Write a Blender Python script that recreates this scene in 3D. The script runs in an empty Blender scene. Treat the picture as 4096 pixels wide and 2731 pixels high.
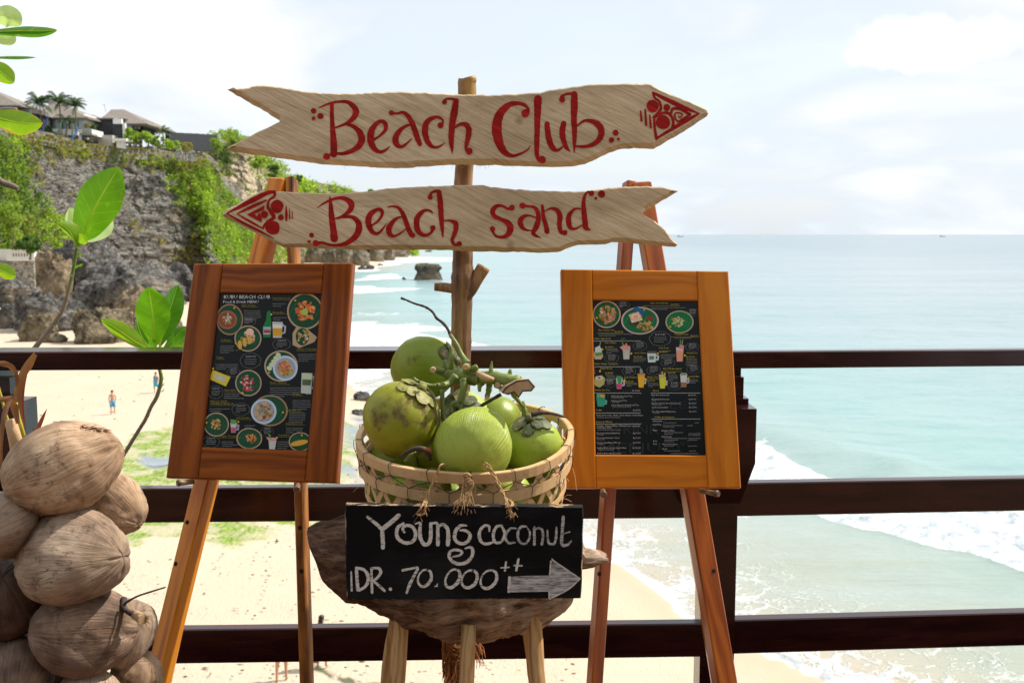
import bpy, math, random
import numpy as np
from math import sin, cos, tan, atan, atan2, pi, radians, sqrt, exp
from mathutils import Vector, Matrix, noise, geometry

SC = bpy.context.scene
COL = SC.collection
# ---------------------------------------------------------------- camera
IW, IH = 4096, 2731
LENS = 35.0
FX = LENS / 36 * IW
CAMZ = 1.5
PITCH = atan((1365.5 - 937) / FX)
CAMP = Vector((0, 0, CAMZ))
cam_d = bpy.data.cameras.new('camera')
cam = bpy.data.objects.new('camera', cam_d)
COL.objects.link(cam)
cam_d.lens = LENS
cam_d.sensor_width = 36
cam_d.sensor_fit = 'HORIZONTAL'
cam_d.clip_start = 0.05
cam_d.clip_end = 60000
cam_d.dof.use_dof = True
cam_d.dof.focus_distance = 2.5
cam_d.dof.aperture_fstop = 8.5
cam.location = CAMP
cam.rotation_euler = (pi / 2 - PITCH, 0, 0)
SC.camera = cam
# ---------------------------------------------------------------- light
SUN_EL, SUN_AZ = radians(50), radians(66)
SUNV = Vector((sin(SUN_AZ) * cos(SUN_EL), cos(SUN_AZ) * cos(SUN_EL), sin(SUN_EL)))
sun_d = bpy.data.lights.new('sun', 'SUN')
sun_d.energy = 3.8
sun_d.angle = radians(0.6)
sun_d.color = (1.0, 0.95, 0.86)
sun = bpy.data.objects.new('sun', sun_d)
COL.objects.link(sun)
sun.rotation_mode = 'QUATERNION'
sun.rotation_quaternion = SUNV.to_track_quat('Z', 'Y')
SC.view_settings.view_transform = 'Standard'
SC.view_settings.look = 'None'
SC.view_settings.exposure = 0.68
SC.view_settings.gamma = 1.0
SC.view_settings.use_curve_mapping = False


# ---------------------------------------------------------------- node helper
class NT:
    def __init__(s, tree):
        s.t = tree
        s.t.nodes.clear()

    def n(s, typ, ins=None, **props):
        nd = s.t.nodes.new(typ)
        for k, v in props.items():
            setattr(nd, k, v)
        if ins:
            for k, v in ins.items():
                sock = nd.inputs[k]
                if hasattr(v, 'is_output'):
                    s.t.links.new(v, sock)
                else:
                    sock.default_value = v
        return nd

    def noise(s, vec, scale=5, detail=4, rough=0.5, dist=0.0, **kw):
        return s.n('ShaderNodeTexNoise', {'Vector': vec, 'Scale': scale, 'Detail': detail, 'Roughness': rough, 'Distortion': dist}, **kw).outputs['Fac']

    def vor(s, vec, scale=5, feature='F1', rnd=1.0):
        return s.n('ShaderNodeTexVoronoi', {'Vector': vec, 'Scale': scale, 'Randomness': rnd}, feature=feature).outputs['Distance']

    def ramp(s, fac, stops, interp='LINEAR'):
        nd = s.n('ShaderNodeValToRGB', {'Fac': fac})
        cr = nd.color_ramp
        cr.interpolation = interp
        while len(cr.elements) < len(stops):
            cr.elements.new(0.5)
        for e, (p, c) in zip(cr.elements, stops):
            e.position = p
            e.color = (*c, 1) if len(c) == 3 else c
        return nd.outputs['Color']

    def mask(s, fac, a, b):
        return s.n('ShaderNodeMapRange', {'Value': fac, 'From Min': a, 'From Max': b}).outputs['Result']

    def mix(s, fac, a, b, blend='MIX'):
        nd = s.n('ShaderNodeMix', data_type='RGBA', blend_type=blend)
        for i, v in ((0, fac), (6, a), (7, b)):
            if hasattr(v, 'is_output'):
                s.t.links.new(v, nd.inputs[i])
            else:
                nd.inputs[i].default_value = v if i == 0 else ((*v, 1) if len(v) == 3 else v)
        return nd.outputs[2]

    def math(s, op, a, b=0.0, c=0.0, clamp=False):
        nd = s.n('ShaderNodeMath', operation=op, use_clamp=clamp)
        for i, v in enumerate((a, b, c)):
            if hasattr(v, 'is_output'):
                s.t.links.new(v, nd.inputs[i])
            else:
                nd.inputs[i].default_value = v
        return nd.outputs[0]

    def map(s, vec, scale=(1, 1, 1), rot=(0, 0, 0), loc=(0, 0, 0)):
        return s.n('ShaderNodeMapping', {'Vector': vec, 'Scale': scale, 'Rotation': rot, 'Location': loc}).outputs['Vector']

    def obj(s):
        return s.n('ShaderNodeTexCoord').outputs['Object']

    def attr(s, name, out='Fac'):
        return s.n('ShaderNodeAttribute', attribute_name=name).outputs[out]

    def bump(s, h, strength=0.3, dist=0.01, normal=None):
        d = {'Height': h, 'Strength': strength, 'Distance': dist}
        if normal is not None:
            d['Normal'] = normal
        return s.n('ShaderNodeBump', d).outputs['Normal']

    def bsdf(s, color, rough=0.5, normal=None, spec=0.5, coat=0.0, coat_rough=0.1, metal=0.0, **kw):
        d = {'Base Color': color if hasattr(color, 'is_output') else ((*color, 1) if len(color) == 3 else color),
             'Roughness': rough, 'Specular IOR Level': spec, 'Coat Weight': coat, 'Coat Roughness': coat_rough, 'Metallic': metal}
        if normal is not None:
            d['Normal'] = normal
        d.update(kw)
        return s.n('ShaderNodeBsdfPrincipled', d).outputs[0]

    def out(s, shader):
        s.n('ShaderNodeOutputMaterial', {'Surface': shader})


def newmat(name):
    m = bpy.data.materials.new(name)
    m.use_nodes = True
    return m, NT(m.node_tree)


# ---------------------------------------------------------------- sky with clouds
w = bpy.data.worlds.new('World')
SC.world = w
w.use_nodes = True
t = NT(w.node_tree)
sky = t.n('ShaderNodeTexSky', sky_type='NISHITA', sun_disc=False, sun_elevation=SUN_EL, sun_rotation=SUN_AZ,
          altitude=20, air_density=1.1, dust_density=2.0, ozone_density=1.0).outputs[0]
gen = t.n('ShaderNodeTexCoord').outputs['Generated']
sep = t.n('ShaderNodeSeparateXYZ', {'Vector': gen})
zz = t.math('ADD', t.math('MAXIMUM', sep.outputs[2], 0.0), 0.22)
cv = t.n('ShaderNodeCombineXYZ', {'X': t.math('DIVIDE', sep.outputs[0], zz), 'Y': t.math('DIVIDE', sep.outputs[1], zz), 'Z': 0.3}).outputs[0]
c1 = t.noise(cv, 1.15, 7, 0.52, 0.35)
c2 = t.noise(t.map(cv, (1, 1, 1), loc=(7.3, 2.1, 0)), 0.5, 3, 0.5)
cover = t.math('ADD', c1, t.math('MULTIPLY', t.math('SUBTRACT', c2, 0.5), 0.6))
cmask = t.mask(cover, 0.36, 0.50)
thick = t.mask(cover, 0.46, 0.66)
ccol = t.mix(thick, (5.1, 5.6, 6.2), (6.9, 6.95, 7.0))
# thin high veil everywhere
veil = t.mix(0.72, sky, (6.0, 6.45, 6.9))
skyc = t.mix(t.math('MULTIPLY', cmask, 0.95), veil, ccol)
# one compact cumulus to the right, high over the sea
cd = Vector(((3655 - 2048) / FX, 1, (937 - 175) / FX)).normalized()
lx = t.n('ShaderNodeVectorMath', {0: gen, 1: (cos(0.38), -sin(0.38), 0)}, operation='DOT_PRODUCT').outputs['Value']
ex = t.math('DIVIDE', t.math('SUBTRACT', lx, cd.x * cos(0.38) - cd.y * sin(0.38)), 0.066)
ez = t.math('DIVIDE', t.math('SUBTRACT', sep.outputs[2], cd.z - 0.010), 0.027)
ezb = t.math('MULTIPLY', ez, t.math('ADD', 1.0, t.math('MULTIPLY', t.math('LESS_THAN', ez, 0.0), 0.6)))
dd = t.math('SQRT', t.math('ADD', t.math('MULTIPLY', ex, ex), t.math('MULTIPLY', ezb, ezb)))
dd = t.math('ADD', dd, t.math('MULTIPLY', t.math('SUBTRACT', t.noise(gen, 26, 5, 0.6), 0.5), 1.5))
front = t.math('GREATER_THAN', sep.outputs[1], 0.0)
cm = t.math('MULTIPLY', t.mask(dd, 1.25, 0.75), front)
skyc = t.mix(cm, skyc, (7.4, 7.4, 7.4))
bg = t.n('ShaderNodeBackground', {'Color': skyc, 'Strength': 0.1})
t.n('ShaderNodeOutputWorld', {'Surface': bg.outputs[0]})


# ---------------------------------------------------------------- geometry helpers
def ray(px, py):
    a = (px - IW / 2) / FX
    b = (IH / 2 - py) / FX
    return Vector((a, cos(PITCH) + b * sin(PITCH), -sin(PITCH) + b * cos(PITCH)))


def P(px, py, Y):
    d = ray(px, py)
    return CAMP + d * (Y / d.y)


def G(px, py, z):
    d = ray(px, py)
    return CAMP + d * ((z - CAMZ) / d.z)


def PL(px, py, pt, n):
    d = ray(px, py)
    return CAMP + d * ((pt - CAMP).dot(n) / d.dot(n))


def wm(o):
    return (wm(o.parent) if o.parent else Matrix.Identity(4)) @ o.matrix_basis


def tag(o, label=None, cat=None, group=None, kind=None):
    if label: o['label'] = label
    if cat: o['category'] = cat
    if group: o['group'] = group
    if kind: o['kind'] = kind
    return o


def T(name, label, cat, loc=(0, 0, 0), group=None):
    o = bpy.data.objects.new(name, None)
    o.empty_display_size = 0.1
    COL.objects.link(o)
    o.matrix_basis = Matrix.Translation(Vector(loc))
    return tag(o, label, cat, group)


def link(name, me, parent=None, M=None, label=None):
    """link mesh me; M is its world matrix"""
    o = bpy.data.objects.new(name, me)
    COL.objects.link(o)
    M = M or Matrix.Identity(4)
    if parent:
        o.parent = parent
        o.matrix_basis = wm(parent).inverted() @ M
    else:
        o.matrix_basis = M
    if label: o['label'] = label
    return o


class MB:
    def __init__(s):
        s.v = []; s.f = []; s.m = []; s.sm = []; s.uv = None; s.col = None

    def add(s, vs, fs, mi=0, smooth=False, col=None, uv=None):
        b = len(s.v)
        s.v += [tuple(p) for p in vs]
        for f in fs:
            s.f.append(tuple(i + b for i in f)); s.m.append(mi); s.sm.append(smooth)
        if col is not None:
            if s.col is None: s.col = [(1, 1, 1, 1)] * b
            s.col += [(*col, 1)] * len(vs)
        elif s.col is not None:
            s.col += [(1, 1, 1, 1)] * len(vs)
        if uv is not None:
            if s.uv is None: s.uv = [(0, 0)] * b
            s.uv += uv
        elif s.uv is not None:
            s.uv += [(0, 0)] * len(vs)
        return s

    def box(s, c, d, M=None, mi=0, ch=0.0):
        x, y, z = d[0] / 2, d[1] / 2, d[2] / 2
        if ch <= 0:
            vs = [Vector((i * x, j * y, k * z)) for i in (-1, 1) for j in (-1, 1) for k in (-1, 1)]
            fs = [(0, 1, 3, 2), (4, 6, 7, 5), (0, 4, 5, 1), (2, 3, 7, 6), (0, 2, 6, 4), (1, 5, 7, 3)]
        else:  # chamfer along the long (x) edges
            pr = [(-y + ch, -z), (y - ch, -z), (y, -z + ch), (y, z - ch), (y - ch, z), (-y + ch, z), (-y, z - ch), (-y, -z + ch)]
            vs = []
            for sx, k in ((-x, 1), (-x + ch, 0), (x - ch, 0), (x, 1)):
                for (a, b) in pr:
                    q = 1 - k * ch / max(min(y, z), 1e-6) * 0.999 if k else 1
                    vs.append(Vector((sx, a * q if k else a, b * q if k else b)))
            fs = [tuple(range(8))[::-1], tuple(range(24, 32))]
            fs = [tuple(reversed(range(0, 8))) , tuple(range(24, 32))]
            for r in range(3):
                for i in range(8):
                    j = (i + 1) % 8
                    fs.append((r * 8 + i, r * 8 + j, r * 8 + 8 + j, r * 8 + 8 + i))
        c = Vector(c)
        vs = [(M @ (q + c)) if M else (q + c) for q in vs]
        return s.add(vs, fs, mi)

    def tube(s, pts, rad, seg=8, mi=0, cap=True, smooth=True, sq=1.0):
        pts = [Vector(p) for p in pts]
        n = len(pts)
        if not hasattr(rad, '__len__'): rad = [rad] * n
        up = Vector((0.123, 0.31, 0.94))
        vs = []
        prev = None
        for i, p in enumerate(pts):
            d = (pts[min(i + 1, n - 1)] - pts[max(i - 1, 0)])
            d = d.normalized() if d.length > 1e-9 else Vector((0, 0, 1))
            if prev is None:
                a = d.cross(up)
                if a.length < 0.1: a = d.cross(Vector((1, 0, 0)))
            else:
                a = prev - d * prev.dot(d)
            a.normalize(); prev = a
            b = d.cross(a)
            for k in range(seg):
                th = 2 * pi * k / seg
                vs.append(p + (a * cos(th) + b * sin(th) * sq) * rad[i])
        fs = []
        for i in range(n - 1):
            for k in range(seg):
                j = (k + 1) % seg
                fs.append((i * seg + k, i * seg + j, i * seg + seg + j, i * seg + seg + k))
        s.add(vs, fs, mi, smooth)
        if cap:
            b = len(s.v) - len(vs)
            s.f.append(tuple(b + k for k in reversed(range(seg)))); s.m.append(mi); s.sm.append(False)
            s.f.append(tuple(b + (n - 1) * seg + k for k in range(seg))); s.m.append(mi); s.sm.append(False)
        return s

    def ell(s, c, r, R=None, nu=16, nv=10, mi=0, fn=None, col=None):
        c = Vector(c); vs = []
        for j in range(nv + 1):
            ph = pi * j / nv
            for i in range(nu):
                th = 2 * pi * i / nu
                u = Vector((sin(ph) * cos(th), sin(ph) * sin(th), cos(ph)))
                q = Vector((u.x * r[0], u.y * r[1], u.z * r[2]))
                if fn: q = q * fn(u)
                vs.append((R @ q if R else q) + c)
        fs = [(j * nu + i, j * nu + (i + 1) % nu, (j + 1) * nu + (i + 1) % nu, (j + 1) * nu + i) for j in range(nv) for i in range(nu)]
        fs = [tuple(reversed(f)) for f in fs]
        return s.add(vs, fs, mi, True, col)

    def mesh(s, name, mats, origin=None, cattr=None):
        me = bpy.data.meshes.new(name)
        vs = s.v
        if origin is not None:
            o = Vector(origin)
            vs = [(p[0] - o.x, p[1] - o.y, p[2] - o.z) for p in vs]
        me.from_pydata(vs, [], s.f)
        for m in (mats if isinstance(mats, (list, tuple)) else [mats]):
            me.materials.append(m)
        me.polygons.foreach_set('material_index', s.m)
        me.polygons.foreach_set('use_smooth', s.sm)
        if s.uv is not None:
            ul = me.uv_layers.new(name='UVMap')
            li = np.zeros(len(me.loops), dtype=np.int32)
            me.loops.foreach_get('vertex_index', li)
            ul.data.foreach_set('uv', np.array(s.uv, dtype=np.float32)[li].ravel())
        if s.col is not None:
            a = me.color_attributes.new('Col', 'FLOAT_COLOR', 'POINT')
            a.data.foreach_set('color', np.array(s.col, dtype=np.float32).ravel())
        me.update()
        return me

    def obj(s, name, mats, parent=None, label=None, center=True, cattr=None):
        """mesh was built in world space; origin at its centre"""
        a = np.array(s.v)
        c = Vector(((a[:, 0].min() + a[:, 0].max()) / 2, (a[:, 1].min() + a[:, 1].max()) / 2, (a[:, 2].min() + a[:, 2].max()) / 2)) if center else Vector((0, 0, 0))
        return link(name, s.mesh(name, mats, c), parent, Matrix.Translation(c), label)


def frame_mat(p0, p1, up):
    """matrix with X from p0 to p1, Z near up, origin midway; returns M, length"""
    x = (p1 - p0); L = x.length; x.normalize()
    z = up - x * up.dot(x); z.normalize()
    y = z.cross(x)
    M = Matrix.Translation((p0 + p1) / 2) @ Matrix((x, y, z)).transposed().to_4x4()
    return M, L


def beam(name, p0, p1, wy, wz, mat, parent=None, up=Vector((0, 0, 1)), ch=0.003, label=None):
    M, L = frame_mat(Vector(p0), Vector(p1), Vector(up))
    mb = MB().box((0, 0, 0), (L, wy, wz), ch=ch)
    return link(name, mb.mesh(name, mat), parent, M, label)


def catmull(pts, n=6):
    """pts: list of tuples; returns smooth interpolation"""
    A = [np.array(p, dtype=float) for p in pts]
    A = [2 * A[0] - A[1]] + A + [2 * A[-1] - A[-2]]
    out = []
    for i in range(1, len(A) - 2):
        p0, p1, p2, p3 = A[i - 1:i + 3]
        for k in range(n):
            u = k / n
            out.append(0.5 * ((2 * p1) + (-p0 + p2) * u + (2 * p0 - 5 * p1 + 4 * p2 - p3) * u * u + (-p0 + 3 * p1 - 3 * p2 + p3) * u ** 3))
    out.append(A[-2])
    return out


def numesh(name, V, Fq, mat, smooth=False, attrs=None):
    """V (n,3) float, Fq (m,k) int"""
    me = bpy.data.meshes.new(name)
    n, (m, k) = len(V), Fq.shape
    me.vertices.add(n); me.vertices.foreach_set('co', np.asarray(V, dtype=np.float32).ravel())
    me.loops.add(m * k); me.loops.foreach_set('vertex_index', np.asarray(Fq, dtype=np.int32).ravel())
    me.polygons.add(m)
    me.polygons.foreach_set('loop_start', np.arange(0, m * k, k, dtype=np.int32))
    me.polygons.foreach_set('loop_total', np.full(m, k, dtype=np.int32))
    me.materials.append(mat)
    me.polygons.foreach_set('use_smooth', np.full(m, smooth))
    for nm, arr in (attrs or {}).items():
        a = me.attributes.new(nm, 'FLOAT', 'POINT')
        a.data.foreach_set('value', np.asarray(arr, dtype=np.float32))
    me.update(calc_edges=True)
    me.validate()
    return me


def fbm(x, y, z, o=4, h=0.6):
    return noise.fractal(Vector((x, y, z)), h, 2.1, o)


# ---------------------------------------------------------------- materials
def wood(name, cs, scale=1.0, along=1.0, across=14.0, rough=0.45, bumps=0.15, coat=0.0, rings=0.35, rot=(0, 0, 0), vary=0.3, spec=0.5, knots=True):
    """grain runs along local X"""
    m, t = newmat(name)
    o = t.obj()
    oi = t.n('ShaderNodeObjectInfo').outputs['Random']
    off = t.n('ShaderNodeCombineXYZ', {'X': t.math('MULTIPLY', oi, 31.0), 'Y': t.math('MULTIPLY', oi, 17.0), 'Z': t.math('MULTIPLY', oi, 7.0)}).outputs[0]
    o2 = t.n('ShaderNodeVectorMath', {0: o, 1: off}, operation='ADD').outputs[0]
    v = t.map(o2, (along * scale, across * scale, across * scale), rot=rot)
    warp = t.noise(t.map(o2, (1.6 * scale, 7 * scale, 7 * scale), rot=rot), 1.0, 3, 0.5)
    vv = t.n('ShaderNodeVectorMath', {0: v, 1: t.n('ShaderNodeCombineXYZ', {'Y': t.math('MULTIPLY', warp, 2.6)}).outputs[0]}, operation='ADD').outputs[0]
    g = t.noise(vv, 1.6, 6, 0.62, 0.3)
    fine = t.noise(t.map(o2, (6 * scale, 160 * scale, 160 * scale), rot=rot), 1.0, 3, 0.6)
    ring = t.n('ShaderNodeTexWave', {'Vector': vv, 'Scale': 0.55, 'Distortion': 3.0, 'Detail': 3.0, 'Detail Scale': 1.2}, bands_direction='Y').outputs['Fac']
    f = t.math('ADD', t.math('MULTIPLY', g, 0.75), t.math('MULTIPLY', ring, rings))
    f = t.math('ADD', f, t.math('MULTIPLY', t.math('SUBTRACT', fine, 0.5), 0.22))
    col = t.ramp(f, [(0.25, cs[0]), (0.5, cs[1]), (0.78, cs[2])])
    shade = t.noise(t.map(o2, (1.1, 1.1, 1.1)), 2.2, 2, 0.5)
    col = t.mix(t.math('MULTIPLY', shade, vary), col, tuple(c * 0.55 for c in cs[0]), 'MIX')
    h = t.math('ADD', t.math('MULTIPLY', fine, 0.6), t.math('MULTIPLY', g, 0.5))
    t.out(t.bsdf(col, t.math('ADD', rough - 0.08, t.math('MULTIPLY', g, 0.16)), t.bump(h, bumps, 0.004), spec, coat, 0.12))
    return m


M_TEAK_L = wood('teak_dark_varnish', [(0.11, 0.022, 0.002), (0.29, 0.070, 0.005), (0.44, 0.125, 0.011)], rough=0.42, coat=0.05, rings=0.16, bumps=0.08, spec=0.15, along=0.6, across=16)
M_TEAK_R = wood('teak_golden_varnish', [(0.36, 0.095, 0.004), (0.54, 0.165, 0.008), (0.62, 0.22, 0.014)], rough=0.42, coat=0.05, rings=0.14, bumps=0.06, across=15, spec=0.15, along=0.5)
M_LEG_L = wood('leg_orange_teak', [(0.40, 0.095, 0.005), (0.66, 0.21, 0.012), (0.76, 0.31, 0.028)], rough=0.38, coat=0.06, rings=0.25, bumps=0.08, spec=0.3)
M_LEG_LW = wood('leg_worn_teak', [(0.05, 0.02, 0.007), (0.36, 0.125, 0.020), (0.52, 0.24, 0.06)], rough=0.5, coat=0.03, rings=0.3, bumps=0.2, along=2.5, spec=0.2)
M_LEG_R = wood('leg_red_teak', [(0.18, 0.034, 0.004), (0.38, 0.088, 0.009), (0.50, 0.14, 0.018)], rough=0.3, coat=0.12, rings=0.3, bumps=0.08, spec=0.3)
M_RAIL = wood('dark_stained_timber', [(0.013, 0.0025, 0.002), (0.032, 0.0065, 0.005), (0.062, 0.014, 0.010)], rough=0.24, coat=0.35, rings=0.2, bumps=0.05, spec=0.28)
M_DECK = wood('deck_boards', [(0.10, 0.055, 0.03), (0.17, 0.095, 0.05), (0.24, 0.14, 0.08)], rough=0.7, spec=0.2)
M_STOOLLEG = wood('peeled_branch_wood', [(0.30, 0.15, 0.055), (0.52, 0.31, 0.13), (0.64, 0.43, 0.21)], rough=0.7, rings=0.4, bumps=0.4, across=14, scale=2.4, spec=0.15)
M_PEG = wood('peg_wood', [(0.05, 0.025, 0.012), (0.16, 0.08, 0.04), (0.28, 0.16, 0.09)], rough=0.5)
M_CHIP = wood('raw_wood_edge', [(0.35, 0.2, 0.1), (0.5, 0.32, 0.18), (0.62, 0.45, 0.28)], rough=0.7)


def simple(name, c, rough=0.6, spec=0.4, nscale=0, nvar=0.3, bumps=0.0, **kw):
    m, t = newmat(name)
    col = (*c, 1)
    nor = None
    if nscale:
        nz = t.noise(t.obj(), nscale, 5, 0.6)
        col = t.mix(nz, tuple(x * (1 - nvar) for x in c), tuple(min(1, x * (1 + nvar)) for x in c))
        if bumps: nor = t.bump(nz, bumps, 0.01)
    t.out(t.bsdf(col, rough, nor, spec, **kw))
    return m


def leafmat(name, c_lo, c_hi, transl=0.45, rough=0.4, veins=False, scale=0.4, burn=0.0, pale=(0.30, 0.42, 0.06)):
    m, t = newmat(name)
    if veins:
        uv = t.n('ShaderNodeTexCoord').outputs['UV']
        s_ = t.n('ShaderNodeSeparateXYZ', {'Vector': uv})
        u, v = s_.outputs[0], s_.outputs[1]
        av = t.math('ABSOLUTE', v)
        # side veins sweep forward
        ph = t.math('FRACT', t.math('MULTIPLY', t.math('SUBTRACT', u, t.math('MULTIPLY', av, 0.16)), 8.0))
        vein = t.mask(t.math('ABSOLUTE', t.math('SUBTRACT', ph, 0.5)), 0.05, 0.01)
        vein = t.math('MULTIPLY', vein, 0.25)
        mid = t.mask(av, 0.05, 0.018)
        vein = t.math('MAXIMUM', vein, mid)
        base = t.mix(t.noise(t.obj(), 14, 4, 0.6), c_lo, c_hi)
        patch = t.mask(t.noise(t.obj(), 38, 3, 0.6), 0.60, 0.72)
        base = t.mix(t.math('MULTIPLY', patch, 0.25), base, pale)
        col = t.mix(t.math('MULTIPLY', vein, 0.8), base, pale)
        # dry edge and scorched patches
        nz = t.noise(t.obj(), 16, 5, 0.65)
        edge = t.math('ADD', av, t.math('MULTIPLY', t.math('SUBTRACT', nz, 0.5), 0.9))
        dry = t.mask(edge, 1.12 - burn * 0.9, 1.2 - burn * 0.9)
        tipb = t.mask(t.math('ADD', u, t.math('MULTIPLY', t.math('SUBTRACT', nz, 0.5), 0.5)), 1.08 - burn * 0.35, 1.13 - burn * 0.35)
        dry = t.math('MAXIMUM', dry, tipb)
        ring = t.math('MULTIPLY', t.mask(edge, 1.02 - burn * 0.9, 1.14 - burn * 0.9), 1.0)
        col = t.mix(t.math('MULTIPLY', ring, 0.4), col, (0.40, 0.38, 0.04))
        col = t.mix(dry, col, t.mix(nz, (0.10, 0.035, 0.012), (0.40, 0.20, 0.07)))
        bnor = t.bump(t.math('SUBTRACT', t.math('MULTIPLY', t.noise(t.obj(), 30, 2, 0.5), 0.6), vein), 0.35, 0.004)
    else:
        nz = t.noise(t.obj(), scale, 4, 0.65)
        rnd = t.n('ShaderNodeNewGeometry').outputs['Random Per Island']
        f = t.math('ADD', t.math('MULTIPLY', nz, 0.55), t.math('MULTIPLY', rnd, 0.45))
        col = t.ramp(f, [(0.22, c_lo), (0.72, c_hi)])
        bnor = None
    p = t.bsdf(col, rough, bnor, 0.4)
    tc = t.mix(0.5, col, t.mix(1.0, col, (1.0, 1.0, 0.35), 'MULTIPLY'))
    tc = t.mix(1.0, tc, (1.9, 1.9, 1.5), 'MULTIPLY')
    tr = t.n('ShaderNodeBsdfTranslucent', {'Color': tc}).outputs[0]
    t.out(t.n('ShaderNodeMixShader', {'Fac': transl, 1: p, 2: tr}).outputs[0])
    return m

# ================================================================ SETTING: shore, sea, beach
SEA = -12.0
SAND = -11.4


def W2(px, py, z=SEA):
    g = G(px, py, z)
    return (g.x, g.y)


shore_px = [(3420, 2760), (3300, 2712), (3150, 2650), (2950, 2560), (2750, 2478), (2600, 2335), (2460, 2252), (2350, 2185), (2150, 2010),
            (1900, 1800), (1640, 1640), (1440, 1560), (1250, 1440), (1080, 1300), (960, 1190), (930, 1110), (985, 1075), (1190, 1066),
            (1300, 1068), (1430, 1080), (1500, 1074), (1560, 1040), (1640, 1028), (1645, 1008)]
shore = [(24.0, 0.0), (60.0, -120.0)][::-1] + [W2(*p) for p in shore_px]
far = shore[-1]
land = np.array(shore + [(far[0] - 60, far[1] + 260), (-1500, 1400), (-1500, -120)])


def seg_dist(X, Y, pts, closed=True):
    D = np.full(X.shape, 1e9)
    n = len(pts)
    for i in range(n if closed else n - 1):
        a, b = pts[i], pts[(i + 1) % n]
        dx, dy = b[0] - a[0], b[1] - a[1]
        L2 = dx * dx + dy * dy + 1e-12
        u = np.clip(((X - a[0]) * dx + (Y - a[1]) * dy) / L2, 0, 1)
        D = np.minimum(D, np.hypot(X - a[0] - u * dx, Y - a[1] - u * dy))
    return D


def inside(X, Y, pts):
    r = np.zeros(X.shape, dtype=bool)
    n = len(pts)
    for i in range(n):
        (x1, y1), (x2, y2) = pts[i], pts[(i + 1) % n]
        if y1 == y2: continue
        c = ((y1 > Y) != (y2 > Y)) & (X < (x2 - x1) * (Y - y1) / (y2 - y1) + x1)
        r ^= c
    return r


def sdist(X, Y, pts):
    d = seg_dist(X, Y, pts)
    return np.where(inside(X, Y, pts), d, -d)


# cheap vectorised value noise
_rs = np.random.RandomState(5)
_tab = _rs.rand(256, 256)


def vnoise(x, y):
    xi, yi = np.floor(x).astype(int), np.floor(y).astype(int)
    fx, fy = x - xi, y - yi
    fx, fy = fx * fx * (3 - 2 * fx), fy * fy * (3 - 2 * fy)
    a = _tab[xi % 256, yi % 256]; b = _tab[(xi + 1) % 256, yi % 256]
    c = _tab[xi % 256, (yi + 1) % 256]; d = _tab[(xi + 1) % 256, (yi + 1) % 256]
    return (a * (1 - fx) + b * fx) * (1 - fy) + (c * (1 - fx) + d * fx) * fy


def vfbm(x, y, o=4):
    r, amp, tot = 0, 1, 0
    for k in range(o):
        r = r + amp * vnoise(x * 2 ** k + 17 * k, y * 2 ** k + 31 * k); tot += amp; amp *= 0.55
    return r / tot


def polar_grid(a0, a1, na, r0, r1, nr, y0=0.0):
    th = np.radians(np.linspace(a0, a1, na))
    r = np.geomspace(r0, r1, nr)
    Rr, Th = np.meshgrid(r, th, indexing='ij')
    X, Y = Rr * np.sin(Th), Rr * np.cos(Th) + y0
    idx = np.arange(nr * na).reshape(nr, na)
    Q = np.stack([idx[:-1, :-1], idx[:-1, 1:], idx[1:, 1:], idx[1:, :-1]], -1).reshape(-1, 4)[:, ::-1]
    return X.ravel(), Y.ravel(), Q


wob = lambda X, Y, s, a: (vfbm(X / s + 40, Y / s + 40, 4) - 0.5) * 2 * a
# ---- sea
X, Y, Q = polar_grid(-100, 100, 560, 14, 45000, 560)
off = -sdist(X, Y, [tuple(p) for p in land])
Rr = np.hypot(X, Y)
foam = np.zeros(X.shape); lift = np.zeros(X.shape)


def foam_poly(pix, soft, wobble, strength=1.0, ws=4.0, zl=0.0, edge=0.0):
    global foam, lift
    pts = [W2(*p) for p in pix]
    d = sdist(X, Y, pts) + wob(X, Y, ws, wobble)
    f = np.clip(d / soft + 0.5, 0, 1) * strength
    foam = np.maximum(foam, f)
    if zl: lift = np.maximum(lift, np.clip(d / (soft * 1.5), 0, 1) * zl)


foam_poly([(2850, 1760), (3060, 1795), (3180, 1860), (3340, 1925), (3700, 1975), (4200, 2010), (4700, 2060), (4700, 2420), (4300, 2335), (4096, 2285),
           (3900, 2232), (3700, 2172), (3540, 2112), (3380, 2075), (3150, 2040), (2850, 2000), (2500, 1900), (2500, 1800)], 0.9, 1.3, 1.0, 3.0, 0.45)
foam_poly([(600, 1290), (1000, 1290), (1450, 1292), (1620, 1300), (1740, 1318), (1860, 1345), (1960, 1390), (1880, 1440), (1760, 1470), (1660, 1530), (1560, 1575),
           (1400, 1545), (1000, 1500)], 5, 8, 1.0, 12, 0.2)
foam_poly([(1540, 1035), (1640, 1028), (1750, 1030), (1850, 1032), (1850, 1046), (1700, 1050), (1560, 1060), (1440, 1085), (1400, 1080)], 10, 14, 0.95, 26)
foam_poly([(1420, 1100), (1560, 1092), (1640, 1100), (1650, 1112), (1560, 1116), (1420, 1122)], 6, 9, 0.75, 18)
foam_poly([(1380, 1140), (1560, 1150), (1700, 1152), (1700, 1160), (1560, 1166), (1380, 1172)], 4, 8, 0.7, 16)
foam_poly([(1380, 1240), (1500, 1245), (1600, 1252), (1600, 1262), (1380, 1262)], 3, 5, 0.5, 10)
foam_poly([(1640, 1112), (1780, 1112), (1790, 1124), (1640, 1124)], 3, 5, 0.55, 8)
foam_poly([(2960, 1776), (3070, 1776), (3075, 1790), (2960, 1792)], 0.7, 1, 0.8, 3)
foam_poly([(2380, 1905), (2700, 1945), (3000, 2045), (3000, 2075), (2380, 2075)], 4, 4, 0.55, 5)
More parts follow.
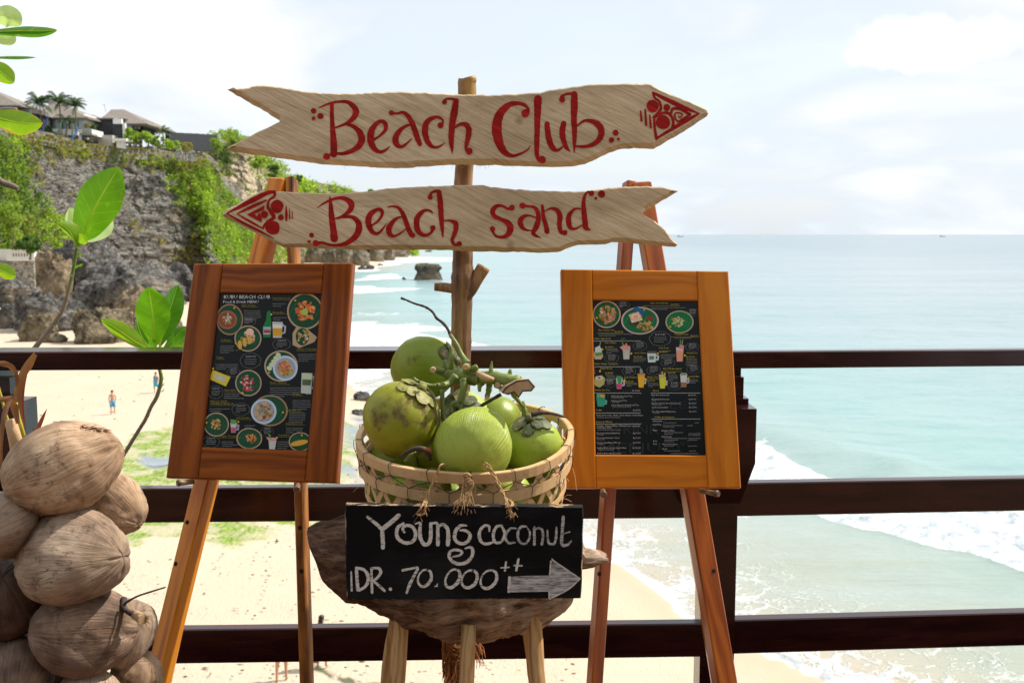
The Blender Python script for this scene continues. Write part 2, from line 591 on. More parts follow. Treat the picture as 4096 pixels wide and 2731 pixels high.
# gentle swell + breaker lumps
near = np.exp(-np.maximum(Rr - 20, 0) / 160.0)
chop = (vfbm(X / 2.3 + 9, Y / 1.1 + 5, 4) - 0.5) * 0.16 + (vfbm(X / 9.0, Y / 4.5, 3) - 0.5) * 0.35
Z = SEA + chop * np.clip(off / 10, 0, 1) * np.clip(1.2 - Rr / 500, 0, 1)
Z += lift * (0.55 + 2.0 * (vfbm(X / 0.8, Y / 0.8, 4) - 0.35)) * np.where(Rr < 120, 1, 0)
Z += 0.55 * np.exp(-((off - 22 - wob(X, Y, 14, 5)) / 2.6) ** 2) * np.clip((140 - Rr) / 60, 0, 1) * np.clip((X - 6) / 12, 0, 1)
Z = np.where(off < 1.0, SEA - 0.02 + 0 * Z, Z)
keep_q = off[Q].min(axis=1) < 1e9
lace = np.clip(1 - off / 9.0, 0, 1) * (Rr < 140)

m_sea, t = newmat('sea_water')
o = t.obj()
d_off = t.attr('off'); fo = t.attr('foam'); lc = t.attr('lace')
big = t.noise(t.map(o, (0.03, 0.09, 0.03)), 1.0, 4, 0.55)
dep = t.math('ADD', d_off, t.math('MULTIPLY', t.math('SUBTRACT', big, 0.5), 14.0))
col = t.ramp(t.math('DIVIDE', dep, 420.0, clamp=True),
             [(0.0, (0.44, 0.36, 0.26)), (0.012, (0.31, 0.33, 0.265)), (0.035, (0.235, 0.315, 0.28)), (0.075, (0.175, 0.335, 0.315)),
              (0.16, (0.20, 0.305, 0.315)), (0.45, (0.21, 0.265, 0.29)), (1.0, (0.13, 0.19, 0.23))])
md = t.noise(t.map(o, (0.22, 0.75, 0.2)), 1.0, 5, 0.65)
mdm = t.math('MULTIPLY', t.mask(md, 0.52, 0.66), t.mask(d_off, 6.0, 26.0))
col = t.mix(t.math('MULTIPLY', mdm, 0.55), col, (0.10, 0.26, 0.26))
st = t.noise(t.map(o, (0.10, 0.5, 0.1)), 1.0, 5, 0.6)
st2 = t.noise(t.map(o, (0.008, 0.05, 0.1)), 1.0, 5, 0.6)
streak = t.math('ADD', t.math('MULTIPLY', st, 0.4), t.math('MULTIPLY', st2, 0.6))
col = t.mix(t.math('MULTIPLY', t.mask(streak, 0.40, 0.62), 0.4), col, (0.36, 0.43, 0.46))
# foam lace: distorted cells
wv = t.n('ShaderNodeTexNoise', {'Vector': o, 'Scale': 0.8, 'Detail': 3.0}).outputs['Color']
ov = t.n('ShaderNodeVectorMath', {0: o, 1: t.n('ShaderNodeVectorMath', {0: wv, 3: 2.2}, operation='SCALE').outputs[0]}, operation='ADD').outputs[0]
cell = t.n('ShaderNodeTexVoronoi', {'Vector': ov, 'Scale': 0.55}, feature='DISTANCE_TO_EDGE').outputs['Distance']
cell2 = t.n('ShaderNodeTexVoronoi', {'Vector': ov, 'Scale': 1.7}, feature='DISTANCE_TO_EDGE').outputs['Distance']
thin = t.noise(o, 0.35, 4, 0.6)
wd = t.math('MULTIPLY', lc, t.math('MULTIPLY', t.mask(thin, 0.38, 0.62), 0.20))
lace1 = t.math('MULTIPLY', t.mask(t.math('SUBTRACT', cell, wd), 0.02, -0.05), lc)
lace2 = t.math('MULTIPLY', t.mask(t.math('SUBTRACT', cell2, t.math('MULTIPLY', wd, 0.9)), 0.0, -0.06), lc)
fn = t.noise(o, 0.7, 6, 0.7)
body = t.mask(t.math('ADD', fo, t.math('MULTIPLY', t.math('SUBTRACT', fn, 0.5), 0.9)), 0.45, 0.62)
edgef = t.math('MULTIPLY', t.mask(t.math('ADD', d_off, t.math('MULTIPLY', t.math('SUBTRACT', t.noise(o, 0.9, 4, 0.6), 0.5), 1.2)), 0.55, 0.15), 0.8)
allf = t.math('MAXIMUM', t.math('MAXIMUM', body, t.math('MULTIPLY', t.math('MAXIMUM', lace1, lace2), 0.8)), edgef)
foamc = t.mix(t.mask(t.noise(o, 1.1, 6, 0.75), 0.36, 0.56), (0.30, 0.35, 0.39), (0.64, 0.66, 0.68))  # grey shading of the churned foam put into its colour by noise
col = t.mix(allf, col, foamc)
rip = t.noise(t.map(o, (1.2, 2.6, 1)), 1.0, 5, 0.6)
rip2 = t.noise(t.map(o, (0.12, 0.5, 1)), 1.0, 4, 0.6)
h = t.math('ADD', t.math('MULTIPLY', rip, 0.25), t.math('MULTIPLY', rip2, 1.2))
h = t.math('ADD', h, t.math('MULTIPLY', t.math('MULTIPLY', t.noise(o, 1.3, 5, 0.7), allf), 1.0))
nor = t.bump(h, 0.42, 0.5)
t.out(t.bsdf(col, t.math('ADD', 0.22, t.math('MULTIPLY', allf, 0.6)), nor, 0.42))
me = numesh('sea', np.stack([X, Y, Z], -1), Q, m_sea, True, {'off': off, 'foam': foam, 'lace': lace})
link('sea', me)['kind'] = 'structure'

# ---- beach and shore ground (one sheet that also runs under the sea and up below the deck)
X, Y, Q = polar_grid(-110, 100, 520, 2.6, 900, 420)
d = sdist(X, Y, [tuple(p) for p in land])
Zb = SEA + np.clip(0.045 * d, -0.9, 0.75) + np.where(d > 0, 1, 0) * (vfbm(X / 5, Y / 5, 3) - 0.5) * 0.12
Zb += np.where(d > 2, 1, 0) * (vfbm(X / 0.8, Y / 0.8, 3) - 0.5) * 0.05
Zb = np.where(d <= 0, SEA - 0.15 + np.clip(0.06 * d, -2.5, 0), Zb)
pts_px = lambda L, z=SAND: [W2(p[0], p[1], z) for p in L]
algae_p = pts_px([(480, 1760), (700, 1700), (900, 1640), (1150, 1600), (1450, 1680), (1480, 2120), (1370, 2130), (1250, 2110), (1140, 2110), (1080, 2150), (950, 2180), (800, 2170), (640, 2190), (520, 2240), (400, 2200), (380, 1950), (400, 1800)])
da = sdist(X, Y, algae_p) + wob(X, Y, 3.0, 1.7)
pools = [([(545, 1850), (580, 1835), (640, 1842), (700, 1832), (760, 1838), (760, 1880), (690, 1878), (620, 1888), (570, 1872)], 0.25),
         ([(1330, 1830), (1450, 1800), (1480, 1950), (1380, 1990)], 2.2), ([(1340, 1640), (1500, 1610), (1520, 1760), (1380, 1790)], 2.6)]
pool = np.zeros(X.shape)
for pp, sf in pools:
    pool = np.maximum(pool, np.clip(sdist(X, Y, pts_px(pp)) / sf + (0.5 if sf < 1 else 0.15) + wob(X, Y, 0.8, 0.35 if sf < 1 else 0.9), 0, 1))
wet = np.clip(1 - (d - wob(X, Y, 4, 1.2)) / 3.5, 0, 1)
Zb += np.clip(da, 0, 1.2) * 0.16 * (vfbm(X / 0.7, Y / 0.7, 4) - 0.2) - pool * 0.12
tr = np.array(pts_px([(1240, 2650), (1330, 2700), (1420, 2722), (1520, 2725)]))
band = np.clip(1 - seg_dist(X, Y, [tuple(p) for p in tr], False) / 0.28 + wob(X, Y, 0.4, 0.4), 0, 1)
# low grassy embankment that carries the deck
bank = -0.62 - (Y - 3.4) * 1.3
bank = np.where(Y < 3.4, -0.62, bank)
lump = np.clip((-1.72 - X) / 0.3, 0, 1) * np.clip((5.4 - Y) / 0.8, 0, 1) * np.clip((Y - 3.5) / 0.1, 0, 1)
bank += lump * (0.55 + np.clip(Y - 3.6, 0, 1.6) * 1.05)
bank += (vfbm(X * 1.5, Y * 1.5, 3) - 0.5) * 0.15
isb = bank > Zb
Zb = np.maximum(Zb, bank)
m_sand, t = newmat('beach_sand')
o = t.obj()
al = t.attr('algae'); wt = t.attr('wet'); pl = t.attr('pool'); bk = t.attr('bank'); bd = t.attr('band')
n1 = t.noise(o, 0.25, 5, 0.6); n2 = t.noise(o, 3.0, 5, 0.65); n3 = t.noise(o, 14, 4, 0.6)
sand = t.mix(n1, (0.46, 0.365, 0.265), (0.58, 0.475, 0.355))
sand = t.mix(t.math('MULTIPLY', t.mask(n2, 0.60, 0.74), 0.35), sand, (0.30, 0.22, 0.14))
foot = t.vor(t.n('ShaderNodeVectorMath', {0: o, 1: t.n('ShaderNodeVectorMath', {0: t.n('ShaderNodeTexNoise', {'Vector': o, 'Scale': 1.5}).outputs['Color'], 3: 0.8}, operation='SCALE').outputs[0]}, operation='ADD').outputs[0], 1.5)
sand = t.mix(t.math('MULTIPLY', t.mask(foot, 0.13, 0.05), t.mask(t.noise(o, 0.3, 3, 0.5), 0.45, 0.6)), sand, (0.38, 0.29, 0.20))
wets = t.mix(n1, (0.42, 0.31, 0.20), (0.50, 0.40, 0.28))
col = t.mix(wt, sand, wets)
am = t.mask(t.math('ADD', al, t.math('MULTIPLY', t.math('SUBTRACT', t.noise(o, 1.1, 6, 0.7), 0.5), 3.0)), -0.05, 0.5)
blade = t.noise(t.map(o, (9, 2.4, 3)), 1.0, 4, 0.7)
ac = t.ramp(blade, [(0.3, (0.05, 0.09, 0.008)), (0.50, (0.17, 0.26, 0.025)), (0.68, (0.38, 0.42, 0.12))])
ac = t.mix(t.math('MULTIPLY', t.mask(t.noise(o, 0.7, 5, 0.65), 0.42, 0.56), 0.85), ac, t.mix(blade, (0.30, 0.27, 0.15), (0.56, 0.50, 0.36)))
col = t.mix(am, col, ac)
col = t.mix(pl, col, (0.20, 0.24, 0.27))
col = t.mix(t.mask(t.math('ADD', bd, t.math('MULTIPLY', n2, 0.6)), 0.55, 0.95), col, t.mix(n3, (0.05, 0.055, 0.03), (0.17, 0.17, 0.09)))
col = t.mix(bk, col, t.mix(n3, (0.03, 0.05, 0.01), (0.10, 0.10, 0.04)))
h = t.math('ADD', t.math('MULTIPLY', n2, 0.6), t.math('ADD', t.math('MULTIPLY', n3, 0.25), t.math('MULTIPLY', t.mask(foot, 0.0, 0.16), 0.35)))
hb = t.math('ADD', h, t.math('MULTIPLY', t.math('MULTIPLY', blade, al), 1.0))
flatten = t.math('SUBTRACT', 1.0, t.math('MAXIMUM', pl, wt))
nor = t.n('ShaderNodeBump', {'Height': hb, 'Strength': t.math('MULTIPLY', flatten, 0.55), 'Distance': 0.10}).outputs[0]
rgh = t.math('SUBTRACT', 0.9, t.math('ADD', t.math('MULTIPLY', pl, 0.85), t.math('MULTIPLY', wt, 0.45)), clamp=True)
t.out(t.bsdf(col, rgh, nor, 0.4))
me = numesh('beach', np.stack([X, Y, Zb], -1), Q, m_sand, True,
            {'algae': np.clip(da / 1.3, -1, 1), 'wet': wet, 'pool': pool, 'bank': isb.astype(float), 'band': band * (d > 0)})
link('beach', me)['kind'] = 'structure'

# ---- deck floor that everything stands on
mb = MB()
for i in range(30):
    mb.box((-4.3 + i * 0.295, -0.32, -0.0125), (0.285, 6.56, 0.025))
dk = mb.obj('deck', M_DECK)
dk['kind'] = 'structure'
mb = MB()
for y in (-3.2, -1.6, 0.1, 1.6, 2.86):
    mb.box((0, y, -0.1205), (8.8, 0.12, 0.19))
for x in (-4.2, 0, 4.2):
    for y in (-3.2, 0.1, 2.86):
        mb.box((x, y, -0.45), (0.14, 0.14, 0.46))
mb.box((0, 3.19, -0.20), (8.8, 0.52, 0.06))
mb.obj('deck_joists', M_RAIL)['kind'] = 'structure'

# ================================================================ CLIFFS
def rockmat(name, lo, mid, hi, sc=0.12, strata=1.0, tan=(0.42, 0.32, 0.20), tanamt=0.4, bump_=1.0, bd=0.8, fine=1.0, pits=0.7):
    m, t = newmat(name)
    o = t.obj()
    a = t.noise(t.map(o, (sc, sc, sc * (1 + 3.2 * strata))), 1.0, 8, 0.68, 0.4)
    b = t.noise(t.map(o, (sc * 5, sc * 5, sc * 5 * (1 + 1.5 * strata))), 1.0, 6, 0.7)
    cr = t.vor(t.n('ShaderNodeVectorMath', {0: t.map(o, (sc * 4, sc * 4, sc * 7)), 1: t.n('ShaderNodeTexNoise', {'Vector': o, 'Scale': sc * 9}).outputs['Color']}, operation='ADD').outputs[0], 1.0)
    f = t.math('ADD', t.math('MULTIPLY', a, 0.45), t.math('MULTIPLY', b, 0.6))
    f = t.math('ADD', t.math('MULTIPLY', t.math('SUBTRACT', f, 0.52), fine * 1.15), 0.52)
    col = t.ramp(f, [(0.36, lo), (0.52, mid), (0.68, hi)])
    tn = t.mask(t.noise(t.map(o, (sc * 0.5, sc * 0.5, sc * 0.8)), 1.0, 5, 0.6), 0.62 - 0.2 * tanamt, 0.78 - 0.2 * tanamt)
    col = t.mix(t.math('MULTIPLY', tn, 0.75), col, t.mix(b, tuple(c * 0.55 for c in tan), tan))
    pit = t.mask(t.noise(o, sc * 22, 4, 0.7), 0.42, 0.34)
    col = t.mix(t.math('MULTIPLY', pit, pits), col, tuple(c * 0.35 for c in lo))
    h = t.math('ADD', t.math('MULTIPLY', a, 1.2), t.math('ADD', t.math('MULTIPLY', b, 0.8), t.math('MULTIPLY', cr, 0.5)))
    h = t.math('SUBTRACT', h, t.math('MULTIPLY', pit, 0.25))
    t.out(t.bsdf(col, 0.92, t.bump(h, bump_, bd), 0.2))
    return m


M_CLIFF = rockmat('grey_limestone_cliff', (0.050, 0.047, 0.043), (0.19, 0.175, 0.155), (0.46, 0.43, 0.37), 0.18, 1.5, tanamt=0.35, bd=1.4, fine=1.5, pits=0.4)
M_CLIFF_D = rockmat('dark_cliff', (0.035, 0.03, 0.025), (0.11, 0.095, 0.075), (0.24, 0.20, 0.15), 0.12, 0.6, bd=1.1)
M_CLIFF_C = rockmat('cream_cliff', (0.25, 0.19, 0.12), (0.46, 0.37, 0.25), (0.60, 0.51, 0.38), 0.10, -0.2, bd=1.1)
M_BOULD = rockmat('weathered_boulder', (0.024, 0.022, 0.021), (0.095, 0.088, 0.080), (0.27, 0.25, 0.22), 0.26, 0.15, tanamt=0.3, bd=0.55, fine=1.15, pits=0.3)
M_BOULD_T = rockmat('tan_boulder', (0.04, 0.028, 0.02), (0.19, 0.135, 0.085), (0.42, 0.33, 0.22), 0.26, 0.1, tanamt=0.9, bd=0.5, fine=1.1, pits=0.3)
M_BOULD_O = rockmat('ochre_boulder', (0.028, 0.023, 0.015), (0.15, 0.12, 0.075), (0.40, 0.34, 0.22), 0.45, 0.1, tanamt=0.6, bd=0.4, fine=1.2, pits=0.35)
M_SHELF = rockmat('shore_shelf_rock', (0.05, 0.045, 0.035), (0.18, 0.155, 0.11), (0.40, 0.34, 0.24), 0.12, 0.3, tanamt=0.5, bd=0.8)
M_SCRUB = leafmat('scrub_leaf', (0.08, 0.14, 0.016), (0.26, 0.36, 0.05), 0.45, 0.6, scale=0.12)
M_SCRUBY = leafmat('dry_grass_leaf', (0.14, 0.13, 0.03), (0.34, 0.31, 0.10), 0.3, 0.7, scale=0.15)
M_SCRUBD = leafmat('dark_bush_leaf', (0.03, 0.07, 0.012), (0.10, 0.19, 0.03), 0.35, 0.6, scale=0.2)
M_SCRUBL = leafmat('bright_bush_leaf', (0.14, 0.23, 0.022), (0.34, 0.47, 0.06), 0.5, 0.6, scale=0.2)


def leaf_cloud(name, C, R, n, size, mat, seed=0, flat=0.8, parent=None, kind=None, hang=0.0):
    """C (k,3) centres, R (k,) radii, n leaves per clump -> mesh of small bent quads"""
    rs = np.random.RandomState(seed)
    C = np.asarray(C, float); R = np.asarray(R, float)
    k = len(C)
    u = rs.normal(size=(k, n, 3)); u /= np.linalg.norm(u, axis=2, keepdims=True)
    r = rs.rand(k, n, 1) ** 0.45
    p = C[:, None, :] + u * r * R[:, None, None] * np.array([1, 1, flat])
    p[..., 2] -= hang * R[:, None] * rs.rand(k, n)
    p = p.reshape(-1, 3)
    N = len(p)
    a = rs.normal(size=(N, 3)); a /= np.linalg.norm(a, axis=1, keepdims=True)
    b = rs.normal(size=(N, 3)); b -= a * (a * b).sum(1, keepdims=True); b /= np.linalg.norm(b, axis=1, keepdims=True)
    s = size * (0.6 + 0.8 * rs.rand(N, 1))
    V = np.stack([p - a * s, p + b * s * 0.45, p + a * s, p - b * s * 0.45], 1).reshape(-1, 3)
    Fq = np.arange(4 * N).reshape(-1, 4)
    c = V.mean(0)
    me = numesh(name, V - c, Fq, mat)
    o = link(name, me, parent, Matrix.Translation(Vector(c)))
    if kind: o['kind'] = kind
    return o


def cliff(name, cols, mat, nu=220, nv=60, amp=2.2, plateau=120, rise=3.0, seed=0, belly=0.0, zbase=-12.6):
    """cols: px, Dbase, Dtop, ytop. Returns sampler(u,v)->point"""
    cp = catmull([(c[0], c[1], c[2], c[3]) for c in cols], 8)
    cp = np.array(cp)
    s = np.linspace(0, len(cp) - 1, nu)
    px = np.interp(s, range(len(cp)), cp[:, 0]); db = np.interp(s, range(len(cp)), cp[:, 1])
    dt = np.interp(s, range(len(cp)), cp[:, 2]); yt = np.interp(s, range(len(cp)), cp[:, 3])
    V = np.zeros((nv + 6, nu, 3))
    for i in range(nu):
        top = P(px[i], yt[i], dt[i])
        bx = P(px[i], 1100, db[i]).x
        bot = Vector((bx, db[i], zbase))
        hgt = max(top.z - zbase, 0.3)
        for j in range(nv):
            v = j / (nv - 1)
            p = bot.lerp(top, v)
            p.y = bot.y + (top.y - bot.y) * v ** 1.6
            q = p * 0.05
            n1 = fbm(q.x, q.y, q.z * 2.2 + seed, 5, 0.6)
            n2 = fbm(q.x * 5, q.y * 5, p.z * 0.55 + seed, 3, 0.5)
            st_ = noise.noise(Vector((q.x * 0.8, q.y * 0.8, p.z * 0.8 + seed)))
            a = min(1.0, (1 - v) * 6 + 0.15) * min(1, hgt / 12)
            led = noise.noise(Vector((q.x * 0.5 + 3, q.y * 0.5, p.z * 0.42 + 0.8 * n1 + seed)))
            led = (1 if led > 0.08 else -1 if led < -0.12 else led * 6) * 0.5
            p.y += (n1 * amp * 1.3 + n2 * amp * 0.55 + st_ * amp * 0.35 + led * 0.9) * a + belly * sin(pi * v)
            p.x += (n1 * amp * 0.4) * a
            V[j, i] = p
        p = Vector(V[nv - 1, i])
        dirh = Vector((p.x, p.y, 0)).normalized()
        for j in range(6):
            k = (j + 1) / 6
            V[nv + j, i] = p + dirh * plateau * k ** 1.5 + Vector((0, 0, rise * min(1, k * 2.5) + 0.5 * fbm(p.x * .05, k * 3, seed, 2)))
    idx = np.arange((nv + 6) * nu).reshape(nv + 6, nu)
    Q = np.stack([idx[:-1, :-1], idx[:-1, 1:], idx[1:, 1:], idx[1:, :-1]], -1).reshape(-1, 4)
    c = V.reshape(-1, 3).mean(0)
    o = link(name, numesh(name, V.reshape(-1, 3) - c, Q, mat, True), None, Matrix.Translation(Vector(c)))
    o['kind'] = 'structure'
    return V, px


rng = random.Random(3)


def scrub_on(V, px, nv, rules, name, mat, n, size, seed, rad=(0.9, 2.0), per=26, hang=0.0):
    """rules(px, v) -> density 0..1"""
    rs = np.random.RandomState(seed)
    C, R = [], []
    nu = V.shape[1]
    tries = 0
    while len(C) < n and tries < n * 40:
        tries += 1
        i = rs.randint(0, nu); v = rs.rand()
        if rs.rand() > rules(px[i], v, V[int(v * (nv - 1)), i]): continue
        p = V[min(nv - 1, int(v * nv)), i]
        C.append(p + rs.normal(size=3) * 0.5 - np.array([0, 0.6, 0])); R.append(rs.uniform(*rad))
    if C: return leaf_cloud(name, C, R, per, size, mat, seed, kind='stuff', hang=hang)


NV = 100
# far headland first, then the middle one with its cream face, then the near cliff
Vf, pf = cliff('far_headland_cliff', [(1090, 520, 560, 690), (1150, 540, 575, 700), (1194, 560, 590, 705), (1240, 570, 600, 727), (1341, 590, 620, 740), (1415, 600, 630, 764),
                                (1488, 610, 640, 800), (1540, 620, 650, 870), (1600, 628, 655, 940), (1640, 632, 655, 985), (1652, 640, 660, 1003)], M_SHELF, 150, NV, 4, 200, 2, 9)
Vm, pm = cliff('middle_headland_cliff', [(700, 400, 430, 585), (820, 400, 425, 575), (900, 402, 425, 562), (948, 404, 428, 560), (1000, 410, 432, 602), (1037, 418, 440, 648), (1085, 428, 450, 672),
                                  (1120, 440, 460, 716), (1150, 460, 475, 760), (1190, 480, 490, 860), (1240, 500, 505, 960), (1290, 515, 518, 1010)], M_CLIFF_C, 170, NV, 3.2, 160, 2, 4)
Vn, pn = cliff('near_cliff', [(-900, 185, 190, 470), (-300, 218, 222, 520), (0, 243, 248, 545), (100, 255, 262, 552), (310, 279, 286, 592), (590, 308, 315, 628), (780, 326, 334, 642),
                        (848, 318, 345, 668), (893, 330, 352, 745), (944, 346, 362, 800), (985, 365, 375, 890), (1018, 385, 390, 985), (1040, 410, 412, 1040)], M_CLIFF, 420, NV, 3.0, 60, 4.5, 1)


def g01(x, a, b): return max(0.0, min(1.0, (x - a) / (b - a)))


def patch(p, s=0.05, th=0.0): return g01(fbm(p[0] * s, p[1] * s, p[2] * s, 3), th - 0.08, th + 0.08)


def r_near_green(px, v, p):
    left = g01(px, 170, 60) * g01(px, -900, -700)
    leftup = left * (1 if v > 0.15 else 0.4)
    right = g01(px, 600 + (1 - v) * 260, 720 + (1 - v) * 260) * (0.5 + 0.5 * patch(p, 0.06, -0.1))
    lowleft = g01(px, 330, 200) * g01(v, 0.62, 0.42) * 0.9
    rim = (1 if v > 0.955 else 0) * 0.8
    return min(1, leftup + right * (1 if v > 0.22 + g01(px, 900, 1000) * 0.2 else 0.1) + lowleft + rim)


def r_near_dry(px, v, p):
    if v < 0.5 : return 0.25 * patch(p, 0.07, 0.25)
    return g01(px, 40, 150) * g01(px, 900, 800) * (0.9 * g01(v, 0.9, 0.97) + 0.55 * g01(v, 0.62, 0.85) * patch(p, 0.08, 0.12))


def r_left_dark(px, v, p): return g01(px, 190, 90) * patch(p, 0.09, 0.0)


scrub_on(Vn, pn, NV, r_near_green, 'cliff_scrub', M_SCRUB, 3000, 0.42, 11, (0.9, 2.3), 30, 0.8)
scrub_on(Vn, pn, NV, lambda a, v, p: r_near_green(a, v, p) * patch(p, 0.05, 0.08), 'cliff_bright_scrub', M_SCRUBL, 1500, 0.42, 17, (0.9, 2.2), 30, 0.6)
scrub_on(Vn, pn, NV, r_near_dry, 'cliff_dry_grass', M_SCRUBY, 800, 0.40, 12, (0.6, 1.7), 26, 0.3)
scrub_on(Vn, pn, NV, r_left_dark, 'cliff_dark_scrub', M_SCRUBD, 420, 0.42, 13, (1.0, 2.4), 30, 0.5)
scrub_on(Vm, pm, NV, lambda a, v, p: 1 if v > 0.93 else (g01(v, 0.35, 0.15) * 0.4 + g01(a, 925, 890) * 0.8 + g01(a, 1040, 1075) * 0.8 + 0.05), 'headland_scrub', M_SCRUB, 900, 0.62, 21, (1.4, 3.6), 24, 0.5)
scrub_on(Vf, pf, NV, lambda a, v, p: g01(v, 0.35, 0.55), 'far_headland_scrub', M_SCRUBL, 700, 0.9, 22, (2.2, 5.0), 22, 0.3)
# brush along the plateau edge of the near and middle cliffs
C, R = [], []
for i in range(170):
    px_ = rng.uniform(-700, 860)
    k = int(np.argmin(abs(pn - px_)))
    q = Vector(Vn[NV + rng.choice([0, 0, 1]), k]); C.append(q + Vector((rng.gauss(0, 1), rng.gauss(0, 2), 0.2))); R.append(rng.uniform(0.4, 0.8))
leaf_cloud('terrace_grass', C, R, 34, 0.32, M_SCRUBY, 31, kind='stuff')
C, R = [], []
for i in range(130):
    px_ = rng.uniform(880, 1180)
    k = int(np.argmin(abs(pm - px_)))
    q = Vector(Vm[NV + rng.choice([-1, 0, 1]), k]); C.append(q + Vector((rng.gauss(0, 3), rng.gauss(0, 3), rng.uniform(0, 2.5)))); R.append(rng.uniform(2.2, 4.2))
leaf_cloud('headland_canopy', C, R, 60, 0.6, M_SCRUB, 32, kind='stuff')


# ---- boulders
def boulder(name, x0, x1, ytop, ybase, label, mat, seed, dz=0.9, D=None, sub=(30, 20), zb=SAND, flat=0.0, peak=0.0, group=None):
    cx = (x0 + x1) / 2
    g = G(cx, ybase, zb)
    D = D or g.y
    a = P(x0, ybase, D); b = P(x1, ybase, D)
    top = P(cx, ytop, D)
    rx = (b.x - a.x) / 2
    hz = top.z - zb
    ry = rx * dz
    c = Vector(((a.x + b.x) / 2, D + ry * 0.6, zb + 0.25 * hz))
    rs = random.Random(seed + (40 if mat is M_BOULD_T else 0))
    pl = [(Vector((rs.gauss(0, 1), rs.gauss(0, 1), rs.gauss(0, 0.35))).normalized(), rs.uniform(0.78, 0.98)) for _ in range(12)]
    pl += [(Vector((rs.gauss(0, 0.35), rs.gauss(0, 0.35), 1)).normalized(), rs.uniform(0.62, 0.8)) for _ in range(4)]
    nu, nvv = sub
    off = seed * 7.3

    def fn(u):
        r = 1.12 / (abs(u.x) ** 3 + abs(u.y) ** 3 + abs(u.z) ** 3) ** 0.333
        r = min(r, 1.3)
        for (nn, dd_) in pl:
            k = u.dot(nn)
            if k > 0.05: r = min(r, dd_ / k * 1.0)
        r *= 1 + 0.22 * fbm(u.x * 1.8 + off, u.y * 1.8, u.z * 1.8, 5, 0.75) + 0.05 * fbm(u.x * 6 + off, u.y * 6, u.z * 6, 4, 0.7)
        r *= 1 - 0.10 * exp(-(noise.noise(Vector((u.x * 2.3 + off, u.y * 2.3, u.z * 2.3))) / 0.07) ** 2)
        return r
    mb = MB().ell(c, (rx * 1.05, ry, hz * 0.95), None, nu, nvv, 0, fn)
    # normalise apparent extents
    A = np.array(mb.v)
    A[:, 0] = a.x + (A[:, 0] - A[:, 0].min()) / (np.ptp(A[:, 0])) * (b.x - a.x)
    zmx = A[:, 2].max()
    A[:, 2] = np.where(A[:, 2] > zb, zb + (A[:, 2] - zb) / (zmx - zb) * hz, zb + (A[:, 2] - zb) * 0.4)
    if peak: A[:, 2] = np.where(A[:, 2] > zb, zb + (A[:, 2] - zb) * (1 + peak * (A[:, 0] - (a.x + b.x) / 2) / rx * 0.5), A[:, 2])
    A[:, 1] += D - A[:, 1].min() + 0.05
    mb.v = [tuple(q) for q in A]
    o = mb.obj(name, mat)
    return tag(o, label, 'rock', group)


BO = [  # x0, x1, ytop, ybase, D, mat, peak, label
    (120, 450, 932, 1204, None, M_BOULD, -0.5, 'huge dark grey rock outcrop with a rounded top under the cliff'),
    (255, 690, 1035, 1232, None, M_BOULD, -0.9, 'long grey rock shoulder sloping down to the right of the outcrop'),
    (108, 275, 985, 1212, None, M_BOULD_T, 0.2, 'tan faced rock block at the left end of the grey outcrop'),
    (-120, 128, 1108, 1235, None, M_BOULD, 0, 'dark boulder at the left picture edge below the white parapet'),
    (205, 580, 1105, 1275, None, M_BOULD, -0.1, 'broad brownish grey rock in front of the huge outcrop'),
    (400, 600, 1140, 1308, None, M_BOULD_T, 0.1, 'rounded brown rock right behind the small tan boulder by the leaves'),
    (-20, 246, 1170, 1338, None, M_BOULD, 0.0, 'large grey boulder on the sand at far left'),
    (38, 202, 1256, 1372, None, M_BOULD_O, 0.0, 'squat ochre topped boulder on sand, foremost on the left'),
    (240, 470, 1226, 1384, None, M_BOULD_O, -0.2, 'knobbly ochre boulder right of the sapling stem'),
    (472, 572, 1250, 1342, None, M_BOULD_O, 0, 'small tan boulder just left of the young almond leaves'),
    (500, 640, 1330, 1372, None, M_BOULD_O, 0, 'low flat stone on sand behind the young almond leaves'),
    (560, 662, 1062, 1140, 205, M_BOULD, 0.1, 'mid sized slab rock beside the huge outcrop, right side'),
    (645, 775, 1046, 1165, 195, M_BOULD, 0.1, 'pinkish grey boulder touching the left menu board edge'),
    (604, 695, 1122, 1222, None, M_BOULD_O, 0, 'pale rounded boulder below the slab rocks'),
    (705, 800, 1103, 1205, None, M_BOULD, 0, 'grey stone partly hidden behind the left menu board'),
    (-60, 60, 1210, 1320, None, M_BOULD, 0, 'dark grey stone at the picture edge behind the large sand boulder'),
    (185, 330, 1180, 1300, None, M_BOULD, 0, 'dark jagged rock in the middle of the pile behind the ochre ones'),
    (420, 520, 1230, 1350, None, M_BOULD_T, 0, 'brown wedge rock squeezed between the knobbly and the small tan boulder'),
    (590, 720, 1250, 1365, None, M_BOULD_O, 0, 'stone pile end rock behind the glossy almond leaves'),
    (150, 250, 1330, 1376, None, M_BOULD_O, 0, 'small low stone on sand between the two ochre boulders'),
    (120, 215, 1200, 1290, None, M_BOULD, 0, 'dark stone wedged between the left boulders'),
    (560, 700, 1190, 1322, None, M_BOULD, 0, 'shaded boulder behind the upright almond leaves'),
]
for i, (x0, x1, yt, yb, D, mt, pk, lb) in enumerate(BO):
    boulder('boulder', x0, x1, yt, yb, lb, mt, i + 2, D=D, peak=pk, sub=(56, 40) if x1 - x0 > 150 else (34, 24), zb=SAND if not D else -10.5)
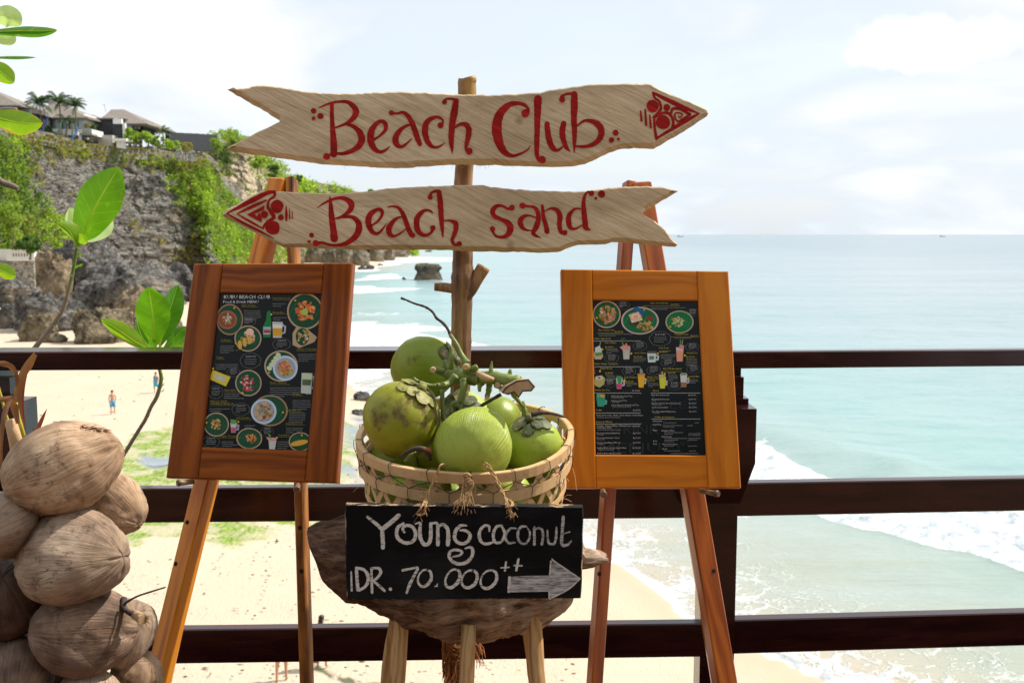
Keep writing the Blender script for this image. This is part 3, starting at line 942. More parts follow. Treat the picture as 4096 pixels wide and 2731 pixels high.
# far rocky shelf under the headlands, visible between the sign and the left menu board
rs = random.Random(8)
SH = [(1150, 1215, 985, 1062), (1205, 1290, 975, 1058), (1275, 1350, 985, 1060), (1330, 1420, 978, 1062), (1400, 1480, 990, 1066), (1470, 1535, 985, 1048), (1525, 1580, 985, 1042), (1565, 1634, 990, 1030)]
for i, (x0, x1, yt, yb) in enumerate(SH):
    boulder('headland_rock', x0, x1, yt, yb, ['banded tan', 'dark hollowed', 'mossy tan', 'ochre ledged', 'brown fissured', 'dark upright', 'low green', 'pale squared'][i] + ' rock at the foot of the far headland',
            M_SHELF, 40 + i, zb=SEA, dz=0.8, sub=(34, 26))
for i, (x0, x1, yt, yb, lb) in enumerate([(1428, 1462, 1060, 1079, 'low dark reef rock just right of the left board corner'), (1460, 1497, 1060, 1078, 'dark reef rock at the tip of the tidal ledge'),
                                          (1510, 1534, 1055, 1062, 'tiny dark rock in the wash near the far rocks'), (1558, 1574, 1036, 1042, 'tiny rock in the foam off the headland tip'),
                                          (1607, 1624, 1108, 1118, 'tiny pointed rock in the water left of the sea stack'),
                                          (1405, 1484, 1568, 1608, 'wet brown rock in the shallows above the mid rail, left of the coconuts'),
                                          (1700, 1728, 1000, 1007, 'distant dark rock under the lower arrow sign'), (1640, 1668, 1000, 1005, 'distant small rock off the headland tip'),
                                          (1400, 1470, 1640, 1668, 'low weedy rock in the tidal flat beside the left board')]):
    boulder('reef_rock', x0, x1, yt, yb, lb, M_BOULD, 60 + i, zb=SEA, dz=0.7, sub=(24, 16))

# ---- mushroom shaped sea stack
D = G(1708, 1121, SEA).y
cx = P(1708, 1121, D).x
k = D / FX
mb = MB()
prof = [(-3, 66), (0, 60), (8, 56), (18, 52), (28, 47), (36, 46), (42, 50), (47, 56), (52, 57), (57, 52), (60, 38), (61, 0.5)]
seg = 48
vs = []
for j, (h_, r_) in enumerate(prof):
    for i in range(seg):
        th = 2 * pi * i / seg
        u = Vector((cos(th), sin(th), h_ * 0.03))
        rr = r_ * (1 + 0.10 * fbm(u.x * 1.3 + 3, u.y * 1.3, u.z * 2, 4) + 0.03 * fbm(u.x * 7, u.y * 7, u.z * 6, 3))
        hh = h_ + (7 * fbm(u.x * 2, u.y * 2, 1.5, 3) if h_ > 40 else 0)
        vs.append((cx + cos(th) * rr * k, D + 60 * k + sin(th) * rr * k * 0.8, SEA + hh * k))
fs = [(j * seg + i, j * seg + (i + 1) % seg, (j + 1) * seg + (i + 1) % seg, (j + 1) * seg + i) for j in range(len(prof) - 1) for i in range(seg)]
mb.add(vs, fs, 0, True)
st_o = tag(mb.obj('sea_stack', M_CLIFF_D), 'mushroom shaped dark rock standing alone in the sea left of the wooden pole', 'sea stack')
C = [(cx + rng.uniform(-46, 46) * k, D + 60 * k + rng.uniform(-30, 30) * k, SEA + (58 + rng.uniform(-2, 3)) * k) for _ in range(50)]
leaf_cloud('plant_cover', C, [0.35] * 50, 20, 0.16, M_SCRUBY, 77, parent=st_o, kind='stuff')


# ---- scattered wrack, shell and pebble specks on the dry sand
mb = MB()
rs = random.Random(91)
for i in range(900):
    px_, py_ = rs.uniform(60, 2300), rs.uniform(1500, 2731)
    g_ = G(px_, py_, SAND)
    if float(sdist(np.array([g_.x]), np.array([g_.y]), [tuple(p) for p in land])[0]) < 6: continue
    sz = rs.uniform(0.02, 0.075) * (1 + 0.6 * (g_.y > 45))
    zg = SEA + 0.75 + 0.02
    a_ = rs.uniform(0, 3.1)
    el_ = rs.uniform(0.6, 2.6)
    q_ = [Vector((cos(a_ + t_) * sz * (el_ if k_ % 2 else 1), sin(a_ + t_) * sz, 0)) for k_, t_ in enumerate((0, 1.3, 2.9, 4.4))]
    c_ = Vector((g_.x, g_.y, zg))
    mb.add([c_ + v_ for v_ in q_] + [c_ + v_ * 0.4 + Vector((0, 0, sz * 0.45)) for v_ in q_], [(4, 5, 6, 7), (0, 1, 5, 4), (1, 2, 6, 5), (2, 3, 7, 6), (3, 0, 4, 7)])
m_deb, t = newmat('beach_wrack')
r_ = t.n('ShaderNodeNewGeometry').outputs['Random Per Island']
t.out(t.bsdf(t.ramp(r_, [(0.2, (0.10, 0.07, 0.04)), (0.6, (0.24, 0.18, 0.11)), (0.9, (0.45, 0.42, 0.36))]), 0.9, None, 0.1))
mb.obj('beach_debris', m_deb)['kind'] = 'stuff'

# ================================================================ CLIFFTOP BUILDINGS, TREES, PEOPLE
M_SHINGLE = simple('grey_shingle_roof', (0.20, 0.17, 0.145), 0.85, nscale=1.2, nvar=0.45, bumps=0.4)
M_BLACKW = simple('black_stone_wall', (0.045, 0.045, 0.05), 0.85, nscale=1.5, nvar=0.6, bumps=0.4)
M_CONC = simple('grey_concrete', (0.27, 0.24, 0.20), 0.85, nscale=0.8, nvar=0.3, bumps=0.2)
M_WHITE = simple('white_render', (0.74, 0.73, 0.70), 0.8, nscale=0.7, nvar=0.08)
M_WINB = simple('villa_glass', (0.10, 0.16, 0.18), 0.08, 1.0)
M_WINL = simple('pale_glass', (0.38, 0.46, 0.46), 0.2, 0.8)  # pale grey green tone for panes and balustrade
M_DARKIN = simple('dark_interior', (0.02, 0.018, 0.016), 0.8)
M_TRUNK = simple('palm_trunk', (0.16, 0.13, 0.10), 0.9, nscale=4, nvar=0.3)
M_FROND = leafmat('palm_frond', (0.02, 0.045, 0.015), (0.07, 0.12, 0.03), 0.3, 0.5, scale=0.5)
M_BLUEF = simple('blue_flag_cloth', (0.02, 0.22, 0.62), 0.7)
M_NAVYF = simple('navy_flag_cloth', (0.02, 0.07, 0.36), 0.7)
M_GREENF = simple('green_flag_cloth', (0.03, 0.24, 0.15), 0.7)
M_RETAIN, t = newmat('dry_stone_retaining')
o = t.obj()
v = t.n('ShaderNodeTexVoronoi', {'Vector': o, 'Scale': 2.4}).outputs['Color']
vd = t.n('ShaderNodeTexVoronoi', {'Vector': o, 'Scale': 2.4}, feature='DISTANCE_TO_EDGE').outputs['Distance']
c = t.mix(t.n('ShaderNodeSeparateXYZ', {'Vector': v}).outputs[0], (0.12, 0.112, 0.10), (0.46, 0.43, 0.37))
c = t.mix(t.mask(vd, 0.05, 0.0), c, (0.12, 0.11, 0.09))
t.out(t.bsdf(c, 0.9, t.bump(vd, 0.4, 0.1)))


def pbox(name, x0, x1, y0, y1, D, depth, mat, parent=None, yaw=0.0):
    """box whose front face fills the pixel rectangle at depth D"""
    a, b = P(x0, y1, D), P(x1, y0, D)
    c = Vector(((a.x + b.x) / 2, D + depth / 2, (a.z + b.z) / 2))
    mb = MB().box((0, 0, 0), (b.x - a.x, depth, b.z - a.z))
    return link(name, mb.mesh(name, mat), parent, Matrix.Translation(c) @ Matrix.Rotation(yaw, 4, 'Z'))


def hip_roof(name, x0, x1, yeave, xr0, xr1, yridge, D, depth, mat, parent, over=0.0):
    a, b = P(x0, yeave, D), P(x1, yeave, D)
    r0, r1 = P(xr0, yridge, D + depth / 2), P(xr1, yridge, D + depth / 2)
    ze = (a.z + b.z) / 2
    vs = [(a.x, D, ze), (b.x, D, ze), (b.x, D + depth, ze), (a.x, D + depth, ze), r0, r1,
          (a.x, D, ze - 0.35), (b.x, D, ze - 0.35), (b.x, D + depth, ze - 0.35), (a.x, D + depth, ze - 0.35)]
    fs = [(0, 1, 5, 4), (1, 2, 5), (2, 3, 4, 5), (3, 0, 4), (6, 7, 1, 0), (7, 8, 2, 1), (8, 9, 3, 2), (9, 6, 0, 3), (9, 8, 7, 6)]
    return MB().add(vs, fs).obj(name, mat, parent)


def windows(parent, spec, D, mat=M_WINL):
    for (x0, x1, y0, y1) in spec:
        w_ = pbox('window', x0, x1, y0, y1, D - 0.12, 0.1, mat, parent)
        pbox('mullion', (x0 + x1) / 2 - 0.8, (x0 + x1) / 2 + 0.8, y0, y1, D - 0.22, 0.08, M_DARKIN, w_)


# villa at the left picture edge
v1 = T('villa', 'dark glass villa with steep grey roof cut off by the left picture edge', 'building', P(-60, 535, 285))
pbox('wall', -220, 48, 415, 540, 285, 14, M_DARKIN, v1)
hip_roof('roof', -300, 82, 421, -150, -60, 345, 282, 20, M_SHINGLE, v1)
windows(v1, [(-60, -2, 420, 445), (5, 20, 418, 442), (42, 47, 425, 440)], 285)
pbox('terrace', 45, 142, 455, 540, 288, 10, M_BLACKW, v1)
pbox('flat_roof', 40, 145, 437, 455, 287, 12, M_CONC, v1)
# villa behind the palms
v2 = T('villa', 'white glazed villa behind the coconut palms with long balcony', 'building', P(260, 560, 300))
pbox('wall', 172, 335, 455, 558, 300, 14, M_WHITE, v2)
hip_roof('roof', 150, 352, 470, 205, 222, 405, 297, 22, M_SHINGLE, v2)
windows(v2, [(196, 220, 470, 512), (238, 262, 472, 515), (266, 290, 474, 516), (294, 330, 476, 516)], 300, M_WINL)
pbox('terrace', 250, 368, 518, 541, 294, 8, M_WHITE, v2)
pbox('balcony_slab', 262, 368, 534, 541, 293, 4, M_CONC, v2)
pbox('glass_balustrade', 330, 365, 514, 533, 293.5, 0.1, M_WINL, v2)
for xx in (330, 341, 352, 363): pbox('baluster', xx, xx + 1.5, 512, 534, 293.2, 0.12, M_CONC, v2)
pbox('column', 314, 321, 541, 573, 293, 1, M_WHITE, v2)
pbox('base_wall', 150, 315, 540, 572, 298, 8, M_BLACKW, v2)
pbox('fascia_panel', 268, 312, 529, 541, 291, 0.6, M_WHITE, v2)
pbox('fascia_panel', 211, 235, 516, 528, 291, 0.6, M_WHITE, v2)
# villa with the big pale roof
v3 = T('villa', 'black walled villa with the large pale shingle roof, rightmost of the three villas', 'building', P(480, 590, 312))
pbox('wall', 405, 500, 475, 560, 312, 14, M_BLACKW, v3)
pbox('glazed_wall', 500, 572, 480, 530, 316, 10, M_DARKIN, v3)
hip_roof('roof', 386, 590, 494, 445, 495, 438, 311, 26, M_SHINGLE, v3)
hip_roof('low_roof', 345, 405, 474, 362, 372, 460, 308, 8, M_SHINGLE, v3)
hip_roof('gable_roof', 404, 455, 472, 424, 428, 458, 306, 8, M_SHINGLE, v3)
pbox('stone_wall', 340, 455, 475, 545, 307, 6, M_BLACKW, v3)
pbox('stone_wall', 452, 502, 497, 560, 305, 5, M_BLACKW, v3)
pbox('white_band', 452, 486, 476, 496, 304.5, 1, M_WHITE, v3)
pbox('white_fin', 492, 500, 494, 555, 304, 1, M_WHITE, v3)
windows(v3, [(505, 532, 493, 515), (536, 560, 496, 517)], 316)
pbox('annex', 322, 393, 541, 583, 303, 6, M_CONC, v3)
pbox('annex', 393, 449, 541, 585, 301, 6, simple('pale_panel', (0.46, 0.42, 0.36), 0.8, nscale=0.9, nvar=0.2), v3)
gh = T('gatehouse', 'small white pavilion with flat slab roof below the black walled villa', 'building', P(480, 590, 300))
pbox('roof_slab', 449, 505, 554, 564, 299, 5, M_WHITE, gh)
pbox('column', 466, 487, 564, 592, 300.5, 3, M_WHITE, gh)
pbox('back_wall', 440, 470, 566, 588, 303, 3, M_BLACKW, gh)
# big black wall on the clifftop
bw = T('clifftop_wall', 'long black stone wall standing on the clifftop right of the villas', 'wall', P(760, 570, 335))
a0 = P(668, 530, 332); a1 = P(860, 540, 348)
mb = MB()
for i in range(16):
    u0, u1 = i / 16, (i + 1) / 16
    p = a0.lerp(a1, (u0 + u1) / 2)
    mb.box((0, 0, 0), ((a1 - a0).length / 16 + 0.01, 2.0, 5.6), Matrix.Translation((p.x, p.y, p.z - 2.8 + 0.12 * fbm(i * 1.3, 0, 0, 2))) @ Matrix.Rotation(atan2(a1.y - a0.y, a1.x - a0.x), 4, 'Z'))
mb.obj('wall_panel', M_BLACKW, bw)
pbox('chimney_block', 674, 686, 518, 530, 334, 1.5, M_CONC, bw)
# dry stone retaining wall in pieces along the terrace
rw = T('retaining_wall', 'long dry stone retaining wall along the clifftop terrace', 'wall', P(350, 590, 290))


def wall_strip(name, parent, xs, ds, tops, bots, n, thick, mat):
    vs = []
    for i in range(n + 1):
        px_ = xs[0] + (xs[-1] - xs[0]) * i / n
        D_ = float(np.interp(px_, xs, ds)); yt_ = float(np.interp(px_, xs, tops)); yb_ = float(np.interp(px_, xs, bots))
        a_, b_ = P(px_, yt_, D_), P(px_, yb_, D_)
        m_ = 7
        for j in range(m_):
            p = b_.lerp(a_, j / (m_ - 1)); p.y += 0.35 * fbm(i * 0.9, j * 0.9, 2, 3); p.z += 0.25 * fbm(i * 0.6, 5, j, 2) * (j / (m_ - 1))
            vs.append(p)
        vs.append(Vector((a_.x, a_.y + thick, a_.z)))
    m_ = 8
    fs = [(i * m_ + j, (i + 1) * m_ + j, (i + 1) * m_ + j + 1, i * m_ + j + 1) for i in range(n) for j in range(m_ - 1)]
    return MB().add(vs, fs).obj(name, mat, parent)


wall_strip('wall_face', rw, [100, 230, 310, 450, 600], [261, 276, 285, 300, 315], [541, 561, 576, 592, 602], [566, 592, 606, 628, 642], 150, 2.0, M_RETAIN)
C, R = [], []
for i in range(230):  # grass hanging over the coping and along the foot
    px_ = rng.uniform(95, 620)
    D_ = float(np.interp(px_, [100, 310, 600], [261, 285, 315]))
    yy = float(np.interp(px_, [100, 230, 310, 450, 600], [540, 560, 575, 591, 601])) + rng.choice([0, 0, 20]) + rng.gauss(0, 2)
    C.append(P(px_, yy, D_ - 0.3)); R.append(rng.uniform(0.25, 0.6))
leaf_cloud('coping_grass', C, R, 16, 0.28, M_SCRUBY, 55, parent=rw, kind='stuff')
rw2 = T('retaining_wall', 'short dry stone wall below the shrubs near the green cliff shoulder', 'wall', P(740, 620, 325))
wall_strip('wall_face', rw2, [704, 740, 782], [322, 324, 326], [592, 597, 606], [640, 643, 646], 30, 2.0, M_RETAIN)
# white parapet with stone wall at the far left foot of the cliff
pw = T('parapet_wall', 'white parapet on a stone base at the foot of the cliff, left picture edge', 'wall', P(60, 1100, 215))
pbox('white_wall', -200, 30, 998, 1042, 226, 1.5, M_WHITE, pw)
pbox('white_wall', 28, 136, 1002, 1044, 224, 1.5, M_WHITE, pw)
pbox('coping', 26, 138, 998, 1004, 223.6, 2.3, M_WHITE, pw)
pbox('stone_base', -200, 134, 1042, 1150, 225, 3, M_RETAIN, pw)
for xx in range(52, 128, 11): pbox('slot', xx, xx + 2.5, 1014, 1026, 223.9, 0.2, M_DARKIN, pw)
# transmission mast
ma = T('power_mast', 'thin dark power mast with cross arms between the left villa and the palms', 'mast', P(107, 480, 330))
pbox('pole', 105.5, 108.5, 404, 500, 330, 0.3, M_BLACKW, ma)
for yy, ww in ((408, 18), (418, 12), (425, 8)): pbox('crossarm', 107 - ww, 107 + ww, yy - 1.2, yy + 1.2, 330, 0.3, M_BLACKW, ma)
an = T('antenna', 'thin antenna pole on the ridge of the pale shingle roof', 'antenna', P(424, 440, 320))
beamk = MB().tube([P(424, 450, 320), P(417, 418, 320)], 0.06, 5); beamk.tube([P(410, 420, 320), P(420, 418, 320)], 0.05, 5)
beamk.obj('pole', M_CONC, an)


# ---- palms
def palm_tree(px, ytop, ybase, D, spread, label, n=16, seed=0, lean=0.0, droop=1.0):
    base = P(px - lean, ybase, D); top = P(px, ytop, D)
    root = T('palm_tree', label, 'tree', base, 'palms on the clifftop terrace')
    rs = random.Random(seed)
    pts = [base.lerp(top, k / 6) + Vector((sin(k / 6 * pi) * 0.3, 0, 0)) for k in range(7)]
    MB().tube(pts, [0.28 - 0.02 * k for k in range(7)], 7).obj('trunk', M_TRUNK, root)
    mbs = MB()
    for i in range(n):
        az = 2 * pi * i / n + rs.uniform(-0.25, 0.25); el = rs.uniform(-0.15, 1.25)
        L = spread * rs.uniform(0.8, 1.1)
        d = Vector((cos(az) * cos(el), sin(az) * cos(el), sin(el)))
        mb = mbs
        prev = top.copy()
        pp = [prev]
        m_ = 9
        for j in range(m_):
            dd_ = (d + Vector((0.10 * j / m_, 0, -droop * 1.5 * (j / m_) ** 1.3))).normalized()
            prev = prev + dd_ * L / m_
            pp.append(prev)
        for j in range(1, len(pp)):
            ax = (pp[j] - pp[j - 1]).normalized()
            side = ax.cross(Vector((0, 0, 1))).normalized()
            for s_ in (-1, 1):
                for q in range(3):
                    b0 = pp[j - 1].lerp(pp[j], q / 3)
                    ll = L * 0.26 * sin(pi * min(1, (j - 0.5 + q / 3) / (m_ + 0.5)) * 0.9 + 0.25)
                    tip = b0 + (side * s_ * 0.75 + ax * 0.55 - Vector((0, 0, 0.55))).normalized() * ll
                    w_ = ax * L * 0.018
                    mb.add([b0 - w_, b0 + w_, tip], [(0, 1, 2)])
        mb.tube(pp, [0.05 - 0.004 * j for j in range(len(pp))], 4, cap=False)
    mbs.obj('crown', M_FROND, root)
    return root


palm_tree(158, 415, 545, 290, 5.4, 'leftmost tall coconut palm on the terrace, beside the navy flag', 26, 1)
palm_tree(237, 412, 552, 291, 5.2, 'tallest coconut palm standing before the white glazed villa', 26, 2)
palm_tree(300, 425, 560, 292, 4.6, 'rightmost tall coconut palm before the white glazed villa', 22, 3)
palm_tree(262, 478, 556, 289, 3.2, 'short yellowish palm between the two taller palms', 12, 4)
palm_tree(286, 492, 558, 289, 2.6, 'thin short palm before the villa balcony', 10, 5)
palm_tree(650, 528, 590, 300, 3.4, 'low spreading palm left of the black clifftop wall', 14, 6)


# ---- flags
def flag(px0, y0, px1, y1, D, mat, label, w_=6):
    a, b = P(px0, y0, D), P(px1, y1, D)
    root = T('banner_flag', label, 'flag', b, 'tall banner flags on the terrace')
    pts = catmull([(b.x, b.z), ((a.x * 0.55 + b.x * 0.45), (a.z * 0.5 + b.z * 0.5)), (a.x, a.z)], 6)
    MB().tube([(p[0], D, p[1]) for p in pts], 0.06, 5).obj('pole', M_CONC, root)
    k = D / FX
    vs = []
    n = len(pts)
    for i, p in enumerate(pts):
        u = i / (n - 1)
        ww = w_ * k * (1.0 - 0.85 * u) * (0.5 + 0.5 * min(1, u * 4)) * (1 + 0.3 * sin(u * 9))
        vs += [(p[0], D - 0.1, p[1]), (p[0] - ww * 1.6, D - 0.1 + 0.3 * sin(u * 7), p[1] - ww * 0.5)]
    MB().add(vs, [(2 * i, 2 * i + 1, 2 * i + 3, 2 * i + 2) for i in range(n - 1)], 0, True).obj('cloth', mat, root)


flag(196, 462, 168, 535, 283, M_NAVYF, 'navy blue banner flag near the leftmost palm', 8)
flag(250, 480, 229, 545, 284, M_GREENF, 'green banner flag between the palms', 6)
flag(320, 500, 290, 562, 284, M_BLUEF, 'bright blue banner flag below the balcony corner', 8)
flag(126, 430, 120, 500, 284, M_GREENF, 'thin green banner flag left of the palms', 4)
flag(72, 425, 62, 470, 284, M_BLUEF, 'short blue banner flag beside the left edge villa', 6)


# ---- broadleaf trees on the terrace
def tree(px, ytop, ybase, D, wpx, mat, label, seed=0, n=1400, size=0.36):
    k = D / FX
    base, top = P(px, ybase, D), P(px, ytop, D)
    root = T('leafy_tree', label, 'tree', base, 'broadleaf trees on the clifftop')
    rs = random.Random(seed)
    H = top.z - base.z; Rw = wpx * k / 2
    mb = MB().tube([base, base.lerp(top, 0.3) + Vector((0.2, 0, 0)), base.lerp(top, 0.6)], [0.25, 0.2, 0.12], 6)
    for i in range(5):
        az = rs.uniform(0, 2 * pi)
        mb.tube([base.lerp(top, 0.3), base.lerp(top, 0.7) + Vector((cos(az) * Rw * 0.6, sin(az) * Rw * 0.6, 0))], [0.12, 0.04], 5)
    mb.obj('trunk', M_TRUNK, root)
    C, R = [], []
    for i in range(22):
        az = rs.uniform(0, 2 * pi); rr = Rw * rs.uniform(0, 0.85); z = rs.uniform(0.35, 0.92)
        C.append((base.x + cos(az) * rr, base.y + sin(az) * rr, base.z + H * z - rr * 0.15)); R.append(Rw * rs.uniform(0.18, 0.36))
    leaf_cloud('crown', C, R, n // 22, size, mat, seed, parent=root)


TR = [(515, 508, 590, 303, 50, M_SCRUBL, 'yellow green bushy tree beside the white pavilion'),
      (545, 520, 596, 302, 70, M_SCRUB, 'mid green tree with thin trunk right of the white pavilion'),
      (592, 522, 600, 304, 66, M_SCRUBL, 'bright green round tree between villa and low palm'),
      (630, 540, 610, 306, 60, M_SCRUB, 'dark green low tree beside the spreading palm'),
      (690, 555, 612, 312, 70, M_SCRUBL, 'light green shrubby tree under the black clifftop wall'),
      (740, 566, 620, 318, 60, M_SCRUBY, 'brownish dry tree under the black clifftop wall'),
      (375, 488, 545, 300, 34, M_SCRUBD, 'dark small tree before the black villa wall'),
      (350, 495, 540, 299, 26, M_SCRUBY, 'bare dry twiggy tree before the black villa wall'),
      (190, 500, 552, 288, 44, M_SCRUBD, 'dense dark tree behind the navy flag'),
      (868, 548, 640, 330, 60, M_SCRUB, 'green tree just right of the black clifftop wall'),
      (905, 575, 690, 345, 80, M_SCRUBD, 'dense dark tree on the near cliff shoulder'),
      (930, 548, 600, 398, 50, M_SCRUB, 'feathery tree at the left end of the upper arrow sign'),
      (1030, 625, 700, 420, 60, M_SCRUB, 'green tree on the headland skyline under the upper sign'),
      (1098, 655, 745, 436, 56, M_SCRUBD, 'dark round tree at the right end of the middle headland'),
      (1195, 698, 740, 560, 34, M_SCRUBD, 'distant tree rising above the far headland behind the easel top'),
      (1484, 756, 785, 640, 26, M_SCRUB, 'lone distant tree on the far headland above the lower sign'),
      (120, 940, 1040, 215, 110, M_SCRUBD, 'dark green shrubby tree left above the huge outcrop'),
      (50, 800, 1000, 222, 150, M_SCRUB, 'large green tree at the cliff foot above the white parapet')]
for i, a in enumerate(TR): tree(*a, seed=100 + i, n=2600 if a[4] > 100 else 1300, size=0.30 if a[3] < 380 else 0.42)

# ---- ships on the horizon
for px_, lb, w_ in ((2722, 'tiny dark ship on the horizon just right of the lower arrow sign', 26), (3770, 'tiny pale ship on the horizon at far right', 22), (2330, 'thin dark boat far out below the lower arrow sign', 34)):
    D = 5200 if w_ != 34 else 2600
    g = P(px_, 948, D)
    k = D / FX
    L = w_ * k
    r_ = T('ship', lb, 'ship', (g.x, D, SEA))
    hull = [(-L / 2, -2, 5), (L / 2 * 1.05, -2, 6), (L / 2 * 1.05, 2, 6), (-L / 2, 2, 5), (-L / 2 * 0.92, -2, 0), (L / 2 * 0.9, -2, 0), (L / 2 * 0.9, 2, 0), (-L / 2 * 0.92, 2, 0)]
    MB().add([(g.x + a, D + b, SEA + c * 0.55) for a, b, c in hull], [(0, 1, 2, 3), (4, 5, 1, 0), (5, 6, 2, 1), (6, 7, 3, 2), (7, 4, 0, 3)]).obj('hull', M_CONC, r_)
    MB().box((g.x - L * 0.32, D, SEA + 4.5), (L * 0.18, 3, 4)).obj('bridge', M_CONC, r_)


# ================================================================ PEOPLE
M_SKIN = simple('skin', (0.50, 0.27, 0.17), 0.55, 0.3)
M_SKIN2 = simple('tanned_skin', (0.40, 0.20, 0.12), 0.55, 0.3)
M_HAIR = simple('black_hair', (0.012, 0.010, 0.010), 0.45)
M_SHORTB = simple('blue_white_shorts', (0.10, 0.35, 0.55), 0.8, nscale=9, nvar=0.8)
M_SHIRT = simple('grey_blue_shirt', (0.18, 0.24, 0.30), 0.8)
M_TURQ = simple('turquoise_shorts', (0.03, 0.42, 0.62), 0.8)
M_RED = simple('red_swimwear', (0.55, 0.05, 0.03), 0.7)


def skin_mesh(name, joints, edges, mat, parent, M, sub=1):
    """joints: list of (x,y,z,r)"""
    me = bpy.data.meshes.new(name)
    me.from_pydata([j[:3] for j in joints], edges, [])
    o = bpy.data.objects.new(name, me)
    COL.objects.link(o)
    sm = o.modifiers.new('skin', 'SKIN')


    for i, j in enumerate(joints):
        me.skin_vertices[0].data[i].radius = (j[3], j[3])
    me.skin_vertices[0].data[0].use_root = True
    ss = o.modifiers.new('sub', 'SUBSURF'); ss.levels = sub; ss.render_levels = sub
    sm.use_smooth_shade = True
    dg = bpy.context.evaluated_depsgraph_get()
    m2 = bpy.data.meshes.new_from_object(o.evaluated_get(dg))
    bpy.data.objects.remove(o)
    m2.materials.clear(); m2.materials.append(mat)
    for p in m2.polygons: p.use_smooth = True
    return link(name, m2, parent, M)


def person(loc, yaw, label, pose='stand', skin=M_SKIN, H=1.72, hair='short', clothes=()):
    root = T('person', label, 'person', loc)
    M = Matrix.Translation(Vector(loc)) @ Matrix.Rotation(yaw, 4, 'Z') @ Matrix.Scale(H / 1.72, 4)
    ls = 0.16 if pose == 'walk' else 0.05
    J = [(0, 0, 0.93, 0.125), (0, 0, 1.10, 0.115), (0, 0.01, 1.28, 0.135), (0, 0.01, 1.40, 0.10), (0, 0, 1.48, 0.055), (0, -0.01, 1.60, 0.09), (0, -0.01, 1.68, 0.075),
         (-0.10, 0, 0.86, 0.095), (-0.12, -ls * 0.5, 0.48, 0.058), (-0.13, -ls * 0.2 + 0.02, 0.08, 0.036), (-0.14, -ls * 0.2 - 0.13, 0.03, 0.03),
         (0.10, 0, 0.86, 0.095), (0.12, ls * 0.5, 0.48, 0.058), (0.13, ls + 0.02, 0.08, 0.036), (0.14, ls - 0.11, 0.03, 0.03),
         (-0.17, 0.01, 1.39, 0.058), (-0.23, 0.05, 1.13, 0.042), (-0.20, -0.05, 0.92, 0.030), (-0.18, -0.09, 0.84, 0.032),
         (0.17, 0.01, 1.39, 0.058), (0.24, 0.06, 1.13, 0.042), (0.21, -0.04, 0.92, 0.030), (0.19, -0.08, 0.84, 0.032)]
    E = [(0, 1), (1, 2), (2, 3), (3, 4), (4, 5), (5, 6), (0, 7), (7, 8), (8, 9), (9, 10), (0, 11), (11, 12), (12, 13), (13, 14), (3, 15), (15, 16), (16, 17), (17, 18), (3, 19), (19, 20), (20, 21), (21, 22)]
    skin_mesh('body', J, E, skin, root, M)
    # face features
    mb = MB()
    mb.ell((0, -0.105, 1.61), (0.014, 0.022, 0.022), None, 6, 5)
    for s_ in (-1, 1): mb.ell((s_ * 0.088, 0, 1.61), (0.012, 0.02, 0.032), None, 6, 5)
    link('nose_and_ears', mb.mesh('nose_and_ears', skin), root, M)
    mb = MB()
    for s_ in (-1, 1): mb.ell((s_ * 0.034, -0.092, 1.635), (0.014, 0.008, 0.008), None, 6, 4)
    link('eyes', mb.mesh('eyes', M_HAIR), root, M)
    mb = MB()
    mb.ell((0, 0.012, 1.665), (0.094, 0.105, 0.078), None, 12, 8)
    if hair == 'long':
        mb.ell((0, 0.075, 1.52), (0.085, 0.06, 0.17), None, 12, 8)
        mb.ell((0.06, 0.09, 1.30), (0.05, 0.035, 0.20), None, 10, 8)
    link('hair', mb.mesh('hair', M_HAIR), root, M)
    for (kind, mt) in clothes:
        if kind == 'shorts':
            mb = MB()
            mb.tube([(0, 0, 1.00), (0, 0, 0.90), (0, 0, 0.80)], [0.155, 0.175, 0.165], 14, sq=0.8)
            for s_ in (-1, 1):
                mb.tube([(s_ * 0.09, 0, 0.86), (s_ * 0.11, s_ * ls * 0.3, 0.55)], [0.115, 0.10], 12)
            link('shorts', mb.mesh('shorts', mt), root, M)
        if kind == 'shirt':
            mb = MB()
            mb.tube([(0, 0, 0.93), (0, 0, 1.15), (0, 0.01, 1.35), (0, 0.01, 1.45)], [0.165, 0.165, 0.185, 0.09], 14, sq=0.75)
            for s_ in (-1, 1): mb.tube([(s_ * 0.13, 0.01, 1.40), (s_ * 0.225, 0.04, 1.18)], [0.075, 0.065], 10)
            link('shirt', mb.mesh('shirt', mt), root, M)
        if kind == 'top':
            MB_ = MB().tube([(0, 0.005, 1.22), (0, 0.01, 1.30)], [0.15, 0.152], 14, sq=0.85)
            link('swim_top', MB_.mesh('swim_top', mt), root, M)
        if kind == 'brief':
            MB_ = MB().tube([(0, 0, 0.98), (0, 0, 0.88), (0, 0, 0.78)], [0.14, 0.165, 0.11], 14, sq=0.85)
            link('swim_bottom', MB_.mesh('swim_bottom', mt), root, M)
    return root


def ground_z(px, py):
    g = G(px, py, SAND); 
    dd_ = float(sdist(np.array([g.x]), np.array([g.y]), [tuple(p) for p in land])[0])
    return SEA + min(0.75, max(0.0, 0.045 * dd_))


def on_sand(px, py):
    z = ground_z(px, py)
    return G(px, py, z)


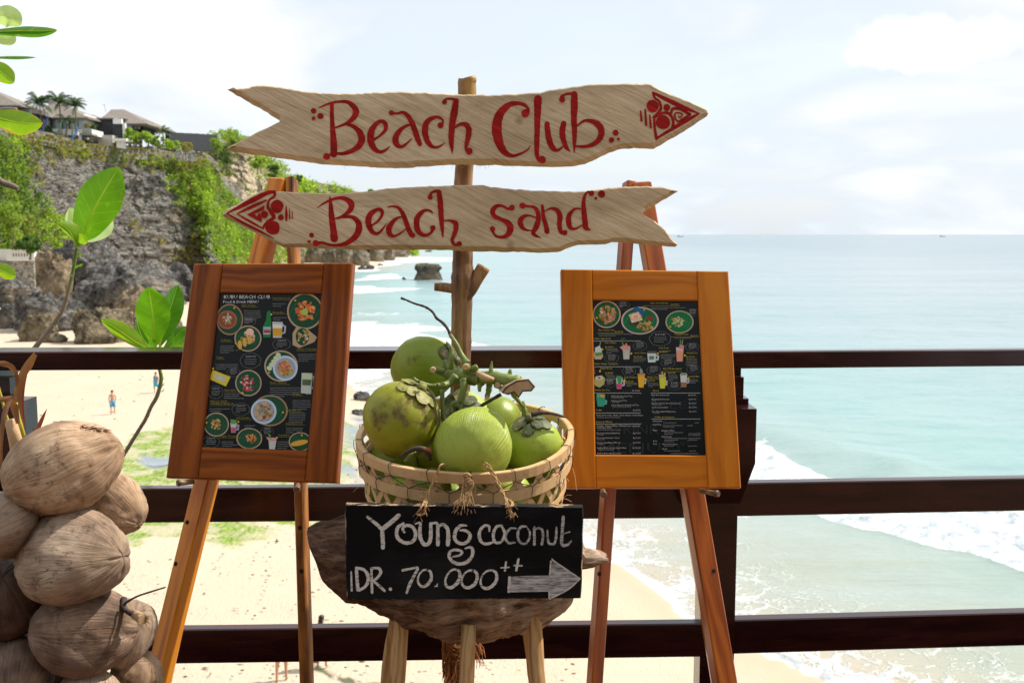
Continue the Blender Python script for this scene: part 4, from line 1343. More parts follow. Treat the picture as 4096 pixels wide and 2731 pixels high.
person(on_sand(452, 1656), 0.5 + pi, 'bare chested man in blue patterned shorts standing on the sand', 'walk', M_SKIN, 1.72, 'short', [('shorts', M_SHORTB)])
person(on_sand(625, 1572), -0.4, 'person in grey shirt and turquoise shorts half hidden by the leafy stem', 'walk', M_SKIN, 1.7, 'short', [('shirt', M_SHIRT), ('shorts', M_TURQ)])
g = on_sand(1290, 2668)
person(g, pi - 0.3, 'person with long black ponytail seen above the lowest rail', 'stand', M_SKIN, 1.62, 'long', [('top', M_RED), ('brief', M_RED)])
person(on_sand(1128, 2722), pi + 0.1, 'person in red swimwear whose bare legs show under the lowest rail', 'walk', M_SKIN, 1.66, 'short', [('brief', M_RED), ('top', M_RED)])

# ================================================================ RAILING
ZB = P(708, 2652, 3.30).z
A_ = P(708, 2652, 3.30)
B_ = G(2790, 2625, ZB); C_ = G(2946, 2616, ZB); D_ = G(4096, 2583, ZB)
dAB = (B_ - A_).normalized(); dCD = (D_ - C_).normalized()
nAB = Vector((-dAB.y, dAB.x, 0)); nCD = Vector((-dCD.y, dCD.x, 0))
fence = T('railing', 'dark stained timber railing with three rails along the deck edge', 'railing', (A_.x, A_.y, 0))


def rail(pt, dirv, nrm, pxl, pxr, pxref, ytop, ybot, depth, proud=0.0, name='rail'):
    """front face lies in the vertical plane through pt; edges read off at pixel column pxref"""
    o = pt - nrm * proud
    zt, zb = PL(pxref, ytop, o, nrm).z, PL(pxref, ybot, o, nrm).z
    a, b = PL(pxl, ytop, o, nrm), PL(pxr, ytop, o, nrm)
    a.z = b.z = (zt + zb) / 2
    return beam(name, a + nrm * depth / 2, b + nrm * depth / 2, depth, zt - zb, M_RAIL, fence, ch=0.004)


post_n = Vector((0, 1, 0))
rail(A_, dAB, nAB, -900, 2900, 1000, 1404, 1478, 0.135, 0.04, 'hand_rail')
rail(A_, dAB, nAB, -900, 2835, 1000, 1950, 2087, 0.045)
rail(A_, dAB, nAB, -900, 2835, 1000, 2514, 2650, 0.045)
rail(C_, dCD, nCD, 2900, 8200, 3000, 1406, 1474, 0.05, 0.0, 'hand_rail')
rail(C_, dCD, nCD, 2930, 8200, 3000, 1931, 2064, 0.05)
rail(C_, dCD, nCD, 2930, 8200, 3000, 2478, 2613, 0.05)
yp = (B_.y + C_.y) / 2 - 0.004


def fpost(xl, xr, y, label=None):
    a, b = P(xl, 2300, y), P(xr, 2300, y)
    zt = P(xl, 1470, y).z
    mb = MB().box(((a.x + b.x) / 2, y + 0.055, (zt - 0.55) / 2), (b.x - a.x, 0.11, zt + 0.55))
    return mb.obj('post', M_RAIL, fence)


fpost(2806, 2944, yp)
q_ = PL(8200, 2300, C_, nCD)
MB().box((q_.x, q_.y + 0.055, 0.25), (0.12, 0.11, 1.6)).obj('post', M_RAIL, fence)
fpost(-90, 52 - 14, A_.y - 0.05)


def bracket_box(cx0, cx1, Yf, ups, steps, ytb, ybb, lab, brx):
    """stepped lamp bracket fixed to the front of a post"""
    a, b = P(cx0, ytb, Yf), P(cx1, ytb, Yf)
    zb_ = P(cx1, ybb, Yf).z
    root = T('post_bracket', lab, 'bracket', ((a.x + b.x) / 2, Yf, zb_))
    dpt = 0.135
    cx = (a.x + b.x) / 2
    MB().box((cx, Yf + dpt / 2, (a.z + zb_) / 2), (b.x - a.x, dpt, a.z - zb_)).obj('box', M_RAIL, root)
    (s0, s1, sy0) = steps
    p, q = P(s0, sy0, Yf + dpt - 0.02), P(s1, sy0, Yf + dpt - 0.02)
    MB().box(((p.x + q.x) / 2, Yf + dpt - 0.02, (p.z + a.z) / 2), (q.x - p.x, 0.06, p.z - a.z)).obj('plinth', M_RAIL, root)
    (u0, u1, uy0) = ups
    r, s = P(u0, uy0, Yf + dpt - 0.01), P(u1, uy0, Yf + dpt - 0.01)
    MB().box(((r.x + s.x) / 2, Yf + dpt - 0.005, (r.z + p.z) / 2), (s.x - r.x, 0.05, r.z - p.z)).obj('upper_block', M_RAIL, root)
    # tapering corbel
    zc = P(brx[2], brx[3], Yf + 0.10).z
    xr0 = P(brx[1], ybb, Yf + 0.06).x; xr1 = P(brx[2], brx[3], Yf + 0.12).x
    hw0, hw1 = xr0 - cx, xr1 - cx
    vs = [(cx - hw0, Yf + 0.02, zb_), (cx + hw0, Yf + 0.02, zb_), (cx + hw0, Yf + dpt, zb_), (cx - hw0, Yf + dpt, zb_),
          (cx - hw1, Yf + dpt - 0.03, zc), (cx + hw1, Yf + dpt - 0.03, zc), (cx + hw1, Yf + dpt, zc), (cx - hw1, Yf + dpt, zc)]
    MB().add(vs, [(0, 3, 2, 1), (4, 5, 6, 7), (0, 1, 5, 4), (1, 2, 6, 5), (2, 3, 7, 6), (3, 0, 4, 7)]).obj('corbel', M_RAIL, root)


bracket_box(2724, 3027, yp - 0.15, (2780, 2970, 1505), (2765, 2986, 1588), 1635, 1855, 'stepped dark timber bracket box on the railing post behind the right menu board', (0, 3010, 2957, 2014))
bracket_box(-240, 66, A_.y - 0.17, (-180, 50, 1508), (-190, 61, 1578), 1612, 1830, 'stepped dark timber bracket box on the railing at the left picture edge', (0, 50, 8, 1990))

# ---- added unseen pavilion behind the viewpoint, gives the rails darkness to reflect
M_BACKDROP = wood('added_backdrop_timber', [(0.05, 0.025, 0.012), (0.11, 0.06, 0.03), (0.18, 0.11, 0.06)], rough=0.7, spec=0.2)
backdrop = T('pavilion', 'added unseen dark timber wall and roof behind the viewpoint for the rails to reflect', 'pavilion', (0, -3.2, 0))
for i in range(44):
    MB().box((-5.38 + i * 0.25, -3.45, 1.6), (0.243, 0.03, 3.2)).obj('plank', M_BACKDROP, backdrop)
MB().box((0, -3.1, 3.28), (11.6, 2.4, 0.08), Matrix.Rotation(0.0, 4, 'X')).obj('roof', M_BACKDROP, backdrop)
for x in (-5.3, 0.0, 5.3): MB().box((x, -2.1, 1.62), (0.14, 0.14, 3.23)).obj('post', M_BACKDROP, backdrop)

# ================================================================ SIGNPOST
YP = 2.62
sp = T('signpost', 'peeled branch signpost carrying two carved arrow boards with red lettering', 'signpost', (P(1845, 2400, YP).x, YP, 0))
M_POLE, t = newmat('weathered_branch')
o = t.obj()
g1 = t.noise(t.map(o, (14, 14, 1.6)), 1.6, 6, 0.65, 0.5)
g2 = t.noise(t.map(o, (90, 90, 5)), 1.0, 4, 0.6)
big = t.noise(t.map(o, (6, 6, 2.5)), 1.0, 4, 0.6, 0.4)
f = t.math('ADD', t.math('MULTIPLY', g1, 0.65), t.math('MULTIPLY', g2, 0.35))
c = t.ramp(f, [(0.36, (0.05, 0.022, 0.012)), (0.46, (0.20, 0.095, 0.04)), (0.56, (0.38, 0.20, 0.085)), (0.7, (0.56, 0.36, 0.18))])
c = t.mix(t.mask(big, 0.48, 0.60), c, t.mix(g2, (0.05, 0.025, 0.015), (0.17, 0.09, 0.045)))
c = t.mix(t.math('MULTIPLY', t.mask(t.noise(t.map(o, (5, 5, 1.8), loc=(3, 1, 5)), 1.0, 3, 0.6), 0.60, 0.70), 0.5), c, (0.50, 0.28, 0.05))
t.out(t.bsdf(c, 0.55, t.bump(f, 0.5, 0.01), 0.4))
pole = [(1869, 312, 35), (1868, 350, 36), (1866, 500, 37), (1857, 660, 36), (1853, 760, 37), (1852, 900, 39), (1851, 1010, 40), (1851, 1070, 42), (1852, 1120, 48), (1850, 1165, 46),
        (1848, 1200, 42), (1846, 1300, 41), (1844, 1400, 41), (1840, 1600, 40), (1832, 1900, 39), (1822, 2300, 36), (1818, 2540, 34), (1812, 2730, 32)]
kk = YP / FX
pp = catmull(pole, 4)
MBp = MB()
pts3 = [P(p[0], p[1], YP) for p in pp]
last = pts3[-1]
pts3.append(Vector((last.x, YP, 0))); rr = [p[2] * kk for p in pp] + [32 * kk]
pts3 = [p + Vector((0.002 * fbm(i * 0.5, 1, 0, 2), 0.002 * fbm(i * 0.5, 7, 0, 2), 0)) for i, p in enumerate(pts3)]
MBp.tube(pts3, rr, 20)
po = MBp.obj('pole', M_POLE, sp)


def stub(pts, rad):
    q = catmull([(*p, r) for p, r in zip(pts, rad)], 4)
    o = MB().tube([P(a[0], a[1], YP + a[2]) for a in q], [a[3] * kk for a in q], 14).obj('branch_stub', M_POLE, po)
    MB().ell(P(pts[-1][0], pts[-1][1], YP), (rad[-1] * kk * 0.9, 0.004, rad[-1] * kk * 0.9), None, 10, 6)
    return o


stub([(1852, 1185, 0), (1880, 1160, -0.006), (1907, 1115, -0.006), (1935, 1068, 0)], [30, 27, 26, 28])
stub([(1850, 1160, 0), (1815, 1155, 0), (1775, 1149, 0), (1738, 1147, 0)], [26, 20, 19, 16])
# coir fibre wound round the foot of the pole
M_COIR = simple('coir_fibre', (0.42, 0.16, 0.045), 0.9, nscale=40, nvar=0.5)
mb = MB()
rs = random.Random(4)
for i in range(70):
    z0 = P(1818, rs.uniform(2560, 2700), YP).z
    a0_ = rs.uniform(0, 6.28); n = 14; da_ = rs.uniform(0.2, 0.42)
    r_ = 37 * kk + rs.uniform(0, 0.008)
    pts = [(P(1818, 2600, YP).x + cos(a0_ + da_ * k) * (r_ + 0.004 * rs.random()), YP + sin(a0_ + da_ * k) * r_, z0 + 0.004 * k * rs.uniform(-1, 1) + 0.002 * k * rs.uniform(-1, 1.5)) for k in range(n)]
    mb.tube(pts, 0.0009, 3, cap=False)
for i in range(16):
    a = P(rs.uniform(1880, 1925), rs.uniform(2560, 2600), YP - 0.03)
    b = a + Vector((rs.uniform(0.0, 0.03), -0.01, -rs.uniform(0.02, 0.06)))
    mb.tube([a, a.lerp(b, 0.5) + Vector((0.006, 0, 0)), b], 0.0010, 3, cap=False)
for i in range(8):
    a = P(rs.uniform(1790, 1830), rs.uniform(2640, 2690), YP - 0.03)
    b = a + Vector((rs.uniform(-0.03, 0.01), -0.02, -rs.uniform(0.04, 0.09)))
    mb.tube([a, a.lerp(b, 0.5) + Vector((rs.uniform(-.01, .01), 0, 0)), b], 0.0010, 3, cap=False)
cf = mb.obj('coir_wrap', M_COIR, sp)
cf['kind'] = 'stuff'

# board timber: diagonal saw marks over pale wood
M_BOARD, t = newmat('sawn_pale_board')
o = t.obj()
rot = (0, radians(-27), 0)
wv_ = t.noise(o, 2.2, 3, 0.5)
ox = t.n('ShaderNodeVectorMath', {0: o, 1: t.n('ShaderNodeCombineXYZ', {'Z': t.math('MULTIPLY', wv_, 0.035)}).outputs[0]}, operation='ADD').outputs[0]
orr = t.map(ox, rot=rot)
m1 = t.noise(t.map(orr, (5, 6, 85)), 1.0, 5, 0.7)
m2 = t.noise(t.map(orr, (14, 16, 260)), 1.0, 4, 0.7)
m3 = t.noise(t.map(ox, (2.2, 4, 7)), 1.0, 4, 0.6, 0.5)
geo = t.n('ShaderNodeNewGeometry').outputs['Normal']
# curved rasp marks in patches
arc = t.n('ShaderNodeTexWave', {'Vector': t.map(ox, (1, 1, 1), loc=(-0.14, 0, 0.12)), 'Scale': 22.0, 'Distortion': 2.2, 'Detail': 2.0}, wave_type='RINGS').outputs['Fac']
arcm = t.mask(t.noise(o, 4.2, 2, 0.5), 0.55, 0.66)
f = t.math('ADD', t.math('MULTIPLY', m1, 0.55), t.math('MULTIPLY', m2, 0.45))
c = t.ramp(f, [(0.32, (0.33, 0.215, 0.115)), (0.43, (0.54, 0.395, 0.235)), (0.51, (0.66, 0.50, 0.315)), (0.62, (0.76, 0.61, 0.41))])
c = t.mix(t.math('MULTIPLY', t.mask(m3, 0.48, 0.66), 0.45), c, (0.31, 0.21, 0.12))
c = t.mix(t.math('MULTIPLY', t.mask(t.noise(t.map(o, (9, 5, 9), loc=(2, 3, 1)), 1.0, 2, 0.4), 0.70, 0.76), 0.7), c, (0.16, 0.09, 0.05))
c = t.mix(t.math('MULTIPLY', t.math('MULTIPLY', arcm, t.mask(arc, 0.35, 0.8)), 0.25), c, (0.66, 0.54, 0.38))
hgt = t.math('ADD', f, t.math('MULTIPLY', t.math('MULTIPLY', arcm, arc), 0.12))
t.out(t.bsdf(c, 0.75, t.bump(hgt, 0.7, 0.008), 0.12))
M_PAINT, t = newmat('red_paint')
o = t.obj()
m1 = t.noise(t.map(t.map(o, rot=rot), (2.2, 4, 60)), 1.0, 5, 0.7)
c = t.mix(t.mask(m1, 0.40, 0.62), (0.26, 0.006, 0.005), (0.42, 0.014, 0.010))
t.out(t.bsdf(c, 0.5, t.bump(m1, 0.6, 0.006), 0.15))
A_CROP = (0.4911, 850, 280); B_CROP = (0.4911, 1850, 280)


def cvt(pts, crop):
    s, ox_, oy_ = crop
    return [(ox_ + p[0] * s, oy_ + p[1] * s, *p[2:]) for p in pts]


def area2(p): return sum(p[i][0] * p[(i + 1) % len(p)][1] - p[(i + 1) % len(p)][0] * p[i][1] for i in range(len(p)))


def slab(pix, Y, thick, inset_lo, inset_hi, name, mat, parent, split_y, label, seed=0):
    """outline in pixels at depth Y: chamfered rim, ragged back, real thickness"""
    pts = [P(p[0], p[1], Y) for p in pix]
    q = [(p.x, p.z) for p in pts]
    # subdivide and roughen
    q2 = []
    for i in range(len(q)):
        a, b = Vector(q[i]), Vector(q[(i + 1) % len(q)])
        n = max(1, int((b - a).length / 0.010))
        for k in range(n):
            c_ = a.lerp(b, k / n)
            rr_ = 0.0 if k == 0 else 0.0010
            q2.append((c_.x + rr_ * fbm(c_.x * 60, c_.y * 60, seed, 3), c_.y + rr_ * 2.0 * fbm(c_.x * 45, c_.y * 45, seed + 5, 3)))
    q = q2
    if area2(q) < 0: q.reverse()
    n = len(q)
    nor = []
    for i in range(n):
        a, b, c_ = Vector(q[i - 1]), Vector(q[i]), Vector(q[(i + 1) % n])
        e1, e2 = (b - a).normalized(), (c_ - b).normalized()
        n1, n2 = Vector((-e1.y, e1.x)), Vector((-e2.y, e2.x))
        m_ = (n1 + n2)
        nor.append(m_.normalized() if m_.length > 1e-6 else n1)
    zmid = P(0, split_y, Y).z
    front, mid, back = [], [], []
    for i in range(n):
        low = max(0, min(1, nor[i].y * 1.4))  # inward normal points up on the lower rim
        ins = inset_hi + (inset_lo - inset_hi) * low * (0.75 + 0.5 * noise.noise(Vector((q[i][0] * 6, 0, seed))))
        front.append((q[i][0] + nor[i].x * ins, Y, q[i][1] + nor[i].y * ins))
        dpt = 0.003 + 0.014 * low
        mid.append((q[i][0], Y + dpt, q[i][1]))
        back.append((q[i][0] + nor[i].x * 0.004 * (1 + fbm(q[i][0] * 20, q[i][1] * 20, 3, 2)), Y + thick, q[i][1] + nor[i].y * 0.004))
    mb = MB()
    tri = geometry.tessellate_polygon([[Vector((a[0], a[2], 0)) for a in front]])
    vs = front + mid + back
    fs = []
    for i in range(n):
        j = (i + 1) % n
        fs += [(i, j, n + j, n + i), (n + i, n + j, 2 * n + j, 2 * n + i)]
    for tr_ in tri:
        fs.append(tuple(tr_)); fs.append(tuple(2 * n + a for a in reversed(tr_)))
    mb.add(vs, fs)
    me = mb.mesh(name, mat, Vector((pts[0].x, Y, pts[0].z)))
    import bmesh
    bm = bmesh.new(); bm.from_mesh(me); bmesh.ops.recalc_face_normals(bm, faces=bm.faces); bm.to_mesh(me); bm.free()
    return link(name, me, parent, Matrix.Translation(Vector((pts[0].x, Y, pts[0].z))), label)


def stroke_mesh(strokes, dots, polys, to3, wscale, nrm, lift0=0.0006, n=7, rag=0.0, bulge=0.0):
    """strokes: lists of (px,py,w) in source pixels -> flat painted ribbons standing proud of the surface"""
    mb = MB()
    k = 0
    for st_ in strokes:
        q = catmull(st_, n)
        off = nrm * (lift0 + k * 0.00012); k += 1
        L, R = [], []
        for i, p in enumerate(q):
            a = q[max(0, i - 1)]; b = q[min(len(q) - 1, i + 1)]
            dx, dy = b[0] - a[0], b[1] - a[1]
            l_ = sqrt(dx * dx + dy * dy) or 1
            nx, ny = -dy / l_, dx / l_
            w1 = p[2] / 2 * wscale * (1 + rag * noise.noise(Vector((p[0] * .09, p[1] * .09, 1))))
            w2_ = p[2] / 2 * wscale * (1 + rag * noise.noise(Vector((p[0] * .09, p[1] * .09, 9))))
            L.append(to3(p[0] + nx * w1, p[1] + ny * w1) + off); R.append(to3(p[0] - nx * w2_, p[1] - ny * w2_) + off)
        m_ = len(q)
        mb.add(L + R, [(i, i + 1, m_ + i + 1, m_ + i) for i in range(m_ - 1)])
        for e, tip in ((0, q[0]), (-1, q[-1])):
            r_ = tip[2] / 2 * wscale
            if r_ * 1 > 3:
                c_ = [to3(tip[0] + r_ * 0.97 * cos(a), tip[1] + r_ * 0.97 * sin(a)) + off + nrm * 0.00005 for a in [2 * pi * j / 14 for j in range(14)]]
                mb.add(c_, [tuple(range(14))])
    for (x, y, r_) in dots:
        off = nrm * (lift0 + k * 0.00012); k += 1
        c_ = [to3(x + r_ * wscale * (1 + 0.05 * sin(3 * a + x)) * cos(a), y + r_ * wscale * (1 + 0.05 * cos(2 * a + y)) * sin(a)) + off for a in [2 * pi * j / 22 for j in range(22)]]
        mb.add(c_, [tuple(range(22))])
    for pg in polys:
        off = nrm * (lift0 + k * 0.00012); k += 1
        v3 = [to3(x, y) + off for x, y in pg]
        tri = geometry.tessellate_polygon([[Vector((x, y, 0)) for x, y in pg]])
        mb.add(v3, [tuple(t_) for t_ in tri])
    return mb


YB = 2.545
out1 = cvt([(115, 160), (290, 145), (330, 130), (370, 126), (430, 127), (550, 140), (700, 165), (850, 183), (1000, 190), (1140, 192), (1300, 183), (1500, 177), (1700, 185), (1850, 192), (2000, 198)], A_CROP) \
    + cvt([(120, 202), (230, 205), (400, 198), (600, 185), (750, 160), (900, 135), (1000, 122), (1150, 115), (1350, 111), (1535, 114), (1600, 155), (1700, 200), (1850, 255), (1990, 320), (2005, 350), (2000, 372),
            (1900, 440), (1780, 515), (1650, 590), (1565, 640), (1400, 632), (1300, 640), (1200, 670), (1100, 720), (1000, 765), (880, 785), (700, 788), (400, 780), (100, 770)], B_CROP) \
    + cvt([(2000, 768), (1850, 775), (1700, 785), (1550, 797), (1350, 795), (1150, 780), (950, 770), (750, 745), (500, 712), (300, 685), (150, 660), (105, 640), (250, 565), (400, 490), (545, 420), (530, 405), (400, 325), (250, 240)], A_CROP)
out2 = cvt([(75, 1180), (120, 1135), (250, 1065), (380, 990), (400, 985), (650, 995), (900, 1005), (1100, 1002), (1250, 990), (1450, 965), (1600, 955), (1900, 942), (2130, 938)], A_CROP) \
    + cvt([(200, 945), (400, 970), (600, 983), (850, 990), (1000, 985), (1150, 968), (1300, 952), (1500, 946), (1640, 955), (1700, 970), (1763, 985), (1700, 1025), (1600, 1085), (1500, 1140), (1465, 1170),
            (1560, 1225), (1650, 1300), (1700, 1370), (1755, 1420), (1740, 1442), (1600, 1435), (1450, 1420), (1350, 1405), (1220, 1403), (1170, 1420), (950, 1425), (880, 1445), (800, 1480), (650, 1490), (450, 1485), (200, 1480)], B_CROP) \
    + cvt([(2130, 1480), (1950, 1470), (1700, 1465), (1400, 1465), (1200, 1465), (1000, 1460), (750, 1450), (640, 1445), (570, 1448), (400, 1360), (250, 1280), (90, 1205)], A_CROP)
b1 = slab(out1, YB, 0.032, 0.017, 0.003, 'arrow_board', M_BOARD, sp, 480, 'upper arrow board pointing right, lettered Beach Club', 1)
b2 = slab(out2, YB, 0.032, 0.015, 0.003, 'arrow_board', M_BOARD, sp, 880, 'lower arrow board pointing left, lettered Beach sand', 2)
toB = lambda x, y: P(x, y, YB)
NB = Vector((0, -1, 0))
S = 0.4911
beach1 = [
    [(862, 312, 6), (900, 295, 14), (960, 272, 20), (1030, 260, 22), (1095, 262, 30), (1140, 290, 44), (1168, 330, 52), (1158, 378, 46), (1112, 425, 34), (1060, 450, 22), (1000, 472, 14)],
    [(972, 280, 32), (974, 400, 34), (982, 520, 46), (988, 600, 54), (988, 686, 58)],
    [(1090, 440, 26), (1150, 462, 34), (1200, 510, 50), (1216, 565, 56), (1192, 620, 50), (1130, 662, 38), (1060, 682, 28), (1000, 680, 20), (955, 690, 14)],
    [(1310, 572, 22), (1365, 535, 20), (1408, 488, 30), (1406, 435, 38), (1368, 420, 30), (1322, 452, 40), (1292, 510, 54), (1290, 580, 54), (1316, 638, 46), (1362, 668, 30), (1412, 652, 20), (1447, 620, 4)],
    [(1462, 352, 20), (1502, 356, 18), (1550, 347, 26), (1590, 372, 36), (1622, 425, 42), (1645, 485, 44), (1668, 550, 46), (1690, 606, 34)],
    [(1650, 455, 10), (1590, 452, 20), (1530, 490, 36), (1492, 550, 50), (1497, 600, 46), (1532, 626, 30), (1572, 608, 20), (1625, 560, 8)],
    [(1862, 448, 24), (1878, 420, 16), (1860, 395, 22), (1820, 384, 26), (1770, 405, 38), (1736, 450, 48), (1732, 520, 50), (1756, 590, 42), (1800, 628, 26), (1850, 623, 18), (1895, 592, 4)],
    [(1888, 262, 20), (1900, 240, 16), (1940, 236, 18), (1985, 246, 28)],
    [(1985, 252, 44), (1970, 340, 56), (1952, 450, 50), (1945, 560, 44), (1950, 640, 24), (1953, 685, 4)],
    [(1960, 482, 14), (2010, 446, 22), (2060, 444, 38), (2088, 482, 46), (2084, 540, 44), (2070, 600, 34), (2066, 650, 20), (2085, 668, 26)]]
dots1 = [(824, 335, 22), (880, 376, 25), (824, 396, 15), (930, 706, 28), (1458, 350, 21), (1858, 452, 24), (1890, 262, 20), (2092, 662, 28)]
club = [
    [(515, 352, 30), (537, 325, 24), (505, 288, 28), (440, 272, 34), (370, 292, 50), (312, 350, 66), (282, 430, 78), (282, 520, 80), (306, 610, 66), (350, 675, 50), (410, 700, 28), (480, 680, 20), (530, 650, 14), (557, 612, 3)],
    [(614, 238, 66), (611, 350, 54), (608, 480, 46), (605, 600, 42), (606, 690, 36), (620, 732, 28)],
    [(688, 440, 42), (694, 500, 46), (706, 570, 48), (732, 632, 46), (772, 655, 26), (815, 628, 14)],
    [(824, 436, 44), (812, 500, 50), (822, 570, 44), (845, 630, 34), (878, 668, 4)],
    [(812, 240, 20), (805, 220, 22), (840, 200, 20), (885, 194, 22)],
    [(910, 200, 54), (910, 300, 56), (908, 400, 48), (912, 500, 42), (911, 600, 28), (910, 678, 4)],
    [(935, 455, 14), (990, 416, 22), (1050, 418, 34), (1108, 450, 54), (1132, 500, 52), (1118, 558, 46), (1070, 603, 36), (1000, 624, 26), (925, 622, 16)]]
dots1b = [(512, 355, 33), (648, 732, 31), (812, 242, 25), (1247, 512, 24), (1213, 571, 22), (1269, 564, 12)]
emb1 = [
    [(1552, 187, 20), (1690, 255, 36), (1810, 310, 34), (1926, 355, 10)], [(1926, 356, 14), (1830, 410, 30), (1700, 485, 28), (1578, 560, 16)],
    [(1580, 560, 26), (1566, 480, 20), (1560, 385, 18)], [(1552, 190, 18), (1566, 228, 18), (1602, 258, 20), (1616, 305, 20), (1600, 345, 26), (1562, 385, 26)],
    [(1562, 385, 30), (1605, 358, 22), (1670, 352, 22), (1708, 390, 24), (1716, 440, 22), (1705, 485, 26)],
    [(1700, 350, 20), (1712, 318, 22), (1770, 318, 24), (1852, 362, 24)], [(1852, 364, 20), (1790, 405, 22), (1750, 420, 16), (1728, 375, 14), (1742, 350, 12), (1790, 362, 12), (1768, 390, 10), (1758, 372, 8)]]
emb1b = [[(1450, 337, 14), (1458, 415, 18)], [(1488, 325, 14), (1495, 448, 20)], [(1525, 365, 12), (1533, 468, 18)]]
edots1 = [(1548, 296, 50), (1663, 308, 28), (1632, 425, 58)]
beach2 = [
    [(848, 1128, 4), (890, 1097, 12), (950, 1065, 22), (1020, 1044, 26), (1080, 1050, 36), (1128, 1085, 50), (1128, 1130, 44), (1090, 1170, 30), (1040, 1200, 22), (995, 1212, 12)],
    [(955, 1025, 4), (962, 1080, 28), (970, 1200, 48), (985, 1300, 52), (992, 1372, 64)],
    [(1060, 1200, 18), (1130, 1196, 28), (1182, 1232, 44), (1194, 1290, 54), (1168, 1350, 50), (1110, 1400, 40), (1040, 1425, 28), (960, 1425, 22), (900, 1408, 22), (855, 1408, 26)],
    [(1275, 1278, 12), (1340, 1238, 18), (1380, 1182, 26), (1375, 1142, 32), (1340, 1138, 28), (1292, 1170, 44), (1270, 1220, 50), (1280, 1280, 46), (1310, 1325, 34), (1350, 1330, 24), (1390, 1290, 16), (1420, 1245, 3)],
    [(1425, 1120, 8), (1460, 1110, 14), (1510, 1120, 24), (1545, 1160, 34), (1570, 1220, 38), (1595, 1290, 40), (1620, 1342, 38)],
    [(1570, 1205, 10), (1520, 1200, 16), (1470, 1235, 34), (1436, 1290, 46), (1446, 1335, 40), (1480, 1352, 24), (1530, 1330, 16), (1580, 1290, 6)],
    [(1792, 1170, 8), (1780, 1152, 16), (1740, 1142, 22), (1700, 1162, 36), (1666, 1210, 44), (1665, 1280, 46), (1690, 1330, 38), (1740, 1346, 26), (1782, 1322, 22), (1795, 1290, 26)],
    [(1772, 1030, 22), (1782, 1002, 20), (1815, 988, 24), (1845, 990, 30)],
    [(1846, 995, 40), (1855, 1080, 46), (1862, 1180, 42), (1870, 1280, 32), (1877, 1372, 4)],
    [(1875, 1230, 8), (1930, 1226, 18), (1978, 1246, 40), (1984, 1290, 40), (1965, 1350, 32), (1952, 1390, 26), (1975, 1425, 26), (2005, 1418, 24)]]
dots2 = [(808, 1345, 19), (788, 1398, 13), (843, 1411, 27), (1632, 1345, 20), (1795, 1286, 22), (1774, 1036, 21), (2010, 1415, 22)]
sand_ = [
    [(400, 1124, 24), (368, 1130, 22), (320, 1107, 22), (272, 1112, 34), (246, 1150, 42), (258, 1190, 36), (310, 1216, 32), (368, 1245, 48), (390, 1290, 54), (370, 1340, 44), (320, 1362, 26), (270, 1350, 20), (245, 1315, 20)],
    [(490, 1107, 22), (530, 1110, 20), (580, 1118, 26), (610, 1150, 34), (618, 1210, 40), (600, 1280, 44), (575, 1325, 34), (600, 1350, 26), (642, 1368, 4)],
    [(605, 1205, 12), (550, 1187, 16), (500, 1192, 32), (470, 1232, 44), (485, 1280, 36), (520, 1303, 20), (562, 1308, 10)],
    [(650, 1105, 22), (660, 1200, 34), (680, 1270, 38), (688, 1315, 44)],
    [(670, 1150, 8), (720, 1128, 20), (768, 1142, 38), (794, 1190, 42), (790, 1260, 40), (800, 1315, 34), (825, 1325, 30)],
    [(980, 1137, 8), (920, 1130, 18), (870, 1180, 36), (865, 1240, 44), (880, 1285, 34), (920, 1293, 18), (975, 1262, 10)],
    [(1050, 1003, 24), (1022, 992, 16), (997, 1022, 22), (986, 1080, 32), (990, 1160, 40), (998, 1240, 44), (1005, 1285, 42), (1045, 1303, 6)]]
dots2b = [(402, 1122, 24), (245, 1294, 22), (490, 1105, 25), (832, 1325, 22), (1050, 1005, 23), (1132, 1010, 29), (1085, 1045, 12)]
emb2 = [
    [(505, 992, 26), (440, 1005, 34), (300, 1075, 40), (118, 1168, 10)], [(116, 1168, 10), (240, 1240, 20), (380, 1310, 20), (498, 1370, 6)],
    [(438, 1062, 14), (320, 1115, 28), (200, 1172, 8)], [(200, 1172, 8), (300, 1230, 20), (412, 1292, 12)],
    [(508, 998, 24), (502, 1030, 22), (462, 1062, 18), (452, 1115, 24), (480, 1160, 32), (500, 1200, 30), (455, 1232, 24), (425, 1262, 18), (412, 1292, 16)]]
epoly2 = [cvt([(282, 1178), (425, 1102), (420, 1140), (345, 1170), (360, 1195), (385, 1160), (405, 1205), (400, 1242)], A_CROP)]
emb2b = [[(600, 1108, 6), (602, 1170, 22), (602, 1232, 12)], [(627, 1130, 6), (629, 1215, 12)], [(650, 1150, 6), (652, 1215, 8)]]
edots2 = [(527, 1112, 52), (492, 1284, 58), (425, 1177, 30), (558, 1200, 24)]


def cs_(L, crop): return [[(p[0], p[1], p[2]) for p in cvt(s_, crop)] for s_ in L]


